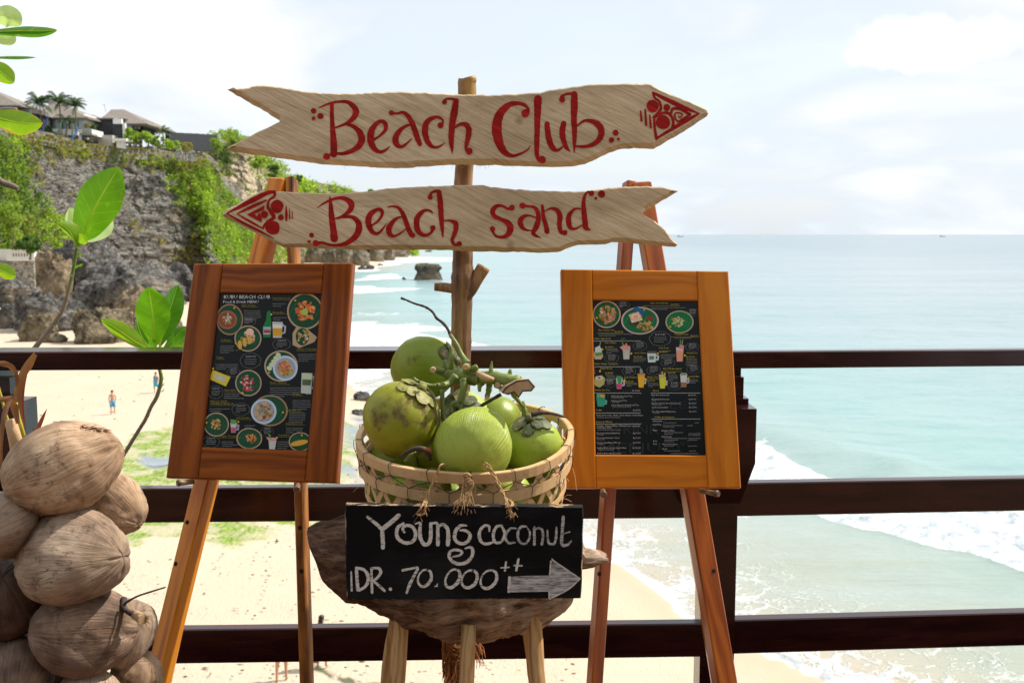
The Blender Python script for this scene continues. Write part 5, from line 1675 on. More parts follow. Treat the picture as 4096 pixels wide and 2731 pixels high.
stroke_mesh(cs_(beach1, A_CROP), cvt(dots1, A_CROP), [], toB, S, NB, rag=0.12).obj('lettering', M_PAINT, b1, 'red painted word Beach')
stroke_mesh(cs_(club, B_CROP), cvt(dots1b, B_CROP), [], toB, S, NB, rag=0.12).obj('lettering', M_PAINT, b1, 'red painted word Club')
stroke_mesh(cs_(emb1 + emb1b, B_CROP), cvt(edots1, B_CROP), [], toB, S, NB, rag=0.12).obj('painted_emblem', M_PAINT, b1)
stroke_mesh(cs_(beach2, A_CROP), cvt(dots2, A_CROP), [], toB, S, NB, rag=0.12).obj('lettering', M_PAINT, b2, 'red painted word Beach')
stroke_mesh(cs_(sand_, B_CROP), cvt(dots2b, B_CROP), [], toB, S, NB, rag=0.12).obj('lettering', M_PAINT, b2, 'red painted word sand')
stroke_mesh(cs_(emb2 + emb2b, A_CROP), cvt(edots2, A_CROP), epoly2, toB, S, NB, rag=0.12).obj('painted_emblem', M_PAINT, b2)
# splinters under the sawn edges
mb = MB()
rs = random.Random(6)
for (xa, xb, y_) in ((1300, 2100, 668), (1900, 2300, 664)):
    for i in range(14):
        a = P(rs.uniform(xa, xb), y_ - 2, YB + 0.012)
        mb.tube([a, a + Vector((rs.uniform(-0.004, 0.008), -0.001, -rs.uniform(0.003, 0.009)))], [0.0004, 0.0001], 3, cap=False)
s_o = mb.obj('splinters', M_CHIP, b1); s_o['kind'] = 'stuff'


# ================================================================ EASELS AND MENU BOARDS
def leg(parent, a, b, wy, wz, mat, up=Vector((0, -1, 0)), holes=()):
    """square section leg from a (top) to b (foot)"""
    M, L = frame_mat(a, b, up)
    mb = MB().box((0, 0, 0), (L, wy, wz), ch=0.004)
    lg = link('leg', mb.mesh('leg', mat), parent, M)
    for (hx, hy) in holes:  # peg holes: flat dark discs paint the shade inside
        n_ = M.to_3x3() @ Vector((0, 0, 1))
        p = PL(hx, hy, M.translation + n_ * wz / 2, n_)
        r_ = 0.0062
        ux, uy = M.to_3x3() @ Vector((1, 0, 0)), M.to_3x3() @ Vector((0, 1, 0))
        q = MB()
        R0 = [p + n_ * 0.0008 + (ux * cos(a_) + uy * sin(a_)) * r_ for a_ in [2 * pi * j / 14 for j in range(14)]]
        q.add(R0, [tuple(range(14))])
        q.obj('peg_hole_shade', M_HOLE, lg)
    return lg


M_HOLE = simple('hole_shadow', (0.012, 0.008, 0.006), 0.95)


def peg(parent, p, d, L=0.055, r=0.0085):
    d = d.normalized()
    q = MB()
    q.tube([p, p + d * L * 0.75, p + d * L * 0.9, p + d * L], [r * 0.8, r * 0.85, r * 1.15, r * 0.9], 12)
    return q.obj('peg', M_PEG, parent)


def px_leg(px_t, py_t, Yt, px_b, py_b, Yb):
    """leg axis through two image points at given depths, run down to the floor"""
    a, b = P(px_t, py_t, Yt), P(px_b, py_b, Yb)
    u = (0.0 - a.z) / (b.z - a.z)
    return a, a + (b - a) * u


e1 = T('easel', 'orange teak easel on the left holding the menu board with dish photos', 'easel', (P(880, 2500, 2.6).x, 2.6, 0), 'teak easels')
a, b = px_leg(1122, 722, 3.0, 690, 2480, 2.65)
leg(e1, a, b, 0.052, 0.052, M_LEG_L, Vector((-0.45, -1, 0.1)), [(749, 2088), (703, 2254)])
a, b = px_leg(1166, 712, 3.0, 1220, 2480, 2.64)
leg(e1, a, b, 0.0275, 0.045, M_LEG_LW, Vector((-0.12, -1, 0.1)), [(1200, 2110), (1206, 2283)])
a, b = P(1110, 735, 3.03), P(745, 2450, 2.84)
u = (0.0 - a.z) / (b.z - a.z)
leg(e1, a, Vector(a + (b - a) * u) + Vector((-0.02, 0, 0)), 0.03, 0.03, M_LEG_L)
MB().tube([P(1100, 745, 3.0), P(1185, 745, 3.0)], 0.004, 8).obj('hinge_bolt', M_PEG, e1)
peg(e1, P(775, 1926, 2.57), Vector((-0.75, -0.6, 0.08)), 0.045)
peg(e1, P(1192, 1940, 2.545), Vector((0.12, -0.9, -0.05)), 0.04)

e2 = T('easel', 'reddish teak easel on the right holding the menu board with drink pictures', 'easel', (P(2620, 2500, 2.6).x, 2.6, 0), 'teak easels')
a, b = px_leg(2520, 728, 3.03, 2378, 2731, 2.64)
leg(e2, a, b, 0.035, 0.040, M_LEG_R, Vector((0.35, -1, 0.1)), [(2397, 2294)])
a, b = px_leg(2560, 735, 3.03, 2900, 2731, 2.66)
leg(e2, a, b, 0.058, 0.045, M_LEG_R, Vector((0.25, -1, 0.1)), [(2854, 2283)])
a, b = P(2545, 745, 3.06), P(2845, 2600, 2.86)
u = (0.0 - a.z) / (b.z - a.z)
leg(e2, a, a + (b - a) * u, 0.03, 0.03, M_LEG_R)
MB().tube([P(2500, 750, 3.03), P(2590, 750, 3.03)], 0.004, 8).obj('hinge_bolt', M_PEG, e2)
peg(e2, P(2412, 1962, 2.585), Vector((-0.05, -0.9, 0.0)), 0.04)
peg(e2, P(2800, 1962, 2.61), Vector((0.7, -0.75, 0.05)), 0.06)

M_SHEET, t = newmat('laminated_menu_sheet')
o = t.obj()
hz = t.noise(t.map(o, (3, 3, 1.2)), 1.5, 4, 0.6)
t.out(t.bsdf(t.mix(hz, (0.003, 0.004, 0.004), (0.010, 0.012, 0.012)), t.math('ADD', 0.12, t.math('MULTIPLY', hz, 0.25)), None, 0.16))
M_PRINT, t = newmat('menu_print')
t.out(t.bsdf(t.attr('Col', 'Color'), 0.4, None, 0.12))


class Board:
    def __init__(s, name, label, corners, inner, mat, thick, loc_y):
        TL, TR, BR, BL = [P(*c) for c in corners]
        s.c = [TL, TR, BR, BL]
        s.n = (TR - TL).cross(BL - TL).normalized()
        if s.n.y > 0: s.n = -s.n
        s.n = -s.n if s.n.y > 0 else s.n
        cen = (TL + TR + BR + BL) / 4
        BLr = (BL + BR) / 2
        s.root = T(name, label, 'menu board', BLr, 'framed menu boards')
        s.cen = cen
        s.u = ((TR - TL) + (BR - BL)).normalized(); s.vv = ((BL - TL) + (BR - TR)); s.vv = (s.vv - s.u * s.vv.dot(s.u)).normalized()
        s.n = s.u.cross(s.vv).normalized()
        if s.n.y > 0: s.n = -s.n
        s.to3 = lambda x, y: PL(x, y, cen, s.n)
        q = [s.to3(c[0], c[1]) for c in corners]
        iq = [s.to3(*c) for c in inner]
        nb = -s.n * thick
        # four frame members as mitre-free prisms: stiles full height, rails between
        lerp = lambda a, b, f: a + (b - a) * f
        def on(a, b, p):  # fraction of p along ab
            return (p - a).dot(b - a) / (b - a).length_squared
        tl = lerp(q[0], q[1], on(q[0], q[1], iq[0])); tr = lerp(q[0], q[1], on(q[0], q[1], iq[1]))
        bl = lerp(q[3], q[2], on(q[3], q[2], iq[3])); br = lerp(q[3], q[2], on(q[3], q[2], iq[2]))
        s.member('stile', [q[0], tl, bl, q[3]], nb, mat, True)
        s.member('stile', [tr, q[1], q[2], br], nb, mat, True)
        g_ = s.n * -0.0008
        s.member('frame_rail', [tl + g_, tr + g_, iq[1] + g_, iq[0] + g_], nb, mat, False)
        s.member('frame_rail', [iq[3] + g_, iq[2] + g_, br + g_, bl + g_], nb, mat, False)
        # recessed sheet
        rec = s.n * -0.009
        ex = [iq[0] - s.u * .006 - s.vv * .006, iq[1] + s.u * .006 - s.vv * .006, iq[2] + s.u * .006 + s.vv * .006, iq[3] - s.u * .006 + s.vv * .006]
        mb = MB().add([p + rec for p in ex] + [p + rec * 1.5 for p in ex], [(0, 1, 2, 3), (4, 7, 6, 5), (0, 4, 5, 1), (1, 5, 6, 2), (2, 6, 7, 3), (3, 7, 4, 0)])
        s.sheet = mb.obj('menu_sheet', M_SHEET, s.root)
        s.iq = iq
        s.base = cen + rec + s.n * 0.0006
        s.sh3 = lambda x, y: PL(x, y, s.base, s.n)
        s.k = 2.68 / FX
        s.layer = 0

    def member(s, name, q, nb, mat, vertical):
        """q: four front corners; local X along the grain"""
        c = sum(q, Vector()) / 4
        x = ((q[3] - q[0]) + (q[2] - q[1])).normalized() if vertical else ((q[1] - q[0]) + (q[2] - q[3])).normalized()
        z = s.n; y = z.cross(x).normalized()
        M = Matrix.Translation(c) @ Matrix((x, y, z)).transposed().to_4x4()
        Mi = M.inverted()
        ch = 0.003
        fr = [Mi @ p for p in q]; 
        cl = sum(fr, Vector()) / 4
        ins = [p + Vector((-ch if p.x > cl.x else ch, -ch if p.y > cl.y else ch, 0)) for p in fr]
        md = [p + Vector((0, 0, -ch)) for p in fr]
        bk = [Mi @ (p + nb) for p in q]
        mb = MB().add(ins + md + bk, [(0, 1, 2, 3), (8, 11, 10, 9)] + [(i, i + 4, (i + 1) % 4 + 4, (i + 1) % 4) for i in range(4)] + [(i + 4, i + 8, (i + 1) % 4 + 8, (i + 1) % 4 + 4) for i in range(4)])
        me = mb.mesh(name, mat)
        import bmesh
        bm = bmesh.new(); bm.from_mesh(me); bmesh.ops.recalc_face_normals(bm, faces=bm.faces); bm.to_mesh(me); bm.free()
        link(name, me, s.root, M)

    def clip(s, x, y):
        return x, y

    def P3(s, x, y, lay):
        return s.sh3(x, y) + s.n * (0.00015 * lay)

    def inpoly(s, pts):
        """clip polygon (pixel) to the sheet opening"""
        poly = [tuple(p) for p in pts]
        cl = s.opening
        for i in range(4):
            a, b = cl[i], cl[(i + 1) % 4]
            res = []
            def side(p): return (b[0] - a[0]) * (p[1] - a[1]) - (b[1] - a[1]) * (p[0] - a[0])
            for j in range(len(poly)):
                p, q = poly[j], poly[(j + 1) % len(poly)]
                sp_, sq = side(p), side(q)
                if sp_ >= 0: res.append(p)
                if (sp_ >= 0) != (sq >= 0):
                    f = sp_ / (sp_ - sq); res.append((p[0] + (q[0] - p[0]) * f, p[1] + (q[1] - p[1]) * f))
            poly = res
            if not poly: break
        return poly

    def poly(s, mb, pts, col, lay):
        p = s.inpoly(pts)
        if len(p) > 2: mb.add([s.P3(x, y, lay) for x, y in p], [tuple(range(len(p)))], col=col)

    def ell(s, mb, x, y, rx, ry, col, lay, ang=0.0, n=22, jag=0.0):
        rs_ = random.Random(int(x * 7 + y * 13))
        pts = []
        for i in range(n):
            a = 2 * pi * i / n
            r_ = 1 + jag * rs_.uniform(-1, 1)
            dx, dy = rx * cos(a) * r_, ry * sin(a) * r_
            pts.append((x + dx * cos(ang) - dy * sin(ang), y + dx * sin(ang) + dy * cos(ang)))
        s.poly(mb, pts, col, lay)


G_D = (0.015, 0.075, 0.035); TAN = (0.42, 0.24, 0.13); TAN2 = (0.55, 0.38, 0.24)
def food(bd, mb, x, y, rx, ry, cols, lay, n=34, seed=0, sz=0.17):
    rs_ = random.Random(seed)
    for i in range(n):
        a = rs_.uniform(0, 2 * pi); r_ = sqrt(rs_.random()) * 0.85
        c = rs_.choice(cols); v = rs_.uniform(0.65, 1.2)
        bd.ell(mb, x + cos(a) * r_ * rx, y + sin(a) * r_ * ry, rx * sz * rs_.uniform(0.6, 1.4), ry * sz * rs_.uniform(0.5, 1.1), tuple(min(1, q * v) for q in c), lay + i * 0.12, rs_.uniform(0, 3), 8, 0.15)


def plate(bd, x, y, rx, ry, rim, inner, cols, seed, fr=0.6, n=34, fx=0, fy=0, extra=None, name='dish_picture'):
    mb = MB()
    bd.ell(mb, x, y, rx, ry, rim, 1, n=30)
    bd.ell(mb, x, y, rx * 0.93, ry * 0.93, tuple(c * 0.55 for c in rim), 1.6, n=30)
    bd.ell(mb, x, y, rx * 0.9, ry * 0.9, inner, 2.2, n=30)
    for i in range(7):  # banana-leaf ribs
        a = 0.5 + i * 0.12
        bd.ell(mb, x + (i - 3) * rx * 0.22, y + (i - 3) * ry * 0.05, rx * 0.03, ry * 0.5, tuple(c * 1.7 for c in inner), 2.6, 0.5, 8)
    if extra: extra(mb)
    if cols: food(bd, mb, x + fx, y + fy, rx * fr, ry * fr, cols, 4, n, seed)
    if mb.v: mb.obj(name, M_PRINT, bd.sheet)


_fc = {}
def text_polys(s):
    if s in _fc: return _fc[s]
    cu = bpy.data.curves.new('txt', 'FONT')
    cu.body = s; cu.size = 1.0; cu.resolution_u = 1
    ob = bpy.data.objects.new('txt', cu)
    COL.objects.link(ob)
    me = bpy.data.meshes.new_from_object(ob)
    vs = [tuple(v.co[:2]) for v in me.vertices]; fs = [tuple(p.vertices) for p in me.polygons]
    bpy.data.objects.remove(ob); bpy.data.meshes.remove(me)
    w_ = max((v[0] for v in vs), default=1)
    _fc[s] = (vs, fs, w_)
    return _fc[s]


def put_text(bd, mb, s, x, y, w_, h_, col, slant=0.0, rise=0.0, lay=6):
    """baseline-left at pixel x,y ; total width w_ px ; cap height h_ px"""
    vs, fs, tw = text_polys(s)
    out = []
    for (a, b) in vs:
        xx = x + a / tw * w_; yy = y - b / 0.70 * h_ + rise * (a / tw)
        out.append(bd.P3(xx + slant * (y - yy), yy, lay))
    mb.add(out, fs, col=col)


YEL = (0.62, 0.50, 0.08); WHI = (0.62, 0.62, 0.60); DIM = (0.30, 0.30, 0.30)


def scribble(bd, mb, x, y, w_, rows, seed, col=DIM, dy=9.5, h=3.6):
    rs_ = random.Random(seed)
    for r_ in range(rows):
        xx = x + rs_.uniform(0, 4); end = x + w_ * (1 if r_ < rows - 1 else rs_.uniform(0.4, 0.9))
        while xx < end:
            l_ = rs_.uniform(2.0, 4.2)
            yy = y + r_ * dy + rs_.uniform(-0.5, 0.5)
            q = bd.inpoly([(xx, yy - h), (xx + l_, yy - h), (xx + l_, yy - h + 1.1), (xx, yy - h + 1.1)])
            if len(q) > 2: mb.add([bd.P3(a, b, 5) for a, b in q], [tuple(range(len(q)))], col=col)
            q = bd.inpoly([(xx + l_ * .4, yy - h), (xx + l_ * .4 + 1.0, yy - h), (xx + l_ * .4 + 0.6, yy), (xx + l_ * .4 - 0.4, yy)])
            if len(q) > 2: mb.add([bd.P3(a, b, 5.4) for a, b in q], [tuple(range(len(q)))], col=col)
            xx += l_ + rs_.uniform(0.6, 1.6)


def bubble(bd, mb, x, y, rx, ry, seed, jp='ココがおすすめ!'):
    n = 34
    for i in range(n):
        a, b = 2 * pi * i / n, 2 * pi * (i + 0.6) / n
        f = 1 + 0.05 * abs(sin(3.5 * a))
        q = bd.inpoly([(x + rx * f * cos(a), y + ry * f * sin(a)), (x + rx * f * cos(b), y + ry * f * sin(b)), (x + rx * f * 0.96 * cos(b), y + ry * f * 0.96 * sin(b)), (x + rx * f * 0.96 * cos(a), y + ry * f * 0.96 * sin(a))])
        if len(q) > 2: mb.add([bd.P3(c, d, 5) for c, d in q], [tuple(range(len(q)))], col=DIM)
    put_text(bd, mb, jp, x - rx * 0.5, y - ry * 0.48, rx, 5, WHI)
    scribble(bd, mb, x - rx * 0.62, y - ry * 0.1, rx * 1.2, 3, seed, DIM, ry * 0.3)


def rule(bd, mb, x, y, w_, col, th=1.6, wavy=0.0, dy=0.0):
    n = max(1, int(w_ / 8)) if wavy else 1
    for i in range(n):
        xa, xb = x + w_ * i / n, x + w_ * (i + 1) / n
        ya, yb = y + wavy * (i % 2) + dy * i / n, y + wavy * ((i + 1) % 2) + dy * (i + 1) / n
        q = bd.inpoly([(xa, ya), (xb, yb), (xb, yb + th), (xa, ya + th)])
        if len(q) > 2: mb.add([bd.P3(a, b, 5) for a, b in q], [tuple(range(len(q)))], col=col)


# ---- left board
LB = Board('menu_board', 'reddish brown framed food menu with round dish photos, left easel',
           [(775, 1054, 2.80), (1410, 1051, 2.74), (1347, 1931, 2.55), (663, 1910, 2.60)],
           [(877, 1170), (1286, 1173), (1230, 1801), (805, 1787)], M_TEAK_L, 0.030, 2.68)
LB.opening = [(877, 1170), (1286, 1173), (1230, 1801), (805, 1787)]
sL = lambda x, y: (640 + x * 0.5994, 1020 + y * 0.5994)
kL = 0.5994
ORA = [(0.75, 0.20, 0.05), (0.65, 0.13, 0.05), (0.80, 0.32, 0.10)]
MIXF = [(0.55, 0.40, 0.10), (0.60, 0.55, 0.45), (0.35, 0.40, 0.08), (0.60, 0.25, 0.20)]
PINK = [(0.60, 0.08, 0.12), (0.75, 0.40, 0.20), (0.80, 0.55, 0.35), (0.45, 0.03, 0.10)]
BRN = [(0.30, 0.12, 0.05), (0.50, 0.25, 0.12), (0.55, 0.40, 0.22), (0.25, 0.30, 0.05)]
GOLD = [(0.60, 0.33, 0.08), (0.70, 0.45, 0.15), (0.50, 0.25, 0.06)]


def pl(x, y, rx, ry, rim, inner, cols, seed, **kw):
    X_, Y_ = sL(x, y)
    plate(LB, X_, Y_, rx * kL, ry * kL, rim, inner, cols, seed, **kw)


def bowlL(x, y, rx, ry, col, ang=0.0):
    def f(mb):
        X_, Y_ = sL(x, y)
        LB.ell(mb, X_, Y_, rx * kL, ry * kL, col, 3.0, n=26); LB.ell(mb, X_, Y_, rx * .84 * kL, ry * .84 * kL, tuple(c * .6 for c in col), 3.4, n=26)
    return f


pl(465, 430, 90, 104, TAN, G_D, MIXF, 1, fr=0.42, fx=-8, extra=bowlL(450, 432, 64, 62, (0.42, 0.13, 0.07)))
pl(587, 557, 90, 87, TAN2, G_D, [(0.62, 0.36, 0.08), (0.75, 0.55, 0.40), (0.30, 0.30, 0.05)], 2, fr=0.62)
pl(968, 375, 120, 122, TAN2, G_D, ORA, 3, fr=0.62, n=60)
mb = MB(); LB.ell(mb, *sL(967, 382), 23 * kL, 23 * kL, (0.45, 0.55, 0.10), 14)
LB.ell(mb, *sL(601, 518), 27 * kL, 28 * kL, (0.85, 0.55, 0.42), 13)
for i in range(3):
    X_, Y_ = sL(535 + i * 32, 600 - i * 18)
    LB.ell(mb, X_, Y_, 9, 19, (0.68, 0.40, 0.08), 13, 0.9 + 1.57 + 0.6, 12)
mb.obj('garnish_picture', M_PRINT, LB.sheet)
mb = MB()
LB.poly(mb, [sL(930, 450), sL(1048, 548), sL(1030, 580), sL(930, 620), sL(885, 600), sL(885, 520)], (0.50, 0.36, 0.20), 2)
LB.ell(mb, *sL(950, 545), 44 * kL, 58 * kL, G_D, 3)
food(LB, mb, *sL(955, 545), 26, 30, GOLD + MIXF, 4, 26, 9)
mb.obj('dish_picture', M_PRINT, LB.sheet)
pl(808, 740, 112, 104, TAN2, G_D, None, 4, extra=bowlL(836, 755, 83, 84, (0.55, 0.66, 0.78)))
mb = MB(); food(LB, mb, *sL(836, 755), 62 * kL, 58 * kL, ORA + [(0.75, 0.42, 0.10), (0.15, 0.35, 0.05)], 5, 50, 12)
for i in range(5): LB.ell(mb, *sL(730 + i * 15, 755 - i * 22), 11, 9, (0.62, 0.68, 0.45), 5, 0.5, 12)
mb.obj('garnish_picture', M_PRINT, LB.sheet)
pl(590, 853, 88, 88, TAN2, G_D, PINK, 5, fr=0.66, n=44)
pl(735, 1037, 118, 104, TAN, G_D, None, 6, extra=bowlL(692, 1043, 86, 84, (0.52, 0.62, 0.72)))
mb = MB(); food(LB, mb, *sL(692, 1043), 66 * kL, 62 * kL, BRN, 5, 50, 13)
for (x_, y_) in ((652, 1015), (700, 990), (645, 1060), (668, 1085)): LB.ell(mb, *sL(x_, y_), 11, 11, (0.55, 0.36, 0.22), 12)
mb.obj('garnish_picture', M_PRINT, LB.sheet)
pl(376, 1130, 84, 80, TAN2, G_D, GOLD, 7, fr=0.5)
pl(596, 1223, 86, 70, TAN2, G_D, GOLD + ORA, 8, fr=0.5, fx=6)
pl(935, 1245, 76, 64, TAN2, G_D, None, 10)
mb = MB(); LB.ell(mb, *sL(930, 1253), 60 * kL, 18 * kL, (0.72, 0.38, 0.05), 8, -0.2); mb.obj('garnish_picture', M_PRINT, LB.sheet)
mb = MB()  # green beer bottle
LB.poly(mb, [sL(690, 550), sL(686, 480), sL(706, 440), sL(716, 375), sL(738, 372), sL(742, 440), sL(745, 480), sL(738, 550)], (0.02, 0.20, 0.06), 3)
LB.poly(mb, [sL(690, 530), sL(690, 480), sL(740, 480), sL(736, 530)], (0.45, 0.50, 0.55), 4)
LB.poly(mb, [sL(692, 520), sL(694, 503), sL(738, 503), sL(735, 520)], (0.45, 0.04, 0.04), 5)
put_text(LB, mb, 'BINTANG', *sL(692, 502), 26, 5, (0.03, 0.08, 0.30), lay=7)
mb.obj('bottle_picture', M_PRINT, LB.sheet)


def glass(bd, pts, layers, name='drink_picture'):
    mb = MB()
    for (pg, c, l_) in layers: bd.poly(mb, [pts(*p) for p in pg], c, l_)
    mb.obj(name, M_PRINT, bd.sheet)


glass(LB, sL, [([(818, 460), (842, 475), (838, 520), (812, 530), (812, 520), (828, 512), (830, 480), (818, 472)], (0.45, 0.48, 0.50), 2), ([(750, 445), (820, 447), (812, 552), (755, 552)], (0.55, 0.55, 0.52), 3), ([(754, 480), (816, 482), (811, 540), (757, 540)], (0.70, 0.36, 0.03), 4), ([(752, 462), (818, 464), (816, 490), (753, 488)], (0.80, 0.78, 0.70), 5)])
glass(LB, sL, [([(1018, 805), (1042, 810), (1040, 890), (1015, 892), (1015, 880), (1028, 875), (1030, 825), (1018, 820)], (0.35, 0.38, 0.38), 2), ([(946, 785), (1018, 788), (1008, 928), (940, 920)], (0.50, 0.55, 0.50), 3), ([(950, 830), (1012, 832), (1006, 870), (950, 868)], (0.10, 0.14, 0.05), 4), ([(946, 790), (1015, 792), (1014, 825), (948, 822)], (0.58, 0.62, 0.40), 5)])
glass(LB, sL, [([(514, 1128), (530, 1132), (526, 1168), (510, 1170), (510, 1160), (518, 1155)], (0.35, 0.36, 0.38), 2), ([(470, 1118), (514, 1118), (505, 1184), (476, 1184)], (0.52, 0.54, 0.55), 3), ([(474, 1150), (508, 1150), (504, 1182), (477, 1182)], (0.55, 0.10, 0.20), 4), ([(470, 1095), (512, 1100), (505, 1125), (475, 1125)], (0.12, 0.32, 0.06), 5)])
glass(LB, sL, [([(724, 1225), (778, 1225), (768, 1296), (730, 1296)], (0.55, 0.53, 0.50), 3), ([(708, 1215), (780, 1218), (770, 1240), (725, 1238)], (0.62, 0.30, 0.32), 4), ([(722, 1190), (735, 1195), (745, 1225), (735, 1228)], (0.12, 0.32, 0.05), 5)])
mb = MB()
LB.poly(mb, [sL(352, 766), sL(472, 812), sL(440, 876), sL(330, 828)], (0.72, 0.55, 0.03), 2)
LB.ell(mb, *sL(400, 820), 46 * kL, 22 * kL, (0.55, 0.52, 0.42), 3, 0.4); LB.ell(mb, *sL(400, 820), 18 * kL, 18 * kL, (0.62, 0.58, 0.30), 4)
mb.obj('soap_card_picture', M_PRINT, LB.sheet)
mb = MB()
put_text(LB, mb, 'KUBU BEACH CLUB', *sL(425, 291), 310 * kL, 14, (0.72, 0.72, 0.70), slant=0.05)
put_text(LB, mb, 'Food & Drink MENU', *sL(420, 321), 236 * kL, 10.5, (0.72, 0.72, 0.70), slant=0.08)
for (x, y, w_, s_) in ((748, 292, 120, 'Crispy Prawn Popcorn'), (752, 388, 80, 'Bintang Beer'), (545, 340, 90, 'Nasi Goreng'), (407, 572, 66, 'Poffertjes'), (375, 688, 46, 'Tahu'),
                       (428, 905, 76, 'Gado Gado'), (335, 980, 110, 'Mixed Grill'), (338, 996, 155, 'Add satay or spring rolls'), (735, 857, 112, 'Fish Curry'), (884, 932, 60, 'Tahu'), (912, 632, 132, 'Chicken or Pork Satay'),
                       (857, 1040, 85, 'Bakso'), (838, 1128, 112, 'Grilled Sweet Corn'), (510, 1090, 88, 'Soda Gembira'), (395, 1212, 118, 'Kaya Toast'), (790, 1206, 76, 'Tropical Bowl')):
    put_text(LB, mb, s_, *sL(x, y), w_ * kL, 6, tuple(c * 0.62 for c in YEL), slant=0.1)
    rule(LB, mb, *sL(x, y + 6), w_ * kL * 1.2, tuple(c * 0.5 for c in YEL), 1.0)
for i, (x, y, w_, r_) in enumerate(((560, 378, 110, 5), (750, 330, 90, 2), (750, 422, 100, 2), (400, 612, 90, 4), (505, 640, 30, 1), (370, 735, 150, 3), (428, 930, 100, 3), (500, 960, 90, 1), (330, 1030, 140, 2), (732, 890, 200, 5),
                                    (884, 975, 120, 5), (918, 668, 130, 4), (857, 1060, 110, 5), (840, 1160, 110, 3), (560, 1142, 70, 2), (410, 1250, 80, 3), (780, 1250, 80, 4), (480, 1270, 60, 1))):
    scribble(LB, mb, *sL(x, y), w_ * kL, r_, i + 3, DIM, 8.5)
for i, (x, y, rx, ry) in enumerate(((590, 445, 48, 26), (812, 595, 58, 40), (605, 705, 68, 50), (490, 782, 42, 30), (372, 915, 48, 42), (540, 1030, 58, 42), (716, 1178, 42, 32), (342, 1245, 55, 38))):
    X_, Y_ = sL(x, y); bubble(LB, mb, X_, Y_, rx * kL, ry * kL, i + 60)
for (x, y) in ((905, 305), (498, 355), (508, 588), (745, 398), (730, 785), (553, 920), (822, 1050), (313, 1118), (525, 1113), (357, 758), (948, 1202), (782, 1218), (985, 925)):
    X_, Y_ = sL(x, y); LB.ell(mb, X_, Y_, 3.8, 3.8, (0.72, 0.48, 0.02), 16, n=10)
mb.obj('menu_lettering', M_PRINT, LB.sheet)

# ---- right board
RB = Board('menu_board', 'golden brown framed menu listing drinks and prices, right easel',
           [(2245, 1076, 2.80), (2914, 1084, 2.83), (2965, 1951, 2.64), (2262, 1952, 2.61)],
           [(2371, 1199), (2793, 1202), (2827, 1820), (2382, 1818)], M_TEAK_R, 0.030, 2.7)
RB.opening = [(2371, 1199), (2793, 1202), (2827, 1820), (2382, 1818)]
kR = 0.5997
sR = lambda x, y: (2200 + x * kR, 1040 + y * kR)


def plr(x, y, rx, ry, rim, inner, cols, seed, **kw):
    X_, Y_ = sR(x, y)
    plate(RB, X_, Y_, rx * kR, ry * kR, rim, inner, cols, seed, **kw)


plr(378, 363, 93, 91, (0.58, 0.40, 0.30), (0.02, 0.10, 0.03), MIXF + BRN + ORA, 21, fr=0.72, n=70)
plr(600, 404, 126, 92, (0.60, 0.48, 0.42), (0.01, 0.14, 0.05), None, 22)
mb = MB(); food(RB, mb, *sR(635, 440), 62 * kR, 36 * kR, GOLD, 5, 30, 5)
RB.poly(mb, [sR(525, 365), sR(590, 345), sR(618, 400), sR(545, 420)], (0.78, 0.66, 0.50), 9); RB.ell(mb, *sR(570, 378), 24, 16, (0.80, 0.42, 0.25), 10); RB.ell(mb, *sR(570, 378), 18, 12, (0.85, 0.62, 0.50), 11); RB.ell(mb, *sR(572, 380), 10, 7, (0.75, 0.40, 0.18), 12)
RB.ell(mb, *sR(595, 340), 26, 12, (0.02, 0.12, 0.30), 8, 0.5); RB.ell(mb, *sR(665, 390), 14, 9, (0.30, 0.04, 0.03), 8); RB.ell(mb, *sR(560, 420), 22, 8, (0.08, 0.04, 0.03), 8.5)
mb.obj('garnish_picture', M_PRINT, RB.sheet)
plr(864, 413, 94, 76, (0.50, 0.42, 0.26), (0.01, 0.15, 0.05), [(0.60, 0.55, 0.25), (0.70, 0.25, 0.12), (0.35, 0.50, 0.10), (0.70, 0.60, 0.45)], 23, fr=0.5, n=40, fx=-8)
gl = lambda L_: glass(RB, sR, L_)
gl([([(335, 545), (340, 545), (328, 600), (322, 600)], (0.30, 0.36, 0.10), 2), ([(296, 610), (345, 610), (355, 640), (342, 662), (300, 662), (288, 635)], (0.55, 0.42, 0.28), 3), ([(300, 585), (330, 570), (348, 600), (340, 620), (300, 618)], (0.60, 0.66, 0.66), 4), ([(300, 618), (345, 615), (348, 635), (305, 640)], (0.10, 0.30, 0.06), 5)])
gl([([(478, 545), (486, 548), (500, 590), (490, 592)], (0.10, 0.35, 0.06), 2), ([(484, 585), (536, 585), (528, 662), (490, 662)], (0.52, 0.48, 0.42), 3), ([(465, 580), (500, 565), (535, 575), (532, 600), (480, 598)], (0.66, 0.30, 0.28), 4), ([(505, 552), (515, 560), (512, 580), (500, 580)], (0.75, 0.25, 0.04), 5)])
gl([([(705, 630), (728, 636), (725, 668), (703, 672), (703, 660), (714, 655), (715, 642), (705, 641)], (0.50, 0.54, 0.56), 2), ([(648, 616), (708, 616), (703, 682), (654, 682)], (0.60, 0.66, 0.68), 3), ([(660, 640), (695, 640), (692, 664), (662, 664)], (0.12, 0.22, 0.14), 4), ([(648, 606), (710, 606), (708, 622), (650, 622)], (0.10, 0.08, 0.08), 5)])
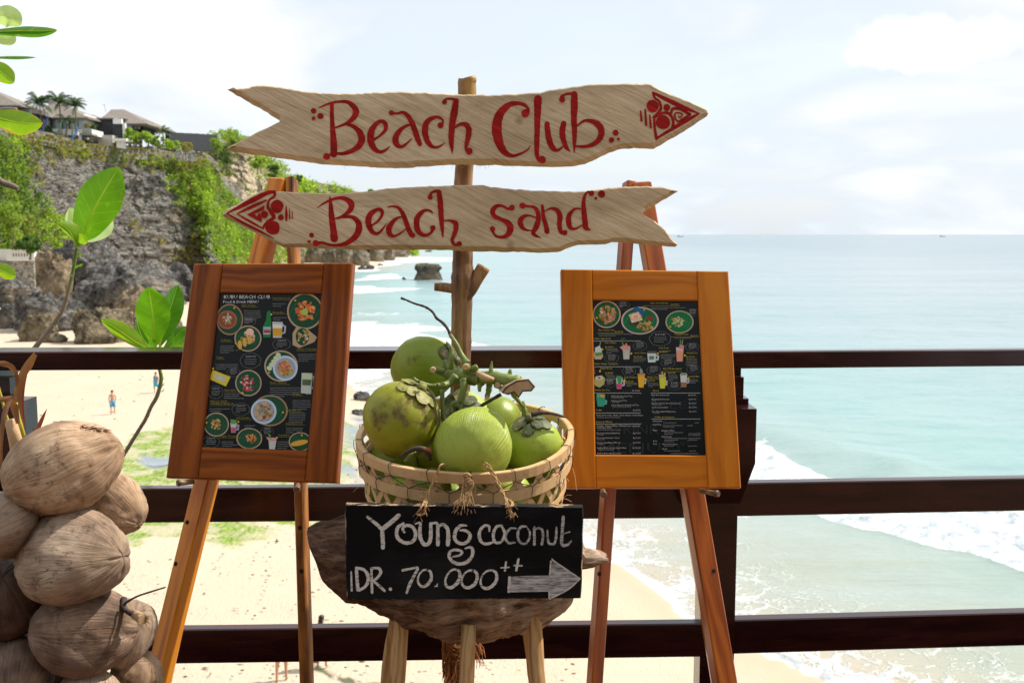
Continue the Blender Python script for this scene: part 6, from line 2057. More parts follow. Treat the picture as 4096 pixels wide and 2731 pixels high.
gl([([(866, 530), (872, 530), (874, 580), (868, 580)], (0.12, 0.30, 0.06), 2), ([(882, 530), (888, 530), (880, 580), (874, 580)], (0.30, 0.36, 0.10), 2), ([(840, 582), (892, 582), (884, 676), (846, 676)], (0.72, 0.32, 0.20), 3), ([(840, 582), (892, 582), (890, 605), (842, 605)], (0.66, 0.50, 0.44), 4), ([(862, 565), (895, 570), (890, 595), (862, 592)], (0.68, 0.22, 0.28), 5)])
gl([([(290, 800), (305, 775), (345, 768), (368, 790), (360, 830), (330, 850), (298, 835)], (0.40, 0.38, 0.14), 3), ([(305, 780), (340, 772), (355, 785), (340, 800), (308, 798)], (0.66, 0.58, 0.50), 4), ([(318, 782), (335, 780), (340, 790), (322, 792)], (0.10, 0.05, 0.04), 5), ([(290, 715), (296, 715), (302, 760), (292, 760)], (0.25, 0.10, 0.05), 2)])
gl([([(480, 800), (502, 805), (498, 838), (478, 842), (478, 832), (488, 828), (490, 812), (480, 810)], (0.45, 0.46, 0.48), 2), ([(440, 785), (484, 785), (476, 858), (446, 858)], (0.55, 0.54, 0.54), 3), ([(444, 825), (480, 825), (476, 856), (447, 856)], (0.62, 0.05, 0.18), 4), ([(442, 770), (480, 775), (475, 822), (455, 828)], (0.06, 0.26, 0.08), 5)])
gl([([(628, 785), (645, 790), (640, 825), (622, 828), (622, 818), (632, 812)], (0.45, 0.46, 0.40), 2), ([(585, 770), (632, 770), (624, 850), (592, 850)], (0.75, 0.40, 0.03), 3), ([(580, 758), (636, 758), (630, 775), (590, 775)], (0.66, 0.28, 0.06), 4), ([(600, 718), (615, 730), (622, 755), (598, 755)], (0.25, 0.30, 0.28), 5)])
gl([([(768, 800), (785, 803), (782, 835), (764, 838), (764, 828), (772, 822)], (0.45, 0.46, 0.40), 2), ([(728, 780), (774, 780), (766, 856), (734, 856)], (0.62, 0.62, 0.04), 3), ([(724, 765), (758, 758), (760, 785), (730, 788)], (0.55, 0.42, 0.25), 4), ([(762, 750), (770, 752), (768, 782), (760, 782)], (0.60, 0.45, 0.12), 5)])
gl([([(912, 785), (932, 790), (928, 820), (910, 825), (910, 815), (918, 810)], (0.40, 0.40, 0.42), 2), ([(868, 760), (915, 760), (910, 845), (874, 845)], (0.60, 0.60, 0.58), 3), ([(872, 815), (912, 815), (910, 843), (874, 843)], (0.35, 0.14, 0.05), 4), ([(872, 750), (912, 752), (908, 768), (874, 768)], (0.20, 0.28, 0.14), 5)])
gl([([(362, 930), (382, 935), (378, 962), (358, 965), (358, 955), (368, 950)], (0.10, 0.35, 0.28), 2), ([(308, 912), (368, 912), (360, 976), (318, 976)], (0.03, 0.30, 0.20), 3), ([(312, 890), (365, 895), (365, 915), (310, 915)], (0.10, 0.38, 0.16), 4), ([(335, 895), (368, 898), (362, 915), (338, 915)], (0.62, 0.28, 0.04), 5)])
mb = MB()
Y_ = tuple(c * 0.95 for c in YEL); Wc = (0.52, 0.52, 0.51)
RT = [(320, 472, 108, 'Nasi Campur Sela', 0), (432, 482, 55, 'Rp.135,000', 0), (668, 291, 120, 'Kubu Cheese Burger', 0), (806, 300, 55, 'Rp.165,000', 0), (828, 500, 92, 'Tropical Fruits', 0), (938, 509, 50, 'Rp.55,000', 0),
      (295, 528, 112, 'Kubu Signatures', 0), (366, 556, 74, 'Kubu Mojito', 0), (367, 584, 56, 'Rp.145,000', 0), (562, 624, 74, 'Gusu-Gusu', 0), (560, 649, 56, 'Rp.145,000', 0), (727, 591, 62, 'Kopi Story', 0), (728, 617, 56, 'Rp.145,000', 0),
      (908, 624, 74, 'Vitamin Sea', 0), (908, 650, 56, 'Rp.145,000', 0), (295, 696, 158, 'Kubu Virgin Sensation', 0), (336, 727, 76, 'Rujak Kuud', 0), (368, 756, 52, 'Rp.85,000', 0), (492, 786, 85, 'Soda Gembira', 0), (504, 814, 52, 'Rp.75,000', 0),
      (648, 784, 72, 'Mango Sera', 0), (648, 809, 50, 'Rp.75,000', 0), (752, 729, 126, 'Kubu Markisa Splash', 0), (786, 757, 50, 'Rp.75,000', 0), (922, 780, 72, 'Lunak Bali', 0), (302, 871, 96, 'Kubu Ice Tea', 0), (548, 875, 52, 'Rp.75,000', 1),
      (686, 874, 40, 'Beers', 0), (406, 912, 142, 'Kubu Banana Iced Tea', 1), (407, 942, 104, 'Lychee Iced Tea', 1), (409, 971, 182, 'Lime Passion Fruit Iced Tea', 1), (304, 1004, 42, 'Sodas', 0), (553, 1005, 50, 'Rp.65,000', 1),
      (676, 904, 118, 'Bali Hai-Indonesia', 1), (922, 905, 50, 'Rp.80,000', 1), (677, 932, 118, 'Bintang-Indonesia', 1), (924, 932, 50, 'Rp.80,000', 1), (677, 959, 192, 'Radler-Lemon Beer-Indonesia', 1), (925, 959, 50, 'Rp.90,000', 1),
      (677, 986, 108, 'Guiness-Ireland', 1), (926, 986, 50, 'Rp.95,000', 1), (678, 1014, 160, 'San Mig Light-Philippines', 1), (926, 1014, 50, 'Rp.90,000', 1), (693, 1051, 136, 'Cellar & Selection', 0),
      (308, 1039, 314, 'Coke, Diet Coke, Sprite, Tonic Water, Soda Water', 1), (306, 1082, 110, 'Juices & Water', 0), (310, 1109, 232, 'Orange, Guava, Mango, Watermelon,', 1), (550, 1111, 50, 'Rp.75,000', 1), (310, 1121, 98, 'Sugarcane, Kiwi', 1),
      (310, 1158, 154, 'Dolomia Natural 500 ml', 1), (552, 1158, 50, 'Rp.60,000', 1), (311, 1189, 152, 'Dolomia Natural 1 Liter', 1), (553, 1190, 50, 'Rp.75,000', 1), (312, 1221, 154, 'Perrie Sparkling 750 ml', 1), (553, 1221, 50, 'Rp.75,000', 1),
      (312, 1256, 196, 'Smirnoff Ice Green Apple Bite', 1), (550, 1256, 54, 'Rp.100,000', 1), (313, 1292, 160, 'Smirnoff Ice Red Lemon', 1), (550, 1293, 54, 'Rp.100,000', 1), (682, 1077, 66, 'Champagne', 1), (683, 1100, 56, 'Sparkling', 1), (685, 1139, 30, 'White', 1),
      (742, 1140, 88, 'Sauvignon Blanc', 1), (742, 1181, 68, 'Chardonnay', 1), (687, 1210, 26, 'Rose', 1), (687, 1230, 24, 'Red', 1), (745, 1231, 104, 'Cabernet Sauvignon', 1), (747, 1263, 34, 'Merlot', 1)]
for (x, y, w_, s_, c_) in RT:
    put_text(RB, mb, s_, *sR(x, y), w_ * kR, 5.4, Wc if c_ else Y_, slant=0.08, lay=8)
for (x, y, w_) in ((290, 537, 315), (292, 709, 310), (296, 884, 312), (300, 1017, 306), (302, 1090, 306), (672, 884, 330), (676, 1057, 326)): rule(RB, mb, *sR(x, y), w_ * kR, Wc, 1.5, 1.5)
for (x, y, w_) in ((367, 590, 80), (560, 655, 80), (728, 606, 78), (908, 657, 72), (368, 762, 52), (504, 820, 76), (648, 792, 80), (752, 742, 126), (620, 305, 245), (312, 486, 175), (805, 513, 190)): rule(RB, mb, *sR(x, y), w_ * kR, tuple(c * 0.7 for c in YEL), 1.0)
for i, (x, y, w_, r_) in enumerate(((320, 498, 230, 2), (672, 322, 230, 2), (828, 524, 165, 1), (372, 602, 80, 3), (552, 668, 84, 2), (735, 635, 100, 3), (905, 672, 72, 4), (372, 776, 62, 4), (506, 832, 74, 2), (650, 825, 72, 3), (786, 772, 62, 4),
                                    (925, 800, 60, 3), (408, 922, 120, 1), (409, 951, 90, 1), (411, 981, 150, 1), (308, 1053, 280, 1), (312, 1135, 190, 1), (313, 1168, 60, 1), (313, 1200, 60, 1), (314, 1231, 70, 1), (315, 1268, 180, 1), (680, 914, 26, 1),
                                    (680, 942, 26, 1), (680, 969, 70, 1), (680, 996, 20, 1), (682, 1023, 90, 1), (750, 1088, 130, 1), (750, 1106, 130, 2), (756, 1153, 130, 2), (758, 1192, 150, 2), (758, 1213, 130, 1), (760, 1243, 90, 1), (760, 1275, 150, 1),
                                    (915, 1107, 85, 1), (958, 1088, 44, 1), (918, 1160, 85, 2), (918, 1192, 88, 2), (920, 1243, 88, 1), (922, 1275, 88, 1), (800, 1292, 230, 1), (470, 528, 60, 1))):
    scribble(RB, mb, *sR(x, y), w_ * kR, r_, i + 90, DIM, 6.5, 3.2)
for i, (x, y, rx, ry) in enumerate(((487, 303, 42, 28), (734, 525, 70, 48), (600, 573, 45, 30), (411, 655, 46, 28), (787, 686, 46, 28), (950, 580, 45, 28), (527, 742, 45, 30), (692, 735, 46, 30), (828, 838, 46, 28), (958, 728, 45, 30), (400, 820, 38, 28), (950, 350, 40, 24))):
    X_, Y2 = sR(x, y); bubble(RB, mb, X_, Y2, rx * kR, ry * kR, i + 160, 'おすすめ!')
for (x, y) in ((311, 386), (801, 446), (628, 333), (348, 597), (541, 624), (717, 623), (898, 637), (333, 741), (496, 800), (636, 798), (747, 751), (921, 790)):
    X_, Y2 = sR(x, y); RB.ell(mb, X_, Y2, 3.8, 3.8, (0.72, 0.48, 0.02), 16, n=10)
mb.obj('menu_lettering', M_PRINT, RB.sheet)
FA = (0.020, 0.024, 0.025)
for (s_, x, y, w_, h_, rise) in (('BEER', 720, 990, 270, 38, 0), ('MENU', 318, 1288, 420, 56, 0), ('FRUIT', 375, 925, 180, 24, -28), ('TASTE', 400, 1003, 190, 22, -18), ('DRINK', 400, 1160, 330, 50, 0), ('WINES', 840, 1268, 190, 34, -72)):
    mb = MB()
    put_text(RB, mb, s_, *sR(x, y), w_ * kR, h_ * kR * 1.3, FA, rise=rise * kR * 1.4, lay=1.2)
    mb.obj('background_word', M_PRINT, RB.sheet)

# ================================================================ DRIFTWOOD STOOL
YS = 2.30
st = T('stool', 'rustic stool with lumpy driftwood seat on peeled branch legs', 'stool', (P(1850, 2300, YS).x, YS, 0))
M_DRIFT, t = newmat('driftwood')
o = t.obj()
g1 = t.noise(t.map(t.map(o, rot=(0, 0.18, 0)), (3.5, 9, 26)), 1.6, 6, 0.68, 0.9)
g2 = t.noise(t.map(o, (14, 30, 90)), 1.2, 5, 0.68, 0.4)
big = t.noise(o, 3.0, 5, 0.6)
pitv = t.vor(t.map(o, (30, 30, 60)), 1.0)
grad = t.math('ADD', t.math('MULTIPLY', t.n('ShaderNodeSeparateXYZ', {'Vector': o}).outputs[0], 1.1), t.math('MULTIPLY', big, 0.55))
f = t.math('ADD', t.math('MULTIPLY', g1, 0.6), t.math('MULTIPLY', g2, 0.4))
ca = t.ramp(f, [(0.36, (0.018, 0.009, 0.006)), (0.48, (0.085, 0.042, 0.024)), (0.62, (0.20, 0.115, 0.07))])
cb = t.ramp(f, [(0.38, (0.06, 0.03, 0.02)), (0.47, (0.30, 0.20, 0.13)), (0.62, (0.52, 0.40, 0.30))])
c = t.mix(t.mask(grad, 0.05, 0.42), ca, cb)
c = t.mix(t.math('MULTIPLY', t.mask(pitv, 0.16, 0.05), 0.8), c, (0.03, 0.015, 0.01))
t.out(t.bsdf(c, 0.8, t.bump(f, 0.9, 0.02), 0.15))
top_c = [(1226, 2126), (1260, 2112), (1330, 2092), (1400, 2080), (1600, 2070), (1900, 2070), (2200, 2085), (2300, 2110), (2340, 2206), (2405, 2222), (2432, 2236)]
bot_c = [(1226, 2140), (1250, 2200), (1278, 2260), (1296, 2310), (1340, 2350), (1400, 2392), (1470, 2408), (1550, 2460), (1640, 2496), (1700, 2510), (1790, 2560), (1850, 2574), (1920, 2560), (2000, 2545), (2080, 2528), (2160, 2510), (2230, 2470), (2262, 2440), (2290, 2400), (2310, 2290), (2380, 2280), (2432, 2256)]
mb = MB()
nx, ns = 150, 64
ks = YS / FX
vs = []
tz = np.array(top_c, float); bz = np.array(bot_c, float)
for i in range(nx + 1):
    x = 1226 + (2432 - 1226) * i / nx
    yt, yb = np.interp(x, tz[:, 0], tz[:, 1]), np.interp(x, bz[:, 0], bz[:, 1])
    u = i / nx
    dh = 0.16 * max(0.0, sin(pi * min(1, max(0, u)) ** 0.75)) ** 0.55 + 0.006
    if x > 2310: dh = 0.035 * (1 - 0.35 * (x - 2310) / 122)
    a, b = P(x, yt, YS), P(x, yb, YS)
    cz, hz = (a.z + b.z) / 2, (a.z - b.z) / 2
    for j in range(ns):
        th = 2 * pi * j / ns
        cc, ss = cos(th), sin(th)
        r_ = 1 + 0.12 * fbm(u * 6, cc * 1.3, ss * 1.3, 4, 0.6) + 0.05 * fbm(u * 9, cc * 7, ss * 7, 4, 0.8)
        r_ *= 1 - 0.07 * exp(-(noise.noise(Vector((u * 4, cc * 3.3, ss * 3.3))) / 0.06) ** 2)
        q = 1 if abs(ss) > 0.8 else r_
        vs.append((a.x + 0.006 * fbm(u * 9, cc * 2, ss * 2, 3), YS + 0.03 + cc * dh * r_, cz + (abs(ss) ** 0.8 * (1 if ss > 0 else -1)) * hz * (1 + 0.06 * fbm(u * 14, cc * 3, ss * 3, 4, 0.7)) * (0.35 + 0.65 * r_)))
fs = [(i * ns + j, (i + 1) * ns + j, (i + 1) * ns + (j + 1) % ns, i * ns + (j + 1) % ns) for i in range(nx) for j in range(ns)]
fs += [tuple(reversed(range(ns))), tuple(nx * ns + j for j in range(ns))]
fs = [tuple(reversed(f_)) for f_ in fs]
mb.add(vs, fs, 0, True)
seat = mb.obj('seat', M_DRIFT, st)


def sleg(px0, py0, Y0, px1, py1, Y1, r0, r1, sd):
    a, b = P(px0, py0, Y0), P(px1, py1, Y1)
    u = (0 - a.z) / (b.z - a.z)
    e = a + (b - a) * u
    M, L = frame_mat(a + (a - b).normalized() * (0.015 if sd == 3 else 0.1), e, Vector((0, -1, 0)))
    n = 12
    pts = [Vector((-L / 2 + L * i / (n - 1), 0.003 * fbm(i * .4, sd, 0, 2), 0.003 * fbm(i * .4, sd, 5, 2))) for i in range(n)]
    mb_ = MB().tube(pts, [r0 + (r1 - r0) * i / (n - 1) + 0.0012 * fbm(i * .7, sd, 2, 2) for i in range(n)], 9)
    return link('leg', mb_.mesh('leg', M_STOOLLEG), st, M)


sleg(1578, 2480, 2.42, 1545, 2731, 2.46, 0.015, 0.019, 1)
sleg(1605, 2490, 2.24, 1587, 2731, 2.22, 0.0185, 0.0195, 2)
sleg(1875, 2520, 2.19, 1866, 2731, 2.17, 0.0175, 0.018, 3)
sleg(2112, 2530, 2.42, 2140, 2731, 2.46, 0.015, 0.0165, 4)
sleg(2136, 2530, 2.24, 2152, 2731, 2.22, 0.0185, 0.0195, 5)

# ================================================================ BASKET
BC = P(1861, 1729, 2.37)
RB_ = 431 * 2.37 / FX
tilt = radians(9.5)
BM = Matrix.Translation(BC) @ Matrix.Rotation(tilt, 4, 'X')
BH = 0.285
zbot = BC.z - BH
bk = T('basket', 'open weave bamboo basket tilted forward on the driftwood stool', 'basket', (BC.x, BC.y, zbot))
M_BAM, t = newmat('split_bamboo')
o = t.obj()
n1 = t.noise(o, 40, 4, 0.6); n2 = t.noise(o, 9, 3, 0.6)
oi = t.n('ShaderNodeObjectInfo').outputs['Random']
c = t.mix(n2, (0.50, 0.27, 0.10), (0.74, 0.50, 0.26))
c = t.mix(t.math('MULTIPLY', oi, 0.35), c, (0.62, 0.46, 0.24))
c = t.mix(t.math('MULTIPLY', t.mask(n1, 0.58, 0.72), 0.5), c, (0.25, 0.12, 0.05))
t.out(t.bsdf(c, 0.5, t.bump(n1, 0.25, 0.003), 0.3))
M_WIRE = simple('black_binding_wire', (0.015, 0.012, 0.012), 0.5)
M_TWINE = simple('jute_twine', (0.42, 0.25, 0.11), 0.9, nscale=120, nvar=0.4)


def bp(ang, h, r_off=0.0):
    """point on the basket wall: h metres below the rim plane"""
    r_ = RB_ * (1 - 0.16 * (max(0.0, h) / BH) ** 1.3) + r_off
    sag = 0.004 * sin(3 * ang + 1)
    return BM @ Vector((cos(ang) * r_, sin(ang) * r_, -h + sag))


def band(pts, wid, thick, nrm_fn, name, mat=M_BAM, parent=bk, wave=None):
    """flat strip through pts; nrm_fn(i) outward normal"""
    mb_ = MB(); n = len(pts); vs = []
    for i, p in enumerate(pts):
        d = (pts[min(n - 1, i + 1)] - pts[max(0, i - 1)]).normalized()
        nn = nrm_fn(i); s_ = d.cross(nn).normalized()
        for (a, b) in ((-1, -1), (1, -1), (1, 1), (-1, 1)):
            vs.append(p + s_ * wid / 2 * a + nn * thick / 2 * b)
    fs = []
    for i in range(n - 1):
        for k in range(4):
            fs.append((4 * i + k, 4 * i + (k + 1) % 4, 4 * i + 4 + (k + 1) % 4, 4 * i + 4 + k))
    fs += [(3, 2, 1, 0), (4 * n - 4, 4 * n - 3, 4 * n - 2, 4 * n - 1)]
    fs = [tuple(reversed(f_)) for f_ in fs]
    mb_.add(vs, fs)
    return mb_.obj(name, mat, parent)


def radial(p):
    v = p - BM.translation; ax = BM.to_3x3() @ Vector((0, 0, 1))
    v = v - ax * v.dot(ax)
    return v.normalized()


N = 72
ring = lambda h, ro: [bp(2 * pi * i / N, h, ro + 0.001 * fbm(i * .4, h * 50, 0, 2)) for i in range(N + 1)]
for (h, ro, w_, th) in ((0.010, 0.005, 0.022, 0.004), (0.009, -0.005, 0.020, 0.004), (0.001, 0.0, 0.006, 0.010)):
    pts = ring(h, ro); band(pts, w_, th, lambda i: radial(pts[i]), 'rim_hoop')
for (h, ro, w_, th) in ((0.060, 0.006, 0.024, 0.0035), (0.058, -0.006, 0.020, 0.0035), (0.13, 0.003, 0.013, 0.002), (0.185, 0.003, 0.014, 0.002), (0.235, 0.003, 0.014, 0.002)):
    pts = ring(h, ro); band(pts, w_, th, lambda i: radial(pts[i]), 'hoop')
NS = 26
for s_ in (-1, 1):
    for k in range(NS):
        a0 = 2 * pi * (k + (0.25 if s_ > 0 else 0)) / NS
        pts = []
        m_ = 16
        for i in range(m_):
            h = 0.010 + (BH - 0.012) * i / (m_ - 1)
            a_ = a0 + s_ * (h / 0.25) * 0.72 + rng.uniform(-0.002, 0.002)
            pts.append(bp(a_, h, 0.0018 * s_ * cos(i * 1.9 + k)))
        band(pts, 0.0145, 0.0018, lambda i: radial(pts[i]), 'weave_strip')
# base disc of the basket
mb = MB()
for i in range(14):
    y = -0.19 + i * 0.029
    L_ = sqrt(max(0.0, (RB_ * 0.84) ** 2 - y * y))
    if L_ > 0.02: mb.box((0, y, -BH + 0.0), (2 * L_, 0.022, 0.003), BM)
bb = mb.obj('base_slats', M_BAM, bk); bb['kind'] = 'stuff'
# wire binding
NW = 17
for k in range(NW):
    a0 = 2 * pi * k / NW
    mb = MB()
    loop = [bp(a0, -0.005, 0.002), bp(a0, -0.003, 0.0105), bp(a0 + 0.01, 0.012, 0.0115), bp(a0 + 0.015, 0.024, 0.009), bp(a0 + pi / NW, 0.044, 0.008), bp(a0 + pi / NW, 0.050, 0.0115), bp(a0 + pi / NW, 0.072, 0.0115), bp(a0 + pi / NW, 0.078, 0.003)]
    mb.tube(loop, 0.0009, 5, cap=False)
    mb.tube([bp(a0 + pi / NW, 0.046, 0.010), bp(a0 + 1.5 * pi / NW, 0.034, 0.007), bp(a0 + 2 * pi / NW, 0.024, 0.010)], 0.0011, 5, cap=False)
    mb.tube([bp(a0, -0.005, 0.002), bp(a0, -0.003, -0.0105), bp(a0, 0.024, -0.0105)], 0.0011, 5, cap=False)
    mb.obj('wire_tie', M_WIRE, bk)
# loose bamboo hairs
mb = MB()
rs = random.Random(12)
for i in range(30):
    p = bp(rs.uniform(pi, 2 * pi), rs.uniform(0.08, 0.26), 0.004)
    nn = radial(p)
    q = p + nn * rs.uniform(0.005, 0.03) + Vector((rs.uniform(-.02, .02), 0, rs.uniform(-.03, .01)))
    mb.tube([p, p.lerp(q, 0.5) + Vector((0, 0, 0.004)), q], 0.0005, 3, cap=False)
p = P(2290, 1870, 2.35)
mb.tube([p, P(2300, 1905, 2.34), P(2306, 1960, 2.33)], 0.0005, 3, cap=False)
ff = mb.obj('loose_fibres', M_BAM, bk); ff['kind'] = 'stuff'

# ================================================================ GREEN COCONUTS
def cocomat(name, c_deep, c_fresh, c_yel, scar=0.5, scarcol=(0.10, 0.055, 0.02), pleat=0.0, rough=0.40):
    m, t = newmat(name)
    o = t.obj()
    n1 = t.noise(o, 7, 4, 0.6); n2 = t.noise(o, 22, 5, 0.65)
    c = t.mix(n1, c_deep, c_fresh)  # two husk tones blotched at random by noise
    sz = t.n('ShaderNodeSeparateXYZ', {'Vector': o})
    c = t.mix(t.math('MULTIPLY', t.mask(t.math('ADD', t.math('MULTIPLY', sz.outputs[2], -5.0), n1), 0.35, 1.1), 0.6), c, c_yel)
    sm = t.math('MULTIPLY', t.mask(n2, 0.70 - 0.16 * scar, 0.78 - 0.14 * scar), t.mask(t.noise(t.map(o, loc=(2, 5, 1)), 9, 3, 0.6), 0.46, 0.54))
    c = t.mix(t.math('MULTIPLY', sm, 0.9), c, scarcol)
    sp_ = t.mask(t.noise(t.map(o, (1, 1, 2.5)), 90, 2, 0.5), 0.74, 0.80)
    c = t.mix(t.math('MULTIPLY', sp_, 0.6), c, tuple(q * 1.2 for q in scarcol))
    ang = t.math('ARCTAN2', sz.outputs[1], sz.outputs[0])
    cv_ = t.n('ShaderNodeCombineXYZ', {'X': t.math('MULTIPLY', ang, 7.0), 'Y': t.math('MULTIPLY', sz.outputs[2], 2.5), 'Z': 0.0}).outputs[0]
    fib = t.noise(cv_, 3.0, 4, 0.65)
    c = t.mix(t.math('MULTIPLY', t.math('SUBTRACT', fib, 0.35, clamp=True), 0.6 + pleat), c, t.mix(0.5, c_deep, c_yel))
    h = t.math('ADD', t.math('MULTIPLY', fib, 0.5 + pleat * 4), t.math('MULTIPLY', n2, 0.2))
    t.out(t.bsdf(c, t.math('ADD', rough, t.math('MULTIPLY', sm, 0.4)), t.bump(h, 0.25 + pleat * 0.5, 0.008), 0.4))
    return m


M_GC1 = cocomat('green_husk', (0.13, 0.19, 0.008), (0.24, 0.31, 0.016), (0.30, 0.28, 0.012), 1.0)
M_GC2 = cocomat('yellow_green_husk', (0.17, 0.18, 0.005), (0.33, 0.33, 0.010), (0.40, 0.33, 0.010), 1.6)
M_GC3 = cocomat('pale_pleated_husk', (0.24, 0.32, 0.025), (0.44, 0.53, 0.07), (0.38, 0.42, 0.035), 0.6, pleat=0.5)
M_GC4 = cocomat('bright_green_husk', (0.24, 0.32, 0.025), (0.40, 0.49, 0.055), (0.42, 0.46, 0.05), 0.5)
def calyxmat(name, a, b, c_):
    m, t = newmat(name)
    o = t.obj(); n1 = t.noise(o, 22, 5, 0.65); n2 = t.noise(o, 60, 4, 0.6)
    c = t.mix(t.mask(n1, 0.42, 0.56), a, b)
    c = t.mix(t.mask(n2, 0.58, 0.66), c, c_)
    t.out(t.bsdf(c, 0.55, t.bump(n1, 0.4, 0.006), 0.3))
    return m


M_CALYX = calyxmat('coconut_calyx', (0.13, 0.14, 0.03), (0.27, 0.25, 0.06), (0.09, 0.045, 0.02))
M_CALYXD = calyxmat('dark_calyx', (0.05, 0.065, 0.02), (0.12, 0.13, 0.05), (0.30, 0.17, 0.08))
M_STALK = simple('green_stalk', (0.17, 0.21, 0.045), 0.5, nscale=30, nvar=0.5, bumps=0.3)
M_STALKB = simple('dry_brown_stalk', (0.055, 0.035, 0.025), 0.7, nscale=60, nvar=0.5, bumps=0.5)
M_CUT, t = newmat('cut_stalk_wood')
o = t.obj()
c = t.mix(t.noise(t.map(o, (40, 40, 8)), 1.5, 4, 0.6), (0.30, 0.16, 0.07), (0.60, 0.43, 0.25))
t.out(t.bsdf(c, 0.7, None, 0.2))


def coco(name, label, px, py, Y, rx, ry, axis, mat, elong=1.0, calyx=None, lobes=0.05, seed=0, cat='coconut', group='young green coconuts in the basket', taper=0.12, cal_r=0.5, spin=0.0, mk=M_CALYX):
    """coconut whose silhouette is about rx x ry pixels; axis = world direction of the stem end"""
    k = Y / FX
    c = P(px, py, Y)
    ax = Vector(axis).normalized()
    R = ax.to_track_quat('Z', 'Y').to_matrix() @ Matrix.Rotation(spin, 3, 'Z')
    r_ = sqrt(rx * ry) * k * 1.055
    off = seed * 3.1
    brn = 1.0 if 'brown' in group else 0.0

    def fn(u):
        th = atan2(u.y, u.x)
        s_ = 1 + lobes * cos(3 * th) * (1 - u.z * u.z) ** 1.0
        s_ *= 1 - taper * max(0, -u.z) ** 2 * (1 - u.z * u.z) * 1.4 - 0.03 * max(0, u.z) ** 4
        s_ *= 1 + 0.02 * fbm(u.x * 1.5 + off, u.y * 1.5, u.z * 1.5, 3)
        if brn:
            s_ *= 1 + 0.035 * fbm(u.x * 2.2 + off, u.y * 2.2, u.z * 1.2, 4, 0.7) + 0.012 * noise.noise(Vector((th * 4.5, u.z * 2, off))) * (1 - u.z ** 4)
            cr_ = noise.noise(Vector((cos(th) * 1.6 + off, sin(th) * 1.6, u.z * 0.9)))
            s_ *= 1 - 0.035 * exp(-(cr_ / 0.05) ** 2)
            s_ *= 1 + 0.05 * max(0, u.z) ** 6
        return s_
    ez = r_ * elong ** 0.67; exy = r_ / elong ** 0.33
    M = Matrix.Translation(c) @ R.to_4x4()
    root = T(name, label, cat, c, group)
    mb_ = MB().ell((0, 0, 0), (exy, exy, ez), None, 72, 44, 0, fn)
    link('husk', mb_.mesh('husk', mat), root, M)
    if calyx:
        mb_ = MB()
        n = 8
        rs_ = random.Random(seed)
        for i in range(n):
            a0 = 2 * pi * i / n + rs_.uniform(-0.15, 0.15)
            vs = []; nr, nc = 6, 7
            lay = 0.0015 + 0.0018 * (i % 3)
            for q in range(nr):
                v_ = q / (nr - 1)
                ph = 0.06 + v_ * cal_r * (1.12, 0.86, 1.0)[i % 3]
                wd = 0.72 * (0.55 + 0.45 * v_) * (1 - 0.35 * v_ ** 6)
                for w_ in range(nc):
                    f_ = (w_ / (nc - 1) - 0.5) * 2
                    a = a0 + f_ * wd
                    phx = ph - 0.32 * cal_r * abs(f_) ** 2.6 * v_
                    u = Vector((sin(phx) * cos(a), sin(phx) * sin(a), cos(phx)))
                    p = Vector((u.x * exy, u.y * exy, u.z * ez)) * fn(u)
                    p += u * (lay + 0.0015 * v_ * v_ + 0.0015 * rs_.random())
                    vs.append(p)
            fs = [(q * nc + w_, q * nc + w_ + 1, (q + 1) * nc + w_ + 1, (q + 1) * nc + w_) for q in range(nr - 1) for w_ in range(nc - 1)]
            fs = [tuple(reversed(f_)) for f_ in fs]
            mb_.add(vs, fs, 0, True)
        mb_.tube([(0, 0, ez * 0.95), (0.001, 0, ez * 1.06), (0.004, 0.002, ez * 1.14)], [0.016, 0.011, 0.009], 10)
        link('calyx', mb_.mesh('calyx', mk), root, M)
    return root


coco('coconut', 'highest green coconut, standing behind the others at the upper left of the basket', 1696, 1470, 2.52, 128, 122, (0.9, -0.25, 0.2), M_GC1, 1.08, True, seed=1, cal_r=0.62, mk=M_CALYXD)
coco('coconut', 'large yellowish green coconut with brown scars and calyx, left front in the basket', 1610, 1680, 2.27, 153, 150, (0.50, -0.25, 0.85), M_GC2, 1.02, True, seed=2, cal_r=0.50)
coco('coconut', 'pale pleated green coconut in the front centre of the basket', 1896, 1782, 2.20, 161, 143, (0.15, 0.9, 0.45), M_GC3, 1.0, None, seed=3, lobes=0.03)
coco('coconut', 'bright green coconut with dark calyx facing up at the right rim of the basket', 2126, 1782, 2.32, 112, 118, (-0.05, -0.32, 0.95), M_GC4, 1.0, True, seed=4, cal_r=0.62, mk=M_CALYXD)
coco('coconut', 'shaded coconut with dark calyx under the fruit stalk, middle of the basket', 1860, 1672, 2.50, 108, 100, (-0.2, -0.75, 0.6), M_GC4, 1.0, True, seed=5, cal_r=0.8, mk=M_CALYXD)
coco('coconut', 'pale lime coconut glimpsed low through the weave behind the right twine', 2035, 1985, 2.22, 92, 88, (0.3, 0.5, -0.6), M_GC4, 1.0, None, seed=6)
coco('coconut', 'green coconut seen low through the weave at the left side of the basket', 1590, 1990, 2.36, 125, 110, (0.3, 0.5, 0.6), M_GC1, 1.0, None, seed=7)
coco('coconut', 'dark green coconut low in the basket at its right side behind the weave', 2140, 1940, 2.40, 100, 115, (0.3, 0.6, 0.2), M_GC1, 1.0, None, seed=8)
coco('coconut', 'deep shaded green coconut at the bottom centre of the basket', 1800, 2030, 2.42, 120, 105, (0.3, 0.5, 0.4), M_GC1, 1.0, None, seed=9)

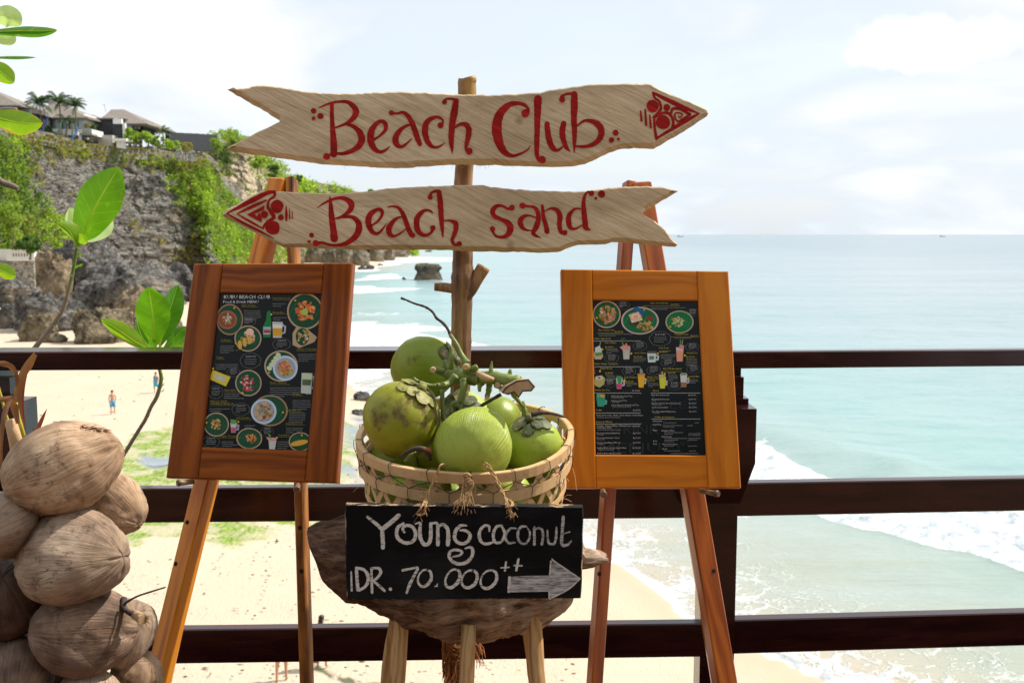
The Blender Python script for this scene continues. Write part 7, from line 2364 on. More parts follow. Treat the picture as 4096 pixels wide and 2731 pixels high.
for i_, (x_, y_, Y_, lb_) in enumerate(((1980, 1700, 2.52, 'partly hidden green coconut behind the front centre one'), (1740, 1800, 2.44, 'shaded green coconut in the gap between left and front centre ones'), (1585, 1860, 2.42, 'green coconut low at the left wall of the basket'),
                                       (2020, 1880, 2.42, 'dim green coconut between the front centre and right ones'), (1720, 1960, 2.22, 'dark coconut low in front behind the twine tassel'), (1900, 2040, 2.28, 'bottom coconut in front of the basket centre'))):
    coco('coconut', lb_, x_, y_, Y_, 112 if i_ < 4 else 88, 112 if i_ < 4 else 88, (0.2, 0.6, 0.3), M_GC1, 1.0, None, seed=30 + i_)

# ---- fruit stalk lying over the coconuts
YK = 2.27
C_CROP = (0.574, 1350, 1180)
fk = T('fruit_stalk', 'cut coconut fruit stalk with stubs and a long dry twig curving up left', 'stalk', P(1855, 1500, YK + 0.1))


def ktube(pts, rad, mat, name='branch', dY=0.0, parent=fk, seg=9, knob=0.0):
    """pts: crop coords + depth offset"""
    q = catmull([(*cvt([p[:2]], C_CROP)[0], p[2] if len(p) > 2 else 0.0, r) for p, r in zip(pts, rad)], 5)
    P3 = [P(a[0], a[1], YK + dY + a[2]) for a in q]
    R = [a[3] * 0.574 * YK / FX * (1 + knob * noise.noise(Vector((i * 0.9, a[0], 1)))) for i, a in enumerate(q)]
    return MB().tube(P3, R, seg).obj(name, mat, parent)


ktube([(700, 530, .12), (780, 545, .10), (860, 560, .06), (950, 570, .02), (1010, 585, 0)], [24, 42, 52, 56, 48], M_STALK, 'main_stem', knob=0.3)
ktube([(1000, 575, 0), (1080, 575, -.01), (1180, 590, -.03), (1270, 610, -.04)], [46, 44, 44, 44], M_STALK, 'main_stem', knob=0.3)
# pale cut face
mb = MB()
cpx = cvt([(1180, 640), (1250, 600), (1330, 590), (1372, 640), (1350, 665), (1290, 668), (1262, 712), (1230, 672), (1190, 690), (1150, 680)], C_CROP)
v3 = [P(x, y, YK - 0.075) for x, y in cpx]; v4 = [P(x - 16, y - 8, YK - 0.03) for x, y in cpx]
tri = geometry.tessellate_polygon([[Vector((x, y, 0)) for x, y in cpx]])
n = len(cpx)
mb.add(v3 + v4, [tuple(t_) for t_ in tri] + [(i, (i + 1) % n, n + (i + 1) % n, n + i) for i in range(n)])
mb.obj('cut_end', M_CUT, fk)
MB().tube([p + Vector((0, 0.001, 0)) for p in v3] + [v3[0]], 0.0022, 6, cap=False).obj('cut_rim', M_STALKB, fk)
ktube([(975, 545, -.01), (1030, 575, -.03), (1090, 590, -.03)], [18, 26, 14], M_CUT, 'cut_face', knob=0.1)
ktube([(860, 410, 0.04), (830, 340, .04), (790, 285, .05), (770, 240, .05), (735, 195, .06), (690, 160, .06), (660, 115, .07), (610, 82, .07), (540, 60, .08), (480, 35, .08), (442, 20, .08)],
      [17, 15, 14, 12, 11, 10, 9, 9, 8, 8, 10], M_STALKB, 'dry_twig', knob=0.35)
ktube([(910, 480, 0.0), (870, 425, .02), (825, 335, .03), (785, 275, .045)], [24, 19, 15, 13], M_STALK, 'green_twig', knob=0.15)
stubs = [((790, 510, .03), (795, 430, .02), (785, 350, .02), 24, 12), ((730, 530, .08), (690, 520, .06), (665, 515, .05), 26, 24), ((900, 530, 0), (900, 500, -.02), (905, 475, -.02), 30, 20), ((1070, 555, -.01), (1070, 510, -.01), (1075, 462, -.01), 24, 4),
         ((1190, 585, -.02), (1200, 550, -.02), (1205, 515, -.02), 28, 8), ((1000, 600, 0), (990, 640, -.01), (990, 672, -.01), 22, 10), ((1060, 600, 0), (1055, 660, 0), (1040, 715, 0), 26, 16), ((1110, 610, -.02), (1120, 640, -.02), (1118, 650, -.02), 30, 22),
         ((880, 590, .01), (880, 650, 0), (860, 750, 0), 32, 20), ((860, 750, 0), (855, 780, 0), (858, 805, 0), 16, 10), ((830, 565, .03), (770, 620, .02), (690, 630, -.01), 34, 20), ((690, 630, -.01), (640, 628, -.01), (560, 600, -.02), 16, 10),
         ((560, 600, -.02), (545, 590, -.02), (530, 575, -.02), 13, 9), ((1210, 660, -.03), (1240, 710, -.02), (1290, 775, -.01), 24, 12), ((1290, 740, 0), (1300, 790, 0), (1305, 840, 0), 12, 26), ((730, 660, .05), (730, 750, .04), (735, 870, .04), 18, 13),
         ((830, 740, .0), (790, 770, 0), (795, 820, 0), 14, 11), ((760, 560, .12), (750, 500, .10), (745, 450, .10), 26, 18), ((940, 520, 0), (965, 505, -.01), (975, 500, -.01), 26, 18)]
for i, (a, b, c_, r0, r1) in enumerate(stubs):
    ktube([a, b, c_], [r0, (r0 + r1) / 2, r1], M_STALK, 'stub', knob=0.25)
for i, (x, y, r_) in enumerate(((665, 520, 22), (893, 500, 24), (1118, 625, 24), (1040, 715, 15))):
    ktube([(x, y, -.028), (x + 2, y + 3, -.036)], [r_, r_ * 0.8], M_CUT, 'cut_face')
ktube([(1140, 690, 0), (1080, 725, 0), (1020, 760, .01), (970, 790, .02)], [14, 12, 12, 9], M_STALKB, 'dry_twig', knob=0.3)
ktube([(1350, 835, -.0), (1430, 820, 0.0), (1500, 825, 0.01), (1585, 850, 0.03)], [20, 14, 12, 8], M_STALKB, 'dry_twig', knob=0.35)
# dry leaf scrap between the coconuts
ktube([(430, 1130, -.10), (500, 1085, -.10), (560, 1068, -.10), (620, 1085, -.10), (650, 1150, -.10)], [10, 14, 18, 20, 10], M_STALKB, 'dry_bract', seg=5)
ktube([(470, 1160, -.09), (510, 1120, -.09), (548, 1092, -.09)], [12, 16, 4], M_STALK, 'dry_bract', seg=5)
ktube([(590, 1070, -.10), (640, 1080, -.105), (660, 1120, -.10)], [12, 14, 5], simple('rust_bract', (0.30, 0.09, 0.03), 0.7), 'dry_bract', seg=5)

# ================================================================ CHALKBOARD
YC = 2.055
cb_ = T('chalkboard', 'black painted chalkboard advertising young coconut with a chalk arrow', 'chalkboard', P(1856, 2395, YC))
M_BLK, t = newmat('black_chalk_paint')
o = t.obj()
dust = t.noise(t.map(o, (2.5, 6, 5)), 1.5, 5, 0.6)
gr = t.noise(t.map(o, (4, 40, 120)), 1.2, 4, 0.65)
c = t.mix(t.mask(dust, 0.48, 0.78), (0.004, 0.004, 0.0045), (0.020, 0.020, 0.021))
c = t.mix(t.math('MULTIPLY', t.mask(gr, 0.62, 0.75), 0.35), c, (0.035, 0.033, 0.032))
t.out(t.bsdf(c, 0.75, t.bump(gr, 0.4, 0.004), 0.12))
M_BLKEDGE, t = newmat('worn_board_edge')
o = t.obj()
wn = t.noise(t.map(o, (16, 40, 16)), 1.4, 5, 0.7)
c = t.mix(t.mask(wn, 0.54, 0.64), (0.012, 0.010, 0.009), t.mix(wn, (0.30, 0.17, 0.08), (0.62, 0.42, 0.24)))
t.out(t.bsdf(c, 0.8, t.bump(wn, 0.4, 0.004), 0.2))
q = [(1378, 2016), (2334, 2025), (2326, 2391), (1385, 2399)]
front = []; rim = []; back = []
per = []
cor = [Vector(a) for a in q]
cen2 = sum(cor, Vector((0, 0))) / 4
for i in range(4):
    a, b = cor[i], cor[(i + 1) % 4]
    n = 24 if i % 2 == 0 else 10
    for k in range(n):
        p = a.lerp(b, k / n)
        dcor = min((p - a).length, (p - b).length)
        rag = 2.2 * fbm(p.x * .02, p.y * .02, 0, 4)
        pull = max(0, 9 - dcor) * 0.35
        d_ = (cen2 - p).normalized()
        p = p + d_ * pull + Vector((0, rag if i % 2 == 0 else 0)) + Vector((rag if i % 2 else 0, 0))
        per.append(p)
n = len(per)
for p in per:
    d_ = (cen2 - p); d_ = Vector((1 if d_.x > 0 else -1, 1 if d_.y > 0 else -1))
    ins = 4 + 2.5 * noise.noise(Vector((p.x * .03, p.y * .03, 4)))
    edge_x = abs(p.x - 1382) < 12 or abs(p.x - 2330) < 12
    edge_y = abs(p.y - 2020) < 14 or abs(p.y - 2395) < 14
    pf = Vector((p.x + (d_.x * ins if edge_x else 0), p.y + (d_.y * ins if edge_y else 0)))
    front.append(P(pf.x, pf.y, YC)); rim.append(P(p.x, p.y, YC + 0.004)); back.append(P(p.x, p.y, YC + 0.004) + Vector((0, 0.018, 0)))
mb = MB().add(front, [tuple(range(n))])
mb.obj('painted_face', M_BLK, cb_)
mb = MB().add(front + rim + back, [(i, (i + 1) % n, n + (i + 1) % n, n + i) for i in range(n)] + [(n + i, n + (i + 1) % n, 2 * n + (i + 1) % n, 2 * n + i) for i in range(n)] + [tuple(2 * n + i for i in reversed(range(n)))])
mb.obj('board_edge', M_BLKEDGE, cb_)
M_CHALK, t = newmat('chalk')
o = t.obj()
gr = t.noise(t.map(o, (30, 60, 150)), 1.6, 5, 0.75)
c = t.mix(t.mask(gr, 0.36, 0.48), (0.06, 0.06, 0.06), (0.62, 0.59, 0.55))
t.out(t.bsdf(c, 0.95, None, 0.05))
M_CHALKF, t = newmat('faint_chalk')
o = t.obj()
gr = t.noise(t.map(o, (12, 60, 110)), 1.8, 5, 0.75)
c = t.mix(t.mask(gr, 0.40, 0.56), (0.10, 0.10, 0.10), (0.50, 0.49, 0.48))
t.out(t.bsdf(c, 0.95, None, 0.05))
K_CROP = (0.3997, 1400, 1980)
chalk1 = [
    [(175, 215, 26), (250, 275, 32), (322, 338, 40)], [(487, 200, 42), (405, 275, 46), (328, 340, 42), (328, 430, 42), (330, 522, 40)],
    [(545, 368, 22), (528, 330, 26), (565, 300, 30), (625, 315, 34), (658, 385, 36), (632, 455, 34), (570, 475, 34), (502, 452, 36), (467, 390, 38), (480, 320, 34), (535, 280, 26)],
    [(650, 285, 14), (702, 275, 24), (700, 350, 36), (706, 430, 38), (742, 488, 38), (790, 478, 38), (808, 400, 38), (808, 282, 34)],
    [(815, 278, 20), (872, 282, 28), (880, 380, 36), (880, 490, 38)], [(885, 310, 24), (930, 290, 30), (975, 330, 36), (985, 400, 38), (980, 490, 40)],
    [(1165, 300, 18), (1110, 300, 30), (1060, 350, 36), (1046, 410, 36), (1070, 462, 34), (1130, 483, 32), (1188, 448, 34), (1200, 390, 34), (1160, 352, 28), (1105, 348, 20)],
    [(1395, 362, 14), (1392, 312, 26), (1350, 300, 26), (1302, 350, 32), (1295, 420, 34), (1330, 475, 28), (1390, 480, 26), (1438, 462, 16)],
    [(1520, 300, 20), (1470, 310, 26), (1437, 370, 30), (1442, 450, 30), (1482, 475, 26), (1530, 440, 28), (1547, 370, 28), (1518, 305, 22)]]
chalk2 = [
    [(1660, 330, 16), (1610, 330, 24), (1570, 370, 26), (1555, 430, 26), (1590, 475, 24), (1650, 470, 16)],
    [(1762, 310, 18), (1712, 315, 24), (1680, 370, 26), (1690, 450, 26), (1740, 485, 24), (1787, 448, 22), (1800, 370, 18), (1770, 318, 10)],
    [(1845, 320, 26), (1845, 490, 28)], [(1850, 340, 16), (1890, 325, 22), (1925, 350, 24), (1930, 420, 26), (1920, 490, 26)],
    [(1975, 350, 18), (1980, 430, 22), (1992, 480, 26), (2040, 483, 24), (2060, 430, 26), (2066, 320, 20)],
    [(2135, 212, 30), (2125, 350, 32), (2120, 485, 32), (2170, 495, 28), (2218, 450, 14)], [(2130, 385, 18), (2205, 362, 12)]]
chalk3 = [
    [(1148, 532, 14), (1215, 520, 30), (1226, 590, 34), (1182, 658, 34), (1100, 685, 34), (1022, 658, 34), (992, 600, 32), (1012, 556, 28), (1078, 546, 28), (1124, 568, 24), (1095, 598, 22), (1030, 612, 16)],
    [(12, 760, 16), (18, 950, 22)], [(65, 725, 30), (72, 850, 34), (80, 942, 36)], [(62, 724, 26), (140, 742, 30), (182, 812, 34), (165, 895, 32), (95, 948, 26)],
    [(215, 730, 24), (218, 850, 26), (222, 970, 26)], [(212, 728, 22), (285, 728, 28), (308, 772, 30), (268, 828, 26), (230, 848, 20)], [(232, 850, 22), (290, 900, 28), (346, 952, 26)],
    [(528, 748, 26), (600, 732, 22), (678, 724, 24), (642, 800, 28), (602, 880, 32), (568, 972, 22)],
    [(858, 908, 8), (880, 880, 12)], [(845, 908, 8), (880, 906, 10)],
    [(1505, 722, 12), (1598, 716, 14)], [(1562, 662, 20), (1550, 748, 22)], [(1634, 698, 14), (1720, 700, 18)], [(1686, 634, 24), (1664, 746, 24)],
    [(1597, 815, 26), (1588, 962, 26)]]


def ov(cx, cy, rx, ry, sk, w_):
    pts = []
    for i in range(13):
        a = -pi / 2 + 0.2 - 2 * pi * i / 12
        x, y = rx * cos(a), ry * sin(a)
        pts.append((cx + x - sk * y, cy + y, w_ * (0.85 + 0.25 * sin(a + 1))))
    return pts


chalk3 += [ov(748, 822, 66, 84, 0.18, 30), ov(1028, 826, 68, 92, 0.30, 32), ov(1196, 832, 76, 88, 0.22, 32), ov(1388, 834, 78, 92, 0.25, 30)]
toC = lambda x, y: P(x, y, YC)
SC_ = 0.3997
stroke_mesh(cs_(chalk1, K_CROP), cvt([(405, 935, 17)], K_CROP), [], toC, SC_, NB, lift0=0.0007, rag=0.25).obj('chalk_lettering', M_CHALK, cb_, 'chalk writing reading Young coco')
stroke_mesh(cs_(chalk2, K_CROP), [], [], toC, SC_, NB, lift0=0.0007, rag=0.3).obj('chalk_lettering', M_CHALKF, cb_, 'fainter chalk writing reading conut')
stroke_mesh(cs_(chalk3, K_CROP), [], [], toC, SC_, NB, lift0=0.0007, rag=0.25).obj('chalk_lettering', M_CHALK, cb_, 'chalk price line with a curl above it')
stroke_mesh([], [], [cvt([(1605, 812), (1790, 803), (1995, 798), (2004, 700), (2020, 628), (2100, 690), (2200, 762), (2312, 832), (2240, 905), (2140, 975), (2050, 1012), (1992, 1036), (1985, 960), (1780, 966), (1582, 968)], K_CROP)], toC, SC_, NB, lift0=0.0006).obj('chalk_arrow', M_CHALKF, cb_)
stroke_mesh(cs_([[(2020, 640, 10), (2160, 735, 12), (2300, 830, 14)], [(2300, 835, 14), (2180, 940, 14), (1995, 1035, 14)], [(2010, 650, 14), (1998, 795, 14)], [(1992, 960, 12), (1992, 1030, 14)]], K_CROP), [], [], toC, SC_, NB, lift0=0.0011).obj('chalk_arrow_outline', M_CHALK, cb_)


def twine(pts, r=0.0022, name='twine'):
    """two plied strands"""
    q = catmull(pts, 6)
    mb_ = MB()
    for s_ in (0, pi):
        P3 = []
        for i, a in enumerate(q):
            w_ = 0.8 * r
            P3.append(P(a[0], a[1], a[2]) + Vector((cos(i * 0.9 + s_) * w_, sin(i * 0.9 + s_) * w_, 0)))
        mb_.tube(P3, r * 0.62, 5)
    rs_ = random.Random(int(pts[0][0]))
    for i in range(14):
        a = rs_.choice(q); p = P(a[0], a[1], a[2])
        d = Vector((rs_.uniform(-1, 1), rs_.uniform(-1, 0), rs_.uniform(-1, 0.6))) * 0.014
        mb_.tube([p, p + d * 0.5 + Vector((0, 0, 0.002)), p + d], 0.00035, 3, cap=False)
    return mb_.obj(name, M_TWINE, cb_)


YR = 2.11
twine([(1788, 1858, YR + .02), (1765, 1858, YR - .01), (1745, 1900, YR - .012), (1722, 1950, YR - .02), (1700, 2000, YR - .03), (1690, 2022, YC - .004), (1678, 2040, YC - .006), (1668, 2055, YC + .002)])
twine([(1668, 2052, YC - .002), (1682, 2060, YC - .006), (1697, 2050, YC - .006), (1702, 2020, YC - .006), (1708, 2000, YR - .02), (1712, 1985, YR - .01)])
twine([(1930, 1850, YR + .02), (1952, 1856, YR - .012), (1985, 1910, YR - .014), (2012, 1968, YR - .02), (2032, 2015, YC - .004), (2042, 2046, YC - .006), (2052, 2060, YC + .001)])
twine([(1936, 1855, YR - .008), (1975, 1905, YR - .02), (2006, 1965, YR - .024), (2025, 1995, YR - .026)])
twine([(2022, 1995, YR - .03), (2046, 2005, YR - .034), (2048, 2022, YC - .008), (2028, 2026, YC - .008), (2024, 2006, YR - .034)], 0.0026)
twine([(2046, 2054, YC - .001), (2040, 2062, YC - .006), (2052, 2066, YC - .006), (2060, 2050, YC - .004)], 0.0015)
# twine tassel knotted at the front of the rim
mb = MB()
rs = random.Random(31)
for i in range(34):
    a = P(1862 + rs.uniform(-8, 8), 1905 + rs.uniform(-6, 6), YR - .02)
    m_ = P(1868 + rs.uniform(-18, 24), 1950 + rs.uniform(-10, 20), YR - .03)
    e = P(rs.choice([1830, 1850, 1885]) + rs.uniform(-22, 22), 2005 + rs.uniform(-12, 46), YR - .04)
    e.y = min(e.y, YC - 0.004)
    pts = catmull([tuple(a), tuple(m_), tuple(e)], 5)
    mb.tube([Vector(p) for p in pts], 0.0007, 3, cap=False)
for i in range(10):
    c_ = P(1872 + rs.uniform(-12, 20), 1935 + rs.uniform(-25, 40), YR - .03)
    r_ = rs.uniform(0.006, 0.014)
    mb.tube([c_ + Vector((cos(a) * r_ * 0.7, sin(a * 2) * 0.003, sin(a) * r_)) for a in [2 * pi * j / 14 for j in range(15)]], 0.0008, 4, cap=False)
mb.tube([P(1852, 1900, YR - .02), P(1868, 1893, YR - .03), P(1882, 1902, YR - .02)], 0.003, 6)
ts = mb.obj('twine_tassel', M_TWINE, cb_); ts['kind'] = 'stuff'
for (x, y) in ((1678, 2052), (2050, 2056)):
    c3 = P(x, y, YC) + NB * 0.0009
    MB().add([c3 + Vector((cos(a) * 0.0042, 0, sin(a) * 0.0042)) for a in [2 * pi * j / 14 for j in range(14)]], [tuple(range(14))]).obj('string_hole_shade', M_HOLE, cb_)  # flat dark disc painted as the shade inside the hole

# ================================================================ BROWN COCONUT PILE
def huskmat(name, lo, mid, hi, stain=0.5):
    m, t = newmat(name)
    o = t.obj()
    s_ = t.n('ShaderNodeSeparateXYZ', {'Vector': o})
    ang = t.math('ARCTAN2', s_.outputs[1], s_.outputs[0])
    wob_ = t.math('MULTIPLY', t.noise(o, 9, 3, 0.6), 1.2)
    cv_ = t.n('ShaderNodeCombineXYZ', {'X': t.math('ADD', t.math('MULTIPLY', ang, 8.0), wob_), 'Y': t.math('MULTIPLY', s_.outputs[2], 7.0), 'Z': 0.0}).outputs[0]
    fib = t.noise(cv_, 2.2, 6, 0.7)
    big = t.noise(o, 8, 4, 0.6)
    f = t.math('ADD', t.math('MULTIPLY', fib, 0.36), t.math('MULTIPLY', big, 0.64))
    c = t.ramp(f, [(0.36, lo), (0.48, mid), (0.62, hi)])
    stn = t.math('MULTIPLY', t.mask(t.noise(t.map(o, (1, 1, 1.6), loc=(4, 2, 9)), 17, 6, 0.7), 0.60 - 0.06 * stain, 0.68), 0.8)
    c = t.mix(stn, c, (0.055, 0.032, 0.022))
    c = t.mix(t.math('MULTIPLY', t.mask(t.noise(t.map(o, loc=(1, 8, 3)), 5, 4, 0.6), 0.50, 0.66), 0.4), c, (0.24, 0.16, 0.13))
    crk = t.mask(t.math('ABSOLUTE', t.math('SUBTRACT', t.noise(cv_, 0.9, 4, 0.6), 0.5)), 0.012, 0.0)
    crk = t.math('MULTIPLY', crk, t.mask(t.noise(o, 11, 2, 0.5), 0.50, 0.62))
    c = t.mix(crk, c, (0.05, 0.025, 0.015))
    h = t.math('SUBTRACT', t.math('ADD', t.math('MULTIPLY', fib, 0.7), t.math('MULTIPLY', big, 0.25)), t.math('MULTIPLY', crk, 0.8))
    t.out(t.bsdf(c, 0.62, t.bump(h, 0.55, 0.008), 0.22))
    return m


M_HB1 = huskmat('tan_dry_husk', (0.14, 0.072, 0.034), (0.38, 0.24, 0.14), (0.62, 0.45, 0.30), 1.0)
M_HB2 = huskmat('grey_dry_husk', (0.10, 0.060, 0.038), (0.28, 0.19, 0.125), (0.47, 0.35, 0.25), 0.7)
M_HB3 = huskmat('shaded_brown_husk', (0.025, 0.012, 0.008), (0.075, 0.040, 0.025), (0.15, 0.09, 0.058), 0.8)  # shade low and deep in the pile put into the husk colour
M_HB4 = huskmat('mottled_brown_husk', (0.045, 0.024, 0.015), (0.17, 0.105, 0.068), (0.36, 0.25, 0.17), 1.5)
M_NAVEL = simple('dark_husk_eye', (0.055, 0.028, 0.018), 0.9, nscale=60, nvar=0.7, bumps=0.8)
D_CROP = (700 / 812, 0, 1380)


def brown(label, x, y, Y, rx, ry, ax, mat, el, seed, navel=True, lobes=0.07, flip=False):
    X_, Y_ = cvt([(x, y)], D_CROP)[0]
    r_ = coco('coconut', label, X_, Y_, Y, rx * D_CROP[0], ry * D_CROP[0], ax, mat, el, None, lobes, seed, group='old brown coconuts piled at the left', taper=0.15, spin=seed * 0.9)
    if navel:
        hk = r_.children[0] if r_.children else None
        M = wm([c_ for c_ in bpy.data.objects if c_.parent == r_][0])
        k = Y / FX; rr_ = sqrt(rx * ry) * D_CROP[0] * k; ez = rr_ * el ** 0.67
        mb_ = MB()
        rs_ = random.Random(seed)
        mb_.ell((0, 0, ez * 0.955), (0.022, 0.020, 0.007), None, 14, 8, 0, lambda u: 1 + 0.25 * fbm(u.x * 3, u.y * 3, seed, 4, .7))
        for i in range(26):
            a = rs_.uniform(0, 6.28); q0 = rs_.uniform(0.004, 0.02)
            p0 = Vector((cos(a) * q0, sin(a) * q0, ez * 0.96)); p1 = p0 + Vector((cos(a) * rs_.uniform(.002, .014), sin(a) * rs_.uniform(.002, .014), rs_.uniform(-.004, .007)))
            mb_.tube([p0, p1], [0.0014, 0.0004], 4)
        link('husk_eye', mb_.mesh('husk_eye', M_NAVEL), r_, M)
    return r_


brown('topmost brown coconut of the pile with a pale sunlit patch', 300, 560, 2.02, 252, 197, (-0.9, -0.35, -0.35), M_HB1, 1.25, 1, lobes=0.05)
brown('pale coconut behind the topmost one, right side of the pile', 520, 738, 2.16, 146, 152, (0.75, -0.2, -0.45), M_HB1, 1.1, 2, False)
brown('grey coconut cut off by the left edge, second row of the pile', 14, 832, 1.98, 150, 165, (0.3, 0.9, 0.2), M_HB2, 1.05, 3, False)
brown('large smooth grey brown coconut with a dark eye at its right tip', 332, 986, 2.0, 252, 212, (0.95, -0.22, 0.10), M_HB2, 1.22, 4)
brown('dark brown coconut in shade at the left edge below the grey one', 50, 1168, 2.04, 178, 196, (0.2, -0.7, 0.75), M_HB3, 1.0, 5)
brown('mottled coconut with blackened top below the large grey brown one', 398, 1322, 2.02, 224, 200, (-0.85, -0.4, 0.15), M_HB4, 1.15, 6, lobes=0.08)
b7 = brown('streaky coconut with a stem stub at the right flank of the pile', 560, 1335, 2.12, 142, 182, (0.55, -0.45, 0.72), M_HB2, 1.1, 7)
brown('broad brown coconut in the lower left corner of the picture', 62, 1545, 2.0, 205, 180, (0.3, -0.8, -0.3), M_HB4, 1.05, 8, False)
brown('coconut with pale top at the bottom edge of the picture', 400, 1625, 2.0, 160, 128, (0.2, -0.8, -0.5), M_HB2, 1.05, 9, False)
brown('pale coconut touching the left easel leg at the bottom right of the pile', 632, 1548, 2.12, 128, 118, (0.5, -0.2, 0.6), M_HB1, 1.05, 10, False)
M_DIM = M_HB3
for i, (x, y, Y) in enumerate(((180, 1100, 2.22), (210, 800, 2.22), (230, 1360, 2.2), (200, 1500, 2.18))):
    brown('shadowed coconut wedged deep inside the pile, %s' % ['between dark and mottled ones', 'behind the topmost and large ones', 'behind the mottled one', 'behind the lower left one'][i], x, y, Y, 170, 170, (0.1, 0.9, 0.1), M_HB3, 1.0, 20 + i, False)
# low table under the pile (out of frame, carries the coconuts)
tb = T('low_table', 'low dark timber table below the brown coconut pile', 'table', (-1.10, 2.10, 0))
MB().box((-1.10, 2.10, 0.36), (0.50, 0.5, 0.03)).obj('tabletop', M_RAIL, tb)
for sx in (-1, 1):
    for sy in (-1, 1): MB().box((-1.10 + sx * 0.21, 2.10 + sy * 0.21, 0.172), (0.045, 0.045, 0.344)).obj('leg', M_RAIL, tb)
# dry stem with cut end and a thin twig growing from the stub coconut
rt = T('dry_coconut_stem', 'broken dry stem stub with a thin twig reaching towards the left easel', 'stem', P(563, 2475, 2.0))


def dtube(pts, rad, mat, name, parent, Y=2.0, seg=8, knob=0.0):
    q = catmull([(*cvt([p[:2]], D_CROP)[0], p[2] if len(p) > 2 else 0.0, r) for p, r in zip(pts, rad)], 5)
    return MB().tube([P(a[0], a[1], Y + a[2]) for a in q], [a[3] * D_CROP[0] * Y / FX * (1 + knob * noise.noise(Vector((i * .9, a[0], 3)))) for i, a in enumerate(q)], seg).obj(name, mat, parent)


dtube([(575, 1205), (590, 1190), (640, 1163), (700, 1143), (768, 1122)], [9, 6, 5, 4.5, 4], M_STALKB, 'twig', rt, 2.0, knob=0.4)
dtube([(575, 1175, .03), (572, 1215, .01), (600, 1240, 0), (640, 1250, 0)], [16, 16, 12, 20], M_STALKB, 'stem', rt, 2.0, knob=0.3)
dtube([(630, 1250, 0), (665, 1272, -.02)], [24, 26], M_CUT, 'cut_end', rt, 2.0)
mb = MB(); rs = random.Random(2)
for i in range(30):
    a = P(*cvt([(670 + rs.uniform(-10, 10), 1272 + rs.uniform(-14, 14))], D_CROP)[0], 1.985)
    mb.tube([a, a + Vector((rs.uniform(0, .02), -0.004, rs.uniform(-.012, .012)))], [0.0008, 0.0003], 3, cap=False)
fr_ = mb.obj('frayed_fibres', M_CUT, rt); fr_['kind'] = 'stuff'
# hair thin fibre tufts on the topmost coconut
mb = MB()
for i in range(46):
    x, y = rs.uniform(370, 490), rs.uniform(372, 392)
    a = P(*cvt([(x, y + (x - 370) * 0.12)], D_CROP)[0], 1.93)
    mb.tube([a, a + Vector((rs.uniform(.0, .022), -.003, rs.uniform(-.004, .006)))], [0.0009, 0.0003], 3, cap=False)
rf = mb.obj('husk_fibres', simple('red_brown_fibre', (0.20, 0.06, 0.03), 0.9)); tag(rf, 'reddish brown fibres lying on top of the topmost brown coconut', 'husk fibres')

# ---- dried sprout at the far left
E_CROP = (0.3509, 0, 1350)
spx = T('coconut_sprout', 'withered coconut sprout with curling brown leaves and a pale cut stub', 'sprout', P(60, 1860, 2.12))
M_DRYL = leafmat('dry_brown_frond', (0.10, 0.038, 0.018), (0.27, 0.125, 0.06), 0.15, 0.6, scale=20)
M_MAROON = leafmat('maroon_frond', (0.10, 0.02, 0.015), (0.24, 0.06, 0.04), 0.3, 0.6, scale=20)
M_YST = simple('yellow_green_stem', (0.42, 0.36, 0.03), 0.4, nscale=20, nvar=0.3)
M_STUB = simple('pale_stub', (0.58, 0.40, 0.22), 0.7, nscale=30, nvar=0.25, bumps=0.2)


def ribbon(pts, wid, mat, name, parent, Y, crop, fold=0.35, seg=5):
    s_, ox_, oy_ = crop
    q = catmull([(ox_ + p[0] * s_, oy_ + p[1] * s_, p[2] if len(p) > 2 else 0, w_) for p, w_ in zip(pts, wid)], 6)
    k = Y / FX
    P3 = [P(a[0], a[1], Y + a[2]) for a in q]
    vs = []; n = len(q)
    for i, p in enumerate(P3):
        d = (P3[min(n - 1, i + 1)] - P3[max(0, i - 1)]).normalized()
        s2 = d.cross(Vector((0, -1, 0))).normalized()
        w_ = q[i][3] * s_ * k / 2
        for j in range(seg):
            f_ = (j / (seg - 1) - 0.5) * 2
            vs.append(p + s2 * w_ * f_ * (1 - fold * 0.3) + Vector((0, 1, 0)) * w_ * fold * abs(f_) + Vector((0, .3, .3)) * w_ * 0.15 * sin(i * 0.9 + j * 2))
    fs = [(i * seg + j, i * seg + j + 1, (i + 1) * seg + j + 1, (i + 1) * seg + j) for i in range(n - 1) for j in range(seg - 1)]
    return MB().add(vs, fs, 0, True).obj(name, mat, parent)


YQ = 2.10
ribbon([(230, 1100, .02), (200, 900, .02), (190, 700, .02), (210, 560, .02), (250, 420, .01), (320, 310, 0), (400, 185, -.02)], [60, 90, 110, 110, 100, 110, 60], M_DRYL, 'frond_leaf', spx, YQ, E_CROP)
ribbon([(290, 1050, .03), (262, 900, .03), (250, 720, .03), (268, 540, .03), (310, 390, .03)], [10, 34, 44, 40, 16], M_MAROON, 'frond_leaf', spx, YQ, E_CROP)
ribbon([(190, 620, .0), (190, 470, -.01), (150, 370, -.02), (80, 310, -.03), (-60, 290, -.05)], [40, 50, 70, 80, 60], M_DRYL, 'frond_leaf', spx, YQ, E_CROP)
ribbon([(200, 980, -.02), (150, 780, -.02), (130, 700, -.04), (60, 700, -.05), (-60, 720, -.06)], [50, 110, 70, 70, 60], M_DRYL, 'frond_leaf', spx, YQ, E_CROP)
ribbon([(100, 720, -.05), (60, 820, -.06), (25, 1000, -.07), (10, 1250, -.07), (20, 1560, -.06)], [60, 70, 60, 40, 30], M_DRYL, 'frond_leaf', spx, YQ, E_CROP)
ribbon([(400, 1100, .02), (440, 1010, .02), (480, 920, .02), (535, 810, .02)], [50, 56, 44, 4], M_MAROON, 'frond_leaf', spx, YQ, E_CROP)
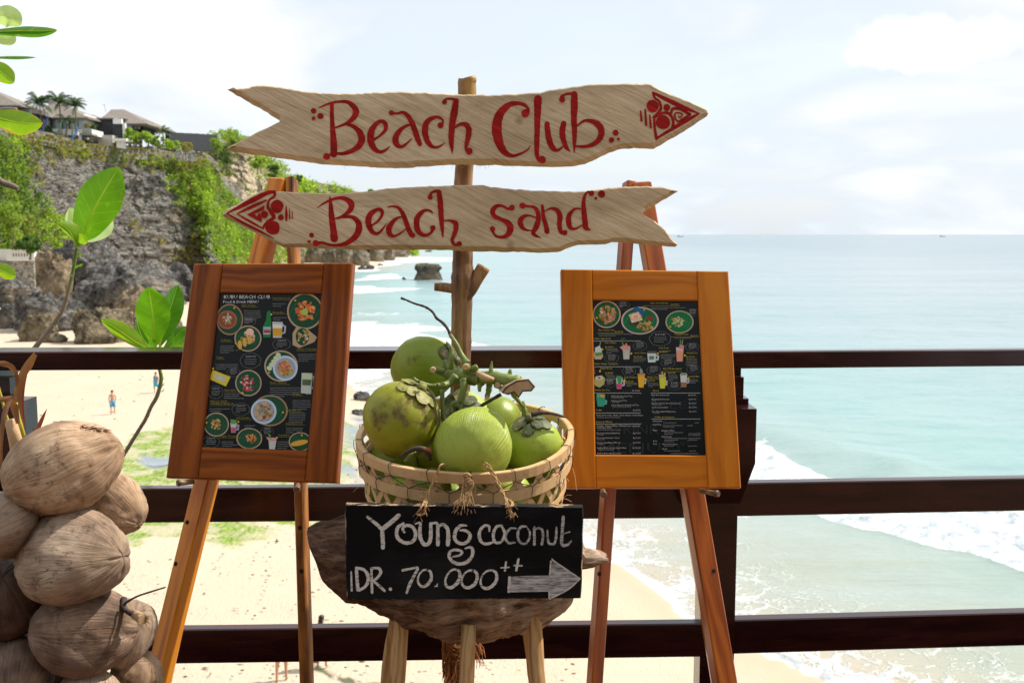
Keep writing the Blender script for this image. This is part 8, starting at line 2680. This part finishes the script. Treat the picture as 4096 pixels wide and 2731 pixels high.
ribbon([(360, 1120, .02), (375, 1060, .02), (380, 1020, .02)], [40, 24, 3], M_DRYL, 'frond_leaf', spx, YQ, E_CROP)


def etube(pts, rad, mat, name):
    q = catmull([(*cvt([p[:2]], E_CROP)[0], p[2], r) for p, r in zip(pts, rad)], 5)
    return MB().tube([P(a[0], a[1], YQ + a[2]) for a in q], [a[3] * E_CROP[0] * YQ / FX for a in q], 12).obj(name, mat, spx)


etube([(115, 930, -.01), (150, 1060, -.01), (185, 1200, 0), (210, 1320, .01)], [64, 70, 78, 84], M_STUB, 'stub')
etube([(190, 740, .0), (215, 900, .0), (245, 1020, 0), (285, 1180, .01)], [10, 16, 20, 22], M_YST, 'stem')
etube([(-20, 560, .03), (20, 700, .03), (60, 850, .03), (110, 1000, .03)], [16, 16, 16, 16], M_YST, 'stem')

# ================================================================ BROADLEAF SAPLINGS (leaves against the light)
M_LEAF_A = leafmat('backlit_almond_leaf', (0.055, 0.16, 0.005), (0.11, 0.25, 0.010), 0.58, 0.35, veins=True)
M_LEAF_B = leafmat('glossy_almond_leaf', (0.03, 0.13, 0.008), (0.08, 0.24, 0.014), 0.38, 0.22, veins=True)
M_LEAF_C = leafmat('scorched_almond_leaf', (0.10, 0.22, 0.008), (0.20, 0.32, 0.02), 0.5, 0.35, veins=True, burn=0.18)
M_LEAF_D = leafmat('pale_light_through_leaf', (0.30, 0.42, 0.20), (0.45, 0.56, 0.30), 0.45, 0.35, veins=True)  # paleness of light shining through is put into the leaf colour
M_STEM, t = newmat('scarred_green_stem')
o = t.obj()
n1 = t.noise(o, 30, 4, 0.65)
zc = t.n('ShaderNodeSeparateXYZ', {'Vector': o}).outputs[2]
gg = t.mask(t.math('ADD', zc, t.math('MULTIPLY', n1, 0.12)), 0.30, 0.42)
c = t.mix(gg, t.mix(n1, (0.16, 0.11, 0.07), (0.42, 0.33, 0.24)), t.mix(n1, (0.07, 0.12, 0.015), (0.20, 0.28, 0.05)))
t.out(t.bsdf(c, 0.7, t.bump(n1, 0.5, 0.006), 0.25))


def leaf(parent, mid, width, mat, Y, crop, fold=0.25, shape=(0.03, 0.75, 1.0, 0.62), asym=0.0, curl=0.0, wav=0.03, label=None, seed=0, dz=None):
    """mid: midrib points in crop coords (base..tip) with optional depth offset"""
    s_, ox_, oy_ = crop
    q = catmull([(ox_ + p[0] * s_, oy_ + p[1] * s_, p[2] if len(p) > 2 else 0) for p in mid], 8)
    P3 = [P(a[0], a[1], Y + a[2]) for a in q]
    n = len(q); nc = 11
    k = Y / FX
    W_ = width * s_ * k / 2
    vs, uv = [], []
    for i, p in enumerate(P3):
        u = i / (n - 1)
        d = (P3[min(n - 1, i + 1)] - P3[max(0, i - 1)]).normalized()
        side = d.cross(Vector((0, -1, 0))).normalized()
        # obovate outline: widest past the middle, blunt tip
        pr = max(0.0, sin(pi * u ** 1.35)) ** 0.72 if 0 < u < 1 else 0
        pr = max(pr, 0.05 if u < 0.5 else 0.015)
        for j in range(nc):
            f_ = (j / (nc - 1) - 0.5) * 2
            ww = W_ * pr * (1 + asym * f_)
            wv = wav * W_ * sin(u * 17 + j * 0.7 + seed) * abs(f_)
            vs.append(p + side * ww * f_ * cos(fold) + Vector((0, 1, 0)) * (abs(f_) ** 1.3 * ww * sin(fold) + curl * W_ * f_ * f_ + wv) + Vector((0, 0, 1)) * wv * 0.5)
            uv.append((u, f_))
    fs = [(i * nc + j, i * nc + j + 1, (i + 1) * nc + j + 1, (i + 1) * nc + j) for i in range(n - 1) for j in range(nc - 1)]
    mb_ = MB().add(vs, fs, 0, True, None, uv)
    lf = mb_.obj('leaf', mat, parent, label)
    MB().tube([p + Vector((0, -0.0012, 0)) for p in P3], [max(0.0006, W_ * 0.045 * (1 - i / n)) for i in range(n)], 5).obj('midrib', M_RIB, lf)
    return lf


M_RIB = leafmat('leaf_rib', (0.42, 0.46, 0.06), (0.52, 0.56, 0.10), 0.5, 0.5, scale=20)
F_CROP = (0.5102, 0, 600)
G_CROP = (0.4464, 0, 0)
H_CROP = (380 / 1192, 380, 1450)


def stem(parent, pts, rad, Y, crop, scars=10, seed=0, name='stem'):
    s_, ox_, oy_ = crop
    q = catmull([(ox_ + p[0] * s_, oy_ + p[1] * s_, p[2] if len(p) > 2 else 0, r) for p, r in zip(pts, rad)], 6)
    P3 = [P(a[0], a[1], Y + a[2]) for a in q]; k = Y / FX
    rr_ = [a[3] * s_ * k * (1 + 0.12 * noise.noise(Vector((i * 0.8, seed, 0)))) for i, a in enumerate(q)]
    mb_ = MB().tube(P3, rr_, 10)
    rs_ = random.Random(seed)
    so = mb_.obj(name, M_STEM, parent)
    for i in range(scars):
        j = rs_.randrange(1, len(P3) - 1)
        sx = rs_.choice((-1, 1, 0.2, -0.3))
        c_ = P3[j] + Vector((sx * rr_[j] * 0.85, -rr_[j] * (0.9 if abs(sx) < 1 else 0.5), 0))
        MB().ell(c_, (rr_[j] * 0.45, rr_[j] * 0.35, rr_[j] * 0.32), None, 8, 6).obj('leaf_scar', M_STUB, so)
    return so


pl1 = T('sapling', 'sapling with one tall paddle leaf on a bent scarred stem, left of the signs', 'sapling', (P(-60, 1900, 4.0).x, 4.0, P(-60, 1900, 4.0).z))
stem(pl1, [(602, 755), (590, 850), (572, 950), (548, 1060), (512, 1190), (470, 1290), (395, 1400), (290, 1530), (150, 1700), (0, 1900), (-120, 2150), (-180, 2500)], [15, 13, 14, 15, 17, 18, 19, 20, 22, 24, 26, 28], 3.95, F_CROP, 16, 1)
leaf(pl1, [(632, 735), (660, 640, .0), (740, 460, .0), (830, 300, .01), (935, 135, .03)], 345, M_LEAF_A, 3.9, F_CROP, 0.12, wav=0.02)
leaf(pl1, [(645, 730, .06), (720, 670, .10), (790, 600, .14), (838, 500, .18)], 190, M_LEAF_D, 3.95, F_CROP, 0.4)
leaf(pl1, [(618, 730, .05), (590, 640, .08), (560, 540, .10), (545, 452, .12)], 150, M_LEAF_D, 3.95, F_CROP, 0.4)
leaf(pl1, [(600, 765, -.02), (580, 700, -.06), (530, 620, -.08), (440, 562, -.10)], 165, M_LEAF_C, 3.9, F_CROP, 0.8, label='folded leaf with scorched brown rim')
leaf(pl1, [(606, 765, -.02), (620, 720, -.05), (640, 690, -.07), (652, 662, -.08)], 110, M_LEAF_C, 3.9, F_CROP, 0.6)
for (x, y) in ((625, 825), (600, 915), (628, 905)):
    leaf(pl1, [(x - 15, y + 10), (x, y), (x + 18, y - 12)], 22, M_LEAF_A, 3.93, F_CROP, 0.2)

pl2 = T('sapling', 'sapling with upright glossy leaves just left of the left menu board', 'sapling', (P(420, 2000, 3.9).x, 3.9, P(420, 2300, 3.9).z))
stem(pl2, [(1200, 1560), (1175, 1650), (1150, 1700)], [16, 16, 16], 3.85, F_CROP, 0, 2)
stem(pl2, [(800, 40), (830, 180), (815, 300), (770, 440), (700, 560), (640, 700), (560, 830), (480, 960), (400, 1090), (330, 1200), (200, 1420), (40, 1700), (-160, 2100), (-260, 2500)], [22, 24, 26, 26, 24, 25, 24, 25, 26, 28, 30, 32, 34, 36], 3.85, H_CROP, 14, 3)
leaf(pl2, [(1215, 1560), (1208, 1400), (1190, 1240), (1165, 1070)], 278, M_LEAF_A, 3.82, F_CROP, 0.10)
leaf(pl2, [(1245, 1560, .03), (1290, 1400, .04), (1340, 1230, .05), (1395, 1052, .06)], 205, M_LEAF_B, 3.84, F_CROP, 0.45)
leaf(pl2, [(1170, 1560, -.01), (1060, 1500, -.03), (930, 1410, -.05), (790, 1325, -.06)], 150, M_LEAF_C, 3.8, F_CROP, 0.5, label='low leaf with scorched brown rim')
leaf(pl2, [(1270, 1570, .01), (1340, 1500, .02), (1400, 1440, .02), (1470, 1385, .03)], 110, M_LEAF_B, 3.85, F_CROP, 0.5)
leaf(pl2, [(1290, 1575, .0), (1380, 1540, -.01), (1450, 1500, -.01), (1500, 1450, 0)], 80, M_LEAF_A, 3.8, F_CROP, 0.4)
leaf(pl2, [(1190, 1560, .04), (1130, 1490, .04), (1090, 1400, .04), (1075, 1340, .05)], 90, M_LEAF_B, 3.86, F_CROP, 0.4)
leaf(pl2, [(1200, 1580, -.02), (1195, 1530, -.03), (1190, 1470, -.03)], 70, M_LEAF_A, 3.8, F_CROP, 0.2)
for (x, y) in ((845, 215), (850, 355), (850, 285)):
    ribbon([(x - 20, y + 10), (x, y), (x + 20, y - 30)], [8, 14, 3], M_DRYL, 'dry_leaf_scrap', pl2, 3.83, H_CROP)

pl3 = T('almond_tree', 'sea almond tree branches with large leaves reaching in at the top left edge', 'tree', (-2.6, 3.9, 0.3))
MB().tube([(-2.6, 3.95, 0.0), (-2.55, 3.9, 0.8), (-2.6, 3.7, 1.6), (-2.5, 3.6, 2.5), (-2.45, 3.5, 3.2)], [0.06, 0.055, 0.045, 0.04, 0.03], 10).obj('trunk', M_TRUNK, pl3)
YL = 3.3
br = MB()
for pts in ([(-2.5, 3.6, 2.4), tuple(P(-200, 150, YL)), tuple(P(-60, 120, YL))], [(-2.55, 3.7, 1.8), tuple(P(-200, 480, YL)), tuple(P(-90, 460, YL))], [(-2.58, 3.75, 1.6), tuple(P(-150, 700, YL)), tuple(P(20, 735, YL)), tuple(P(74, 755, YL))], [(-2.6, 3.8, 1.3), tuple(P(-200, 900, YL)), tuple(P(-60, 1040, YL))],
            [(-2.58, 3.75, 1.8), tuple(P(-150, 480, YL)), tuple(P(0, 445, YL)), tuple(P(68, 440, YL))]):
    q = catmull(pts, 6); br.tube([Vector(p) for p in q], [0.018 - 0.011 * i / len(q) for i in range(len(q))], 8)
br.obj('branches', M_TRUNK, pl3)
leaf(pl3, [(-160, 170), (-20, 140), (80, 150), (190, 225, .03)], 200, M_LEAF_D, YL + .05, G_CROP, 0.3)
leaf(pl3, [(-180, 285), (0, 283), (200, 278), (360, 280), (514, 272)], 130, M_LEAF_B, YL, G_CROP, 0.75)
leaf(pl3, [(-150, 330, .05), (0, 350, .05), (80, 345, .06), (140, 320, .07)], 120, M_LEAF_D, YL + .05, G_CROP, 0.3)
leaf(pl3, [(-160, 520), (0, 516), (160, 516), (325, 516)], 46, M_LEAF_B, YL, G_CROP, 0.9)
leaf(pl3, [(-170, 560), (-60, 600), (40, 670), (125, 745)], 170, M_LEAF_C, YL, G_CROP, 0.35, label='burnt edged leaf at the left edge')
leaf(pl3, [(-200, 1000), (0, 1060), (180, 1100), (385, 1105)], 230, M_LEAF_C, YL - .05, G_CROP, 0.35, wav=0.02, label='long leaf with a brown scorched patch')
leaf(pl3, [(-120, 900), (-20, 930), (60, 965), (125, 992)], 120, M_LEAF_C, YL, F_CROP, 0.35)

# ---- dragonfly over the sand
df = T('dragonfly', 'tiny dragonfly hovering in front of the beach between the left easel legs', 'dragonfly', P(1107, 2164, 2.9))
c0 = P(1107, 2164, 2.9); k = 2.9 / FX
MB().tube([c0 + Vector((-11 * k, 0, -0.5 * k)), c0, c0 + Vector((11 * k, 0, 1 * k))], [0.0008, 0.0016, 0.0006], 6).obj('body', M_STALKB, df)
for a_, l_ in ((1.9, 12), (1.2, 10), (-2.2, 13), (-1.2, 8)):
    w0 = Vector((cos(a_) * l_ * k, 0.004 * sin(a_), sin(a_) * l_ * k * 0.9)); w1 = Vector((0.0016, 0, 0))
    MB().add([c0 + w1 * 0.5, c0 + w0 * 0.6 + w1, c0 + w0, c0 + w0 * 0.6 - w1], [(0, 1, 2, 3)]).obj('wing', M_DRYL, df)
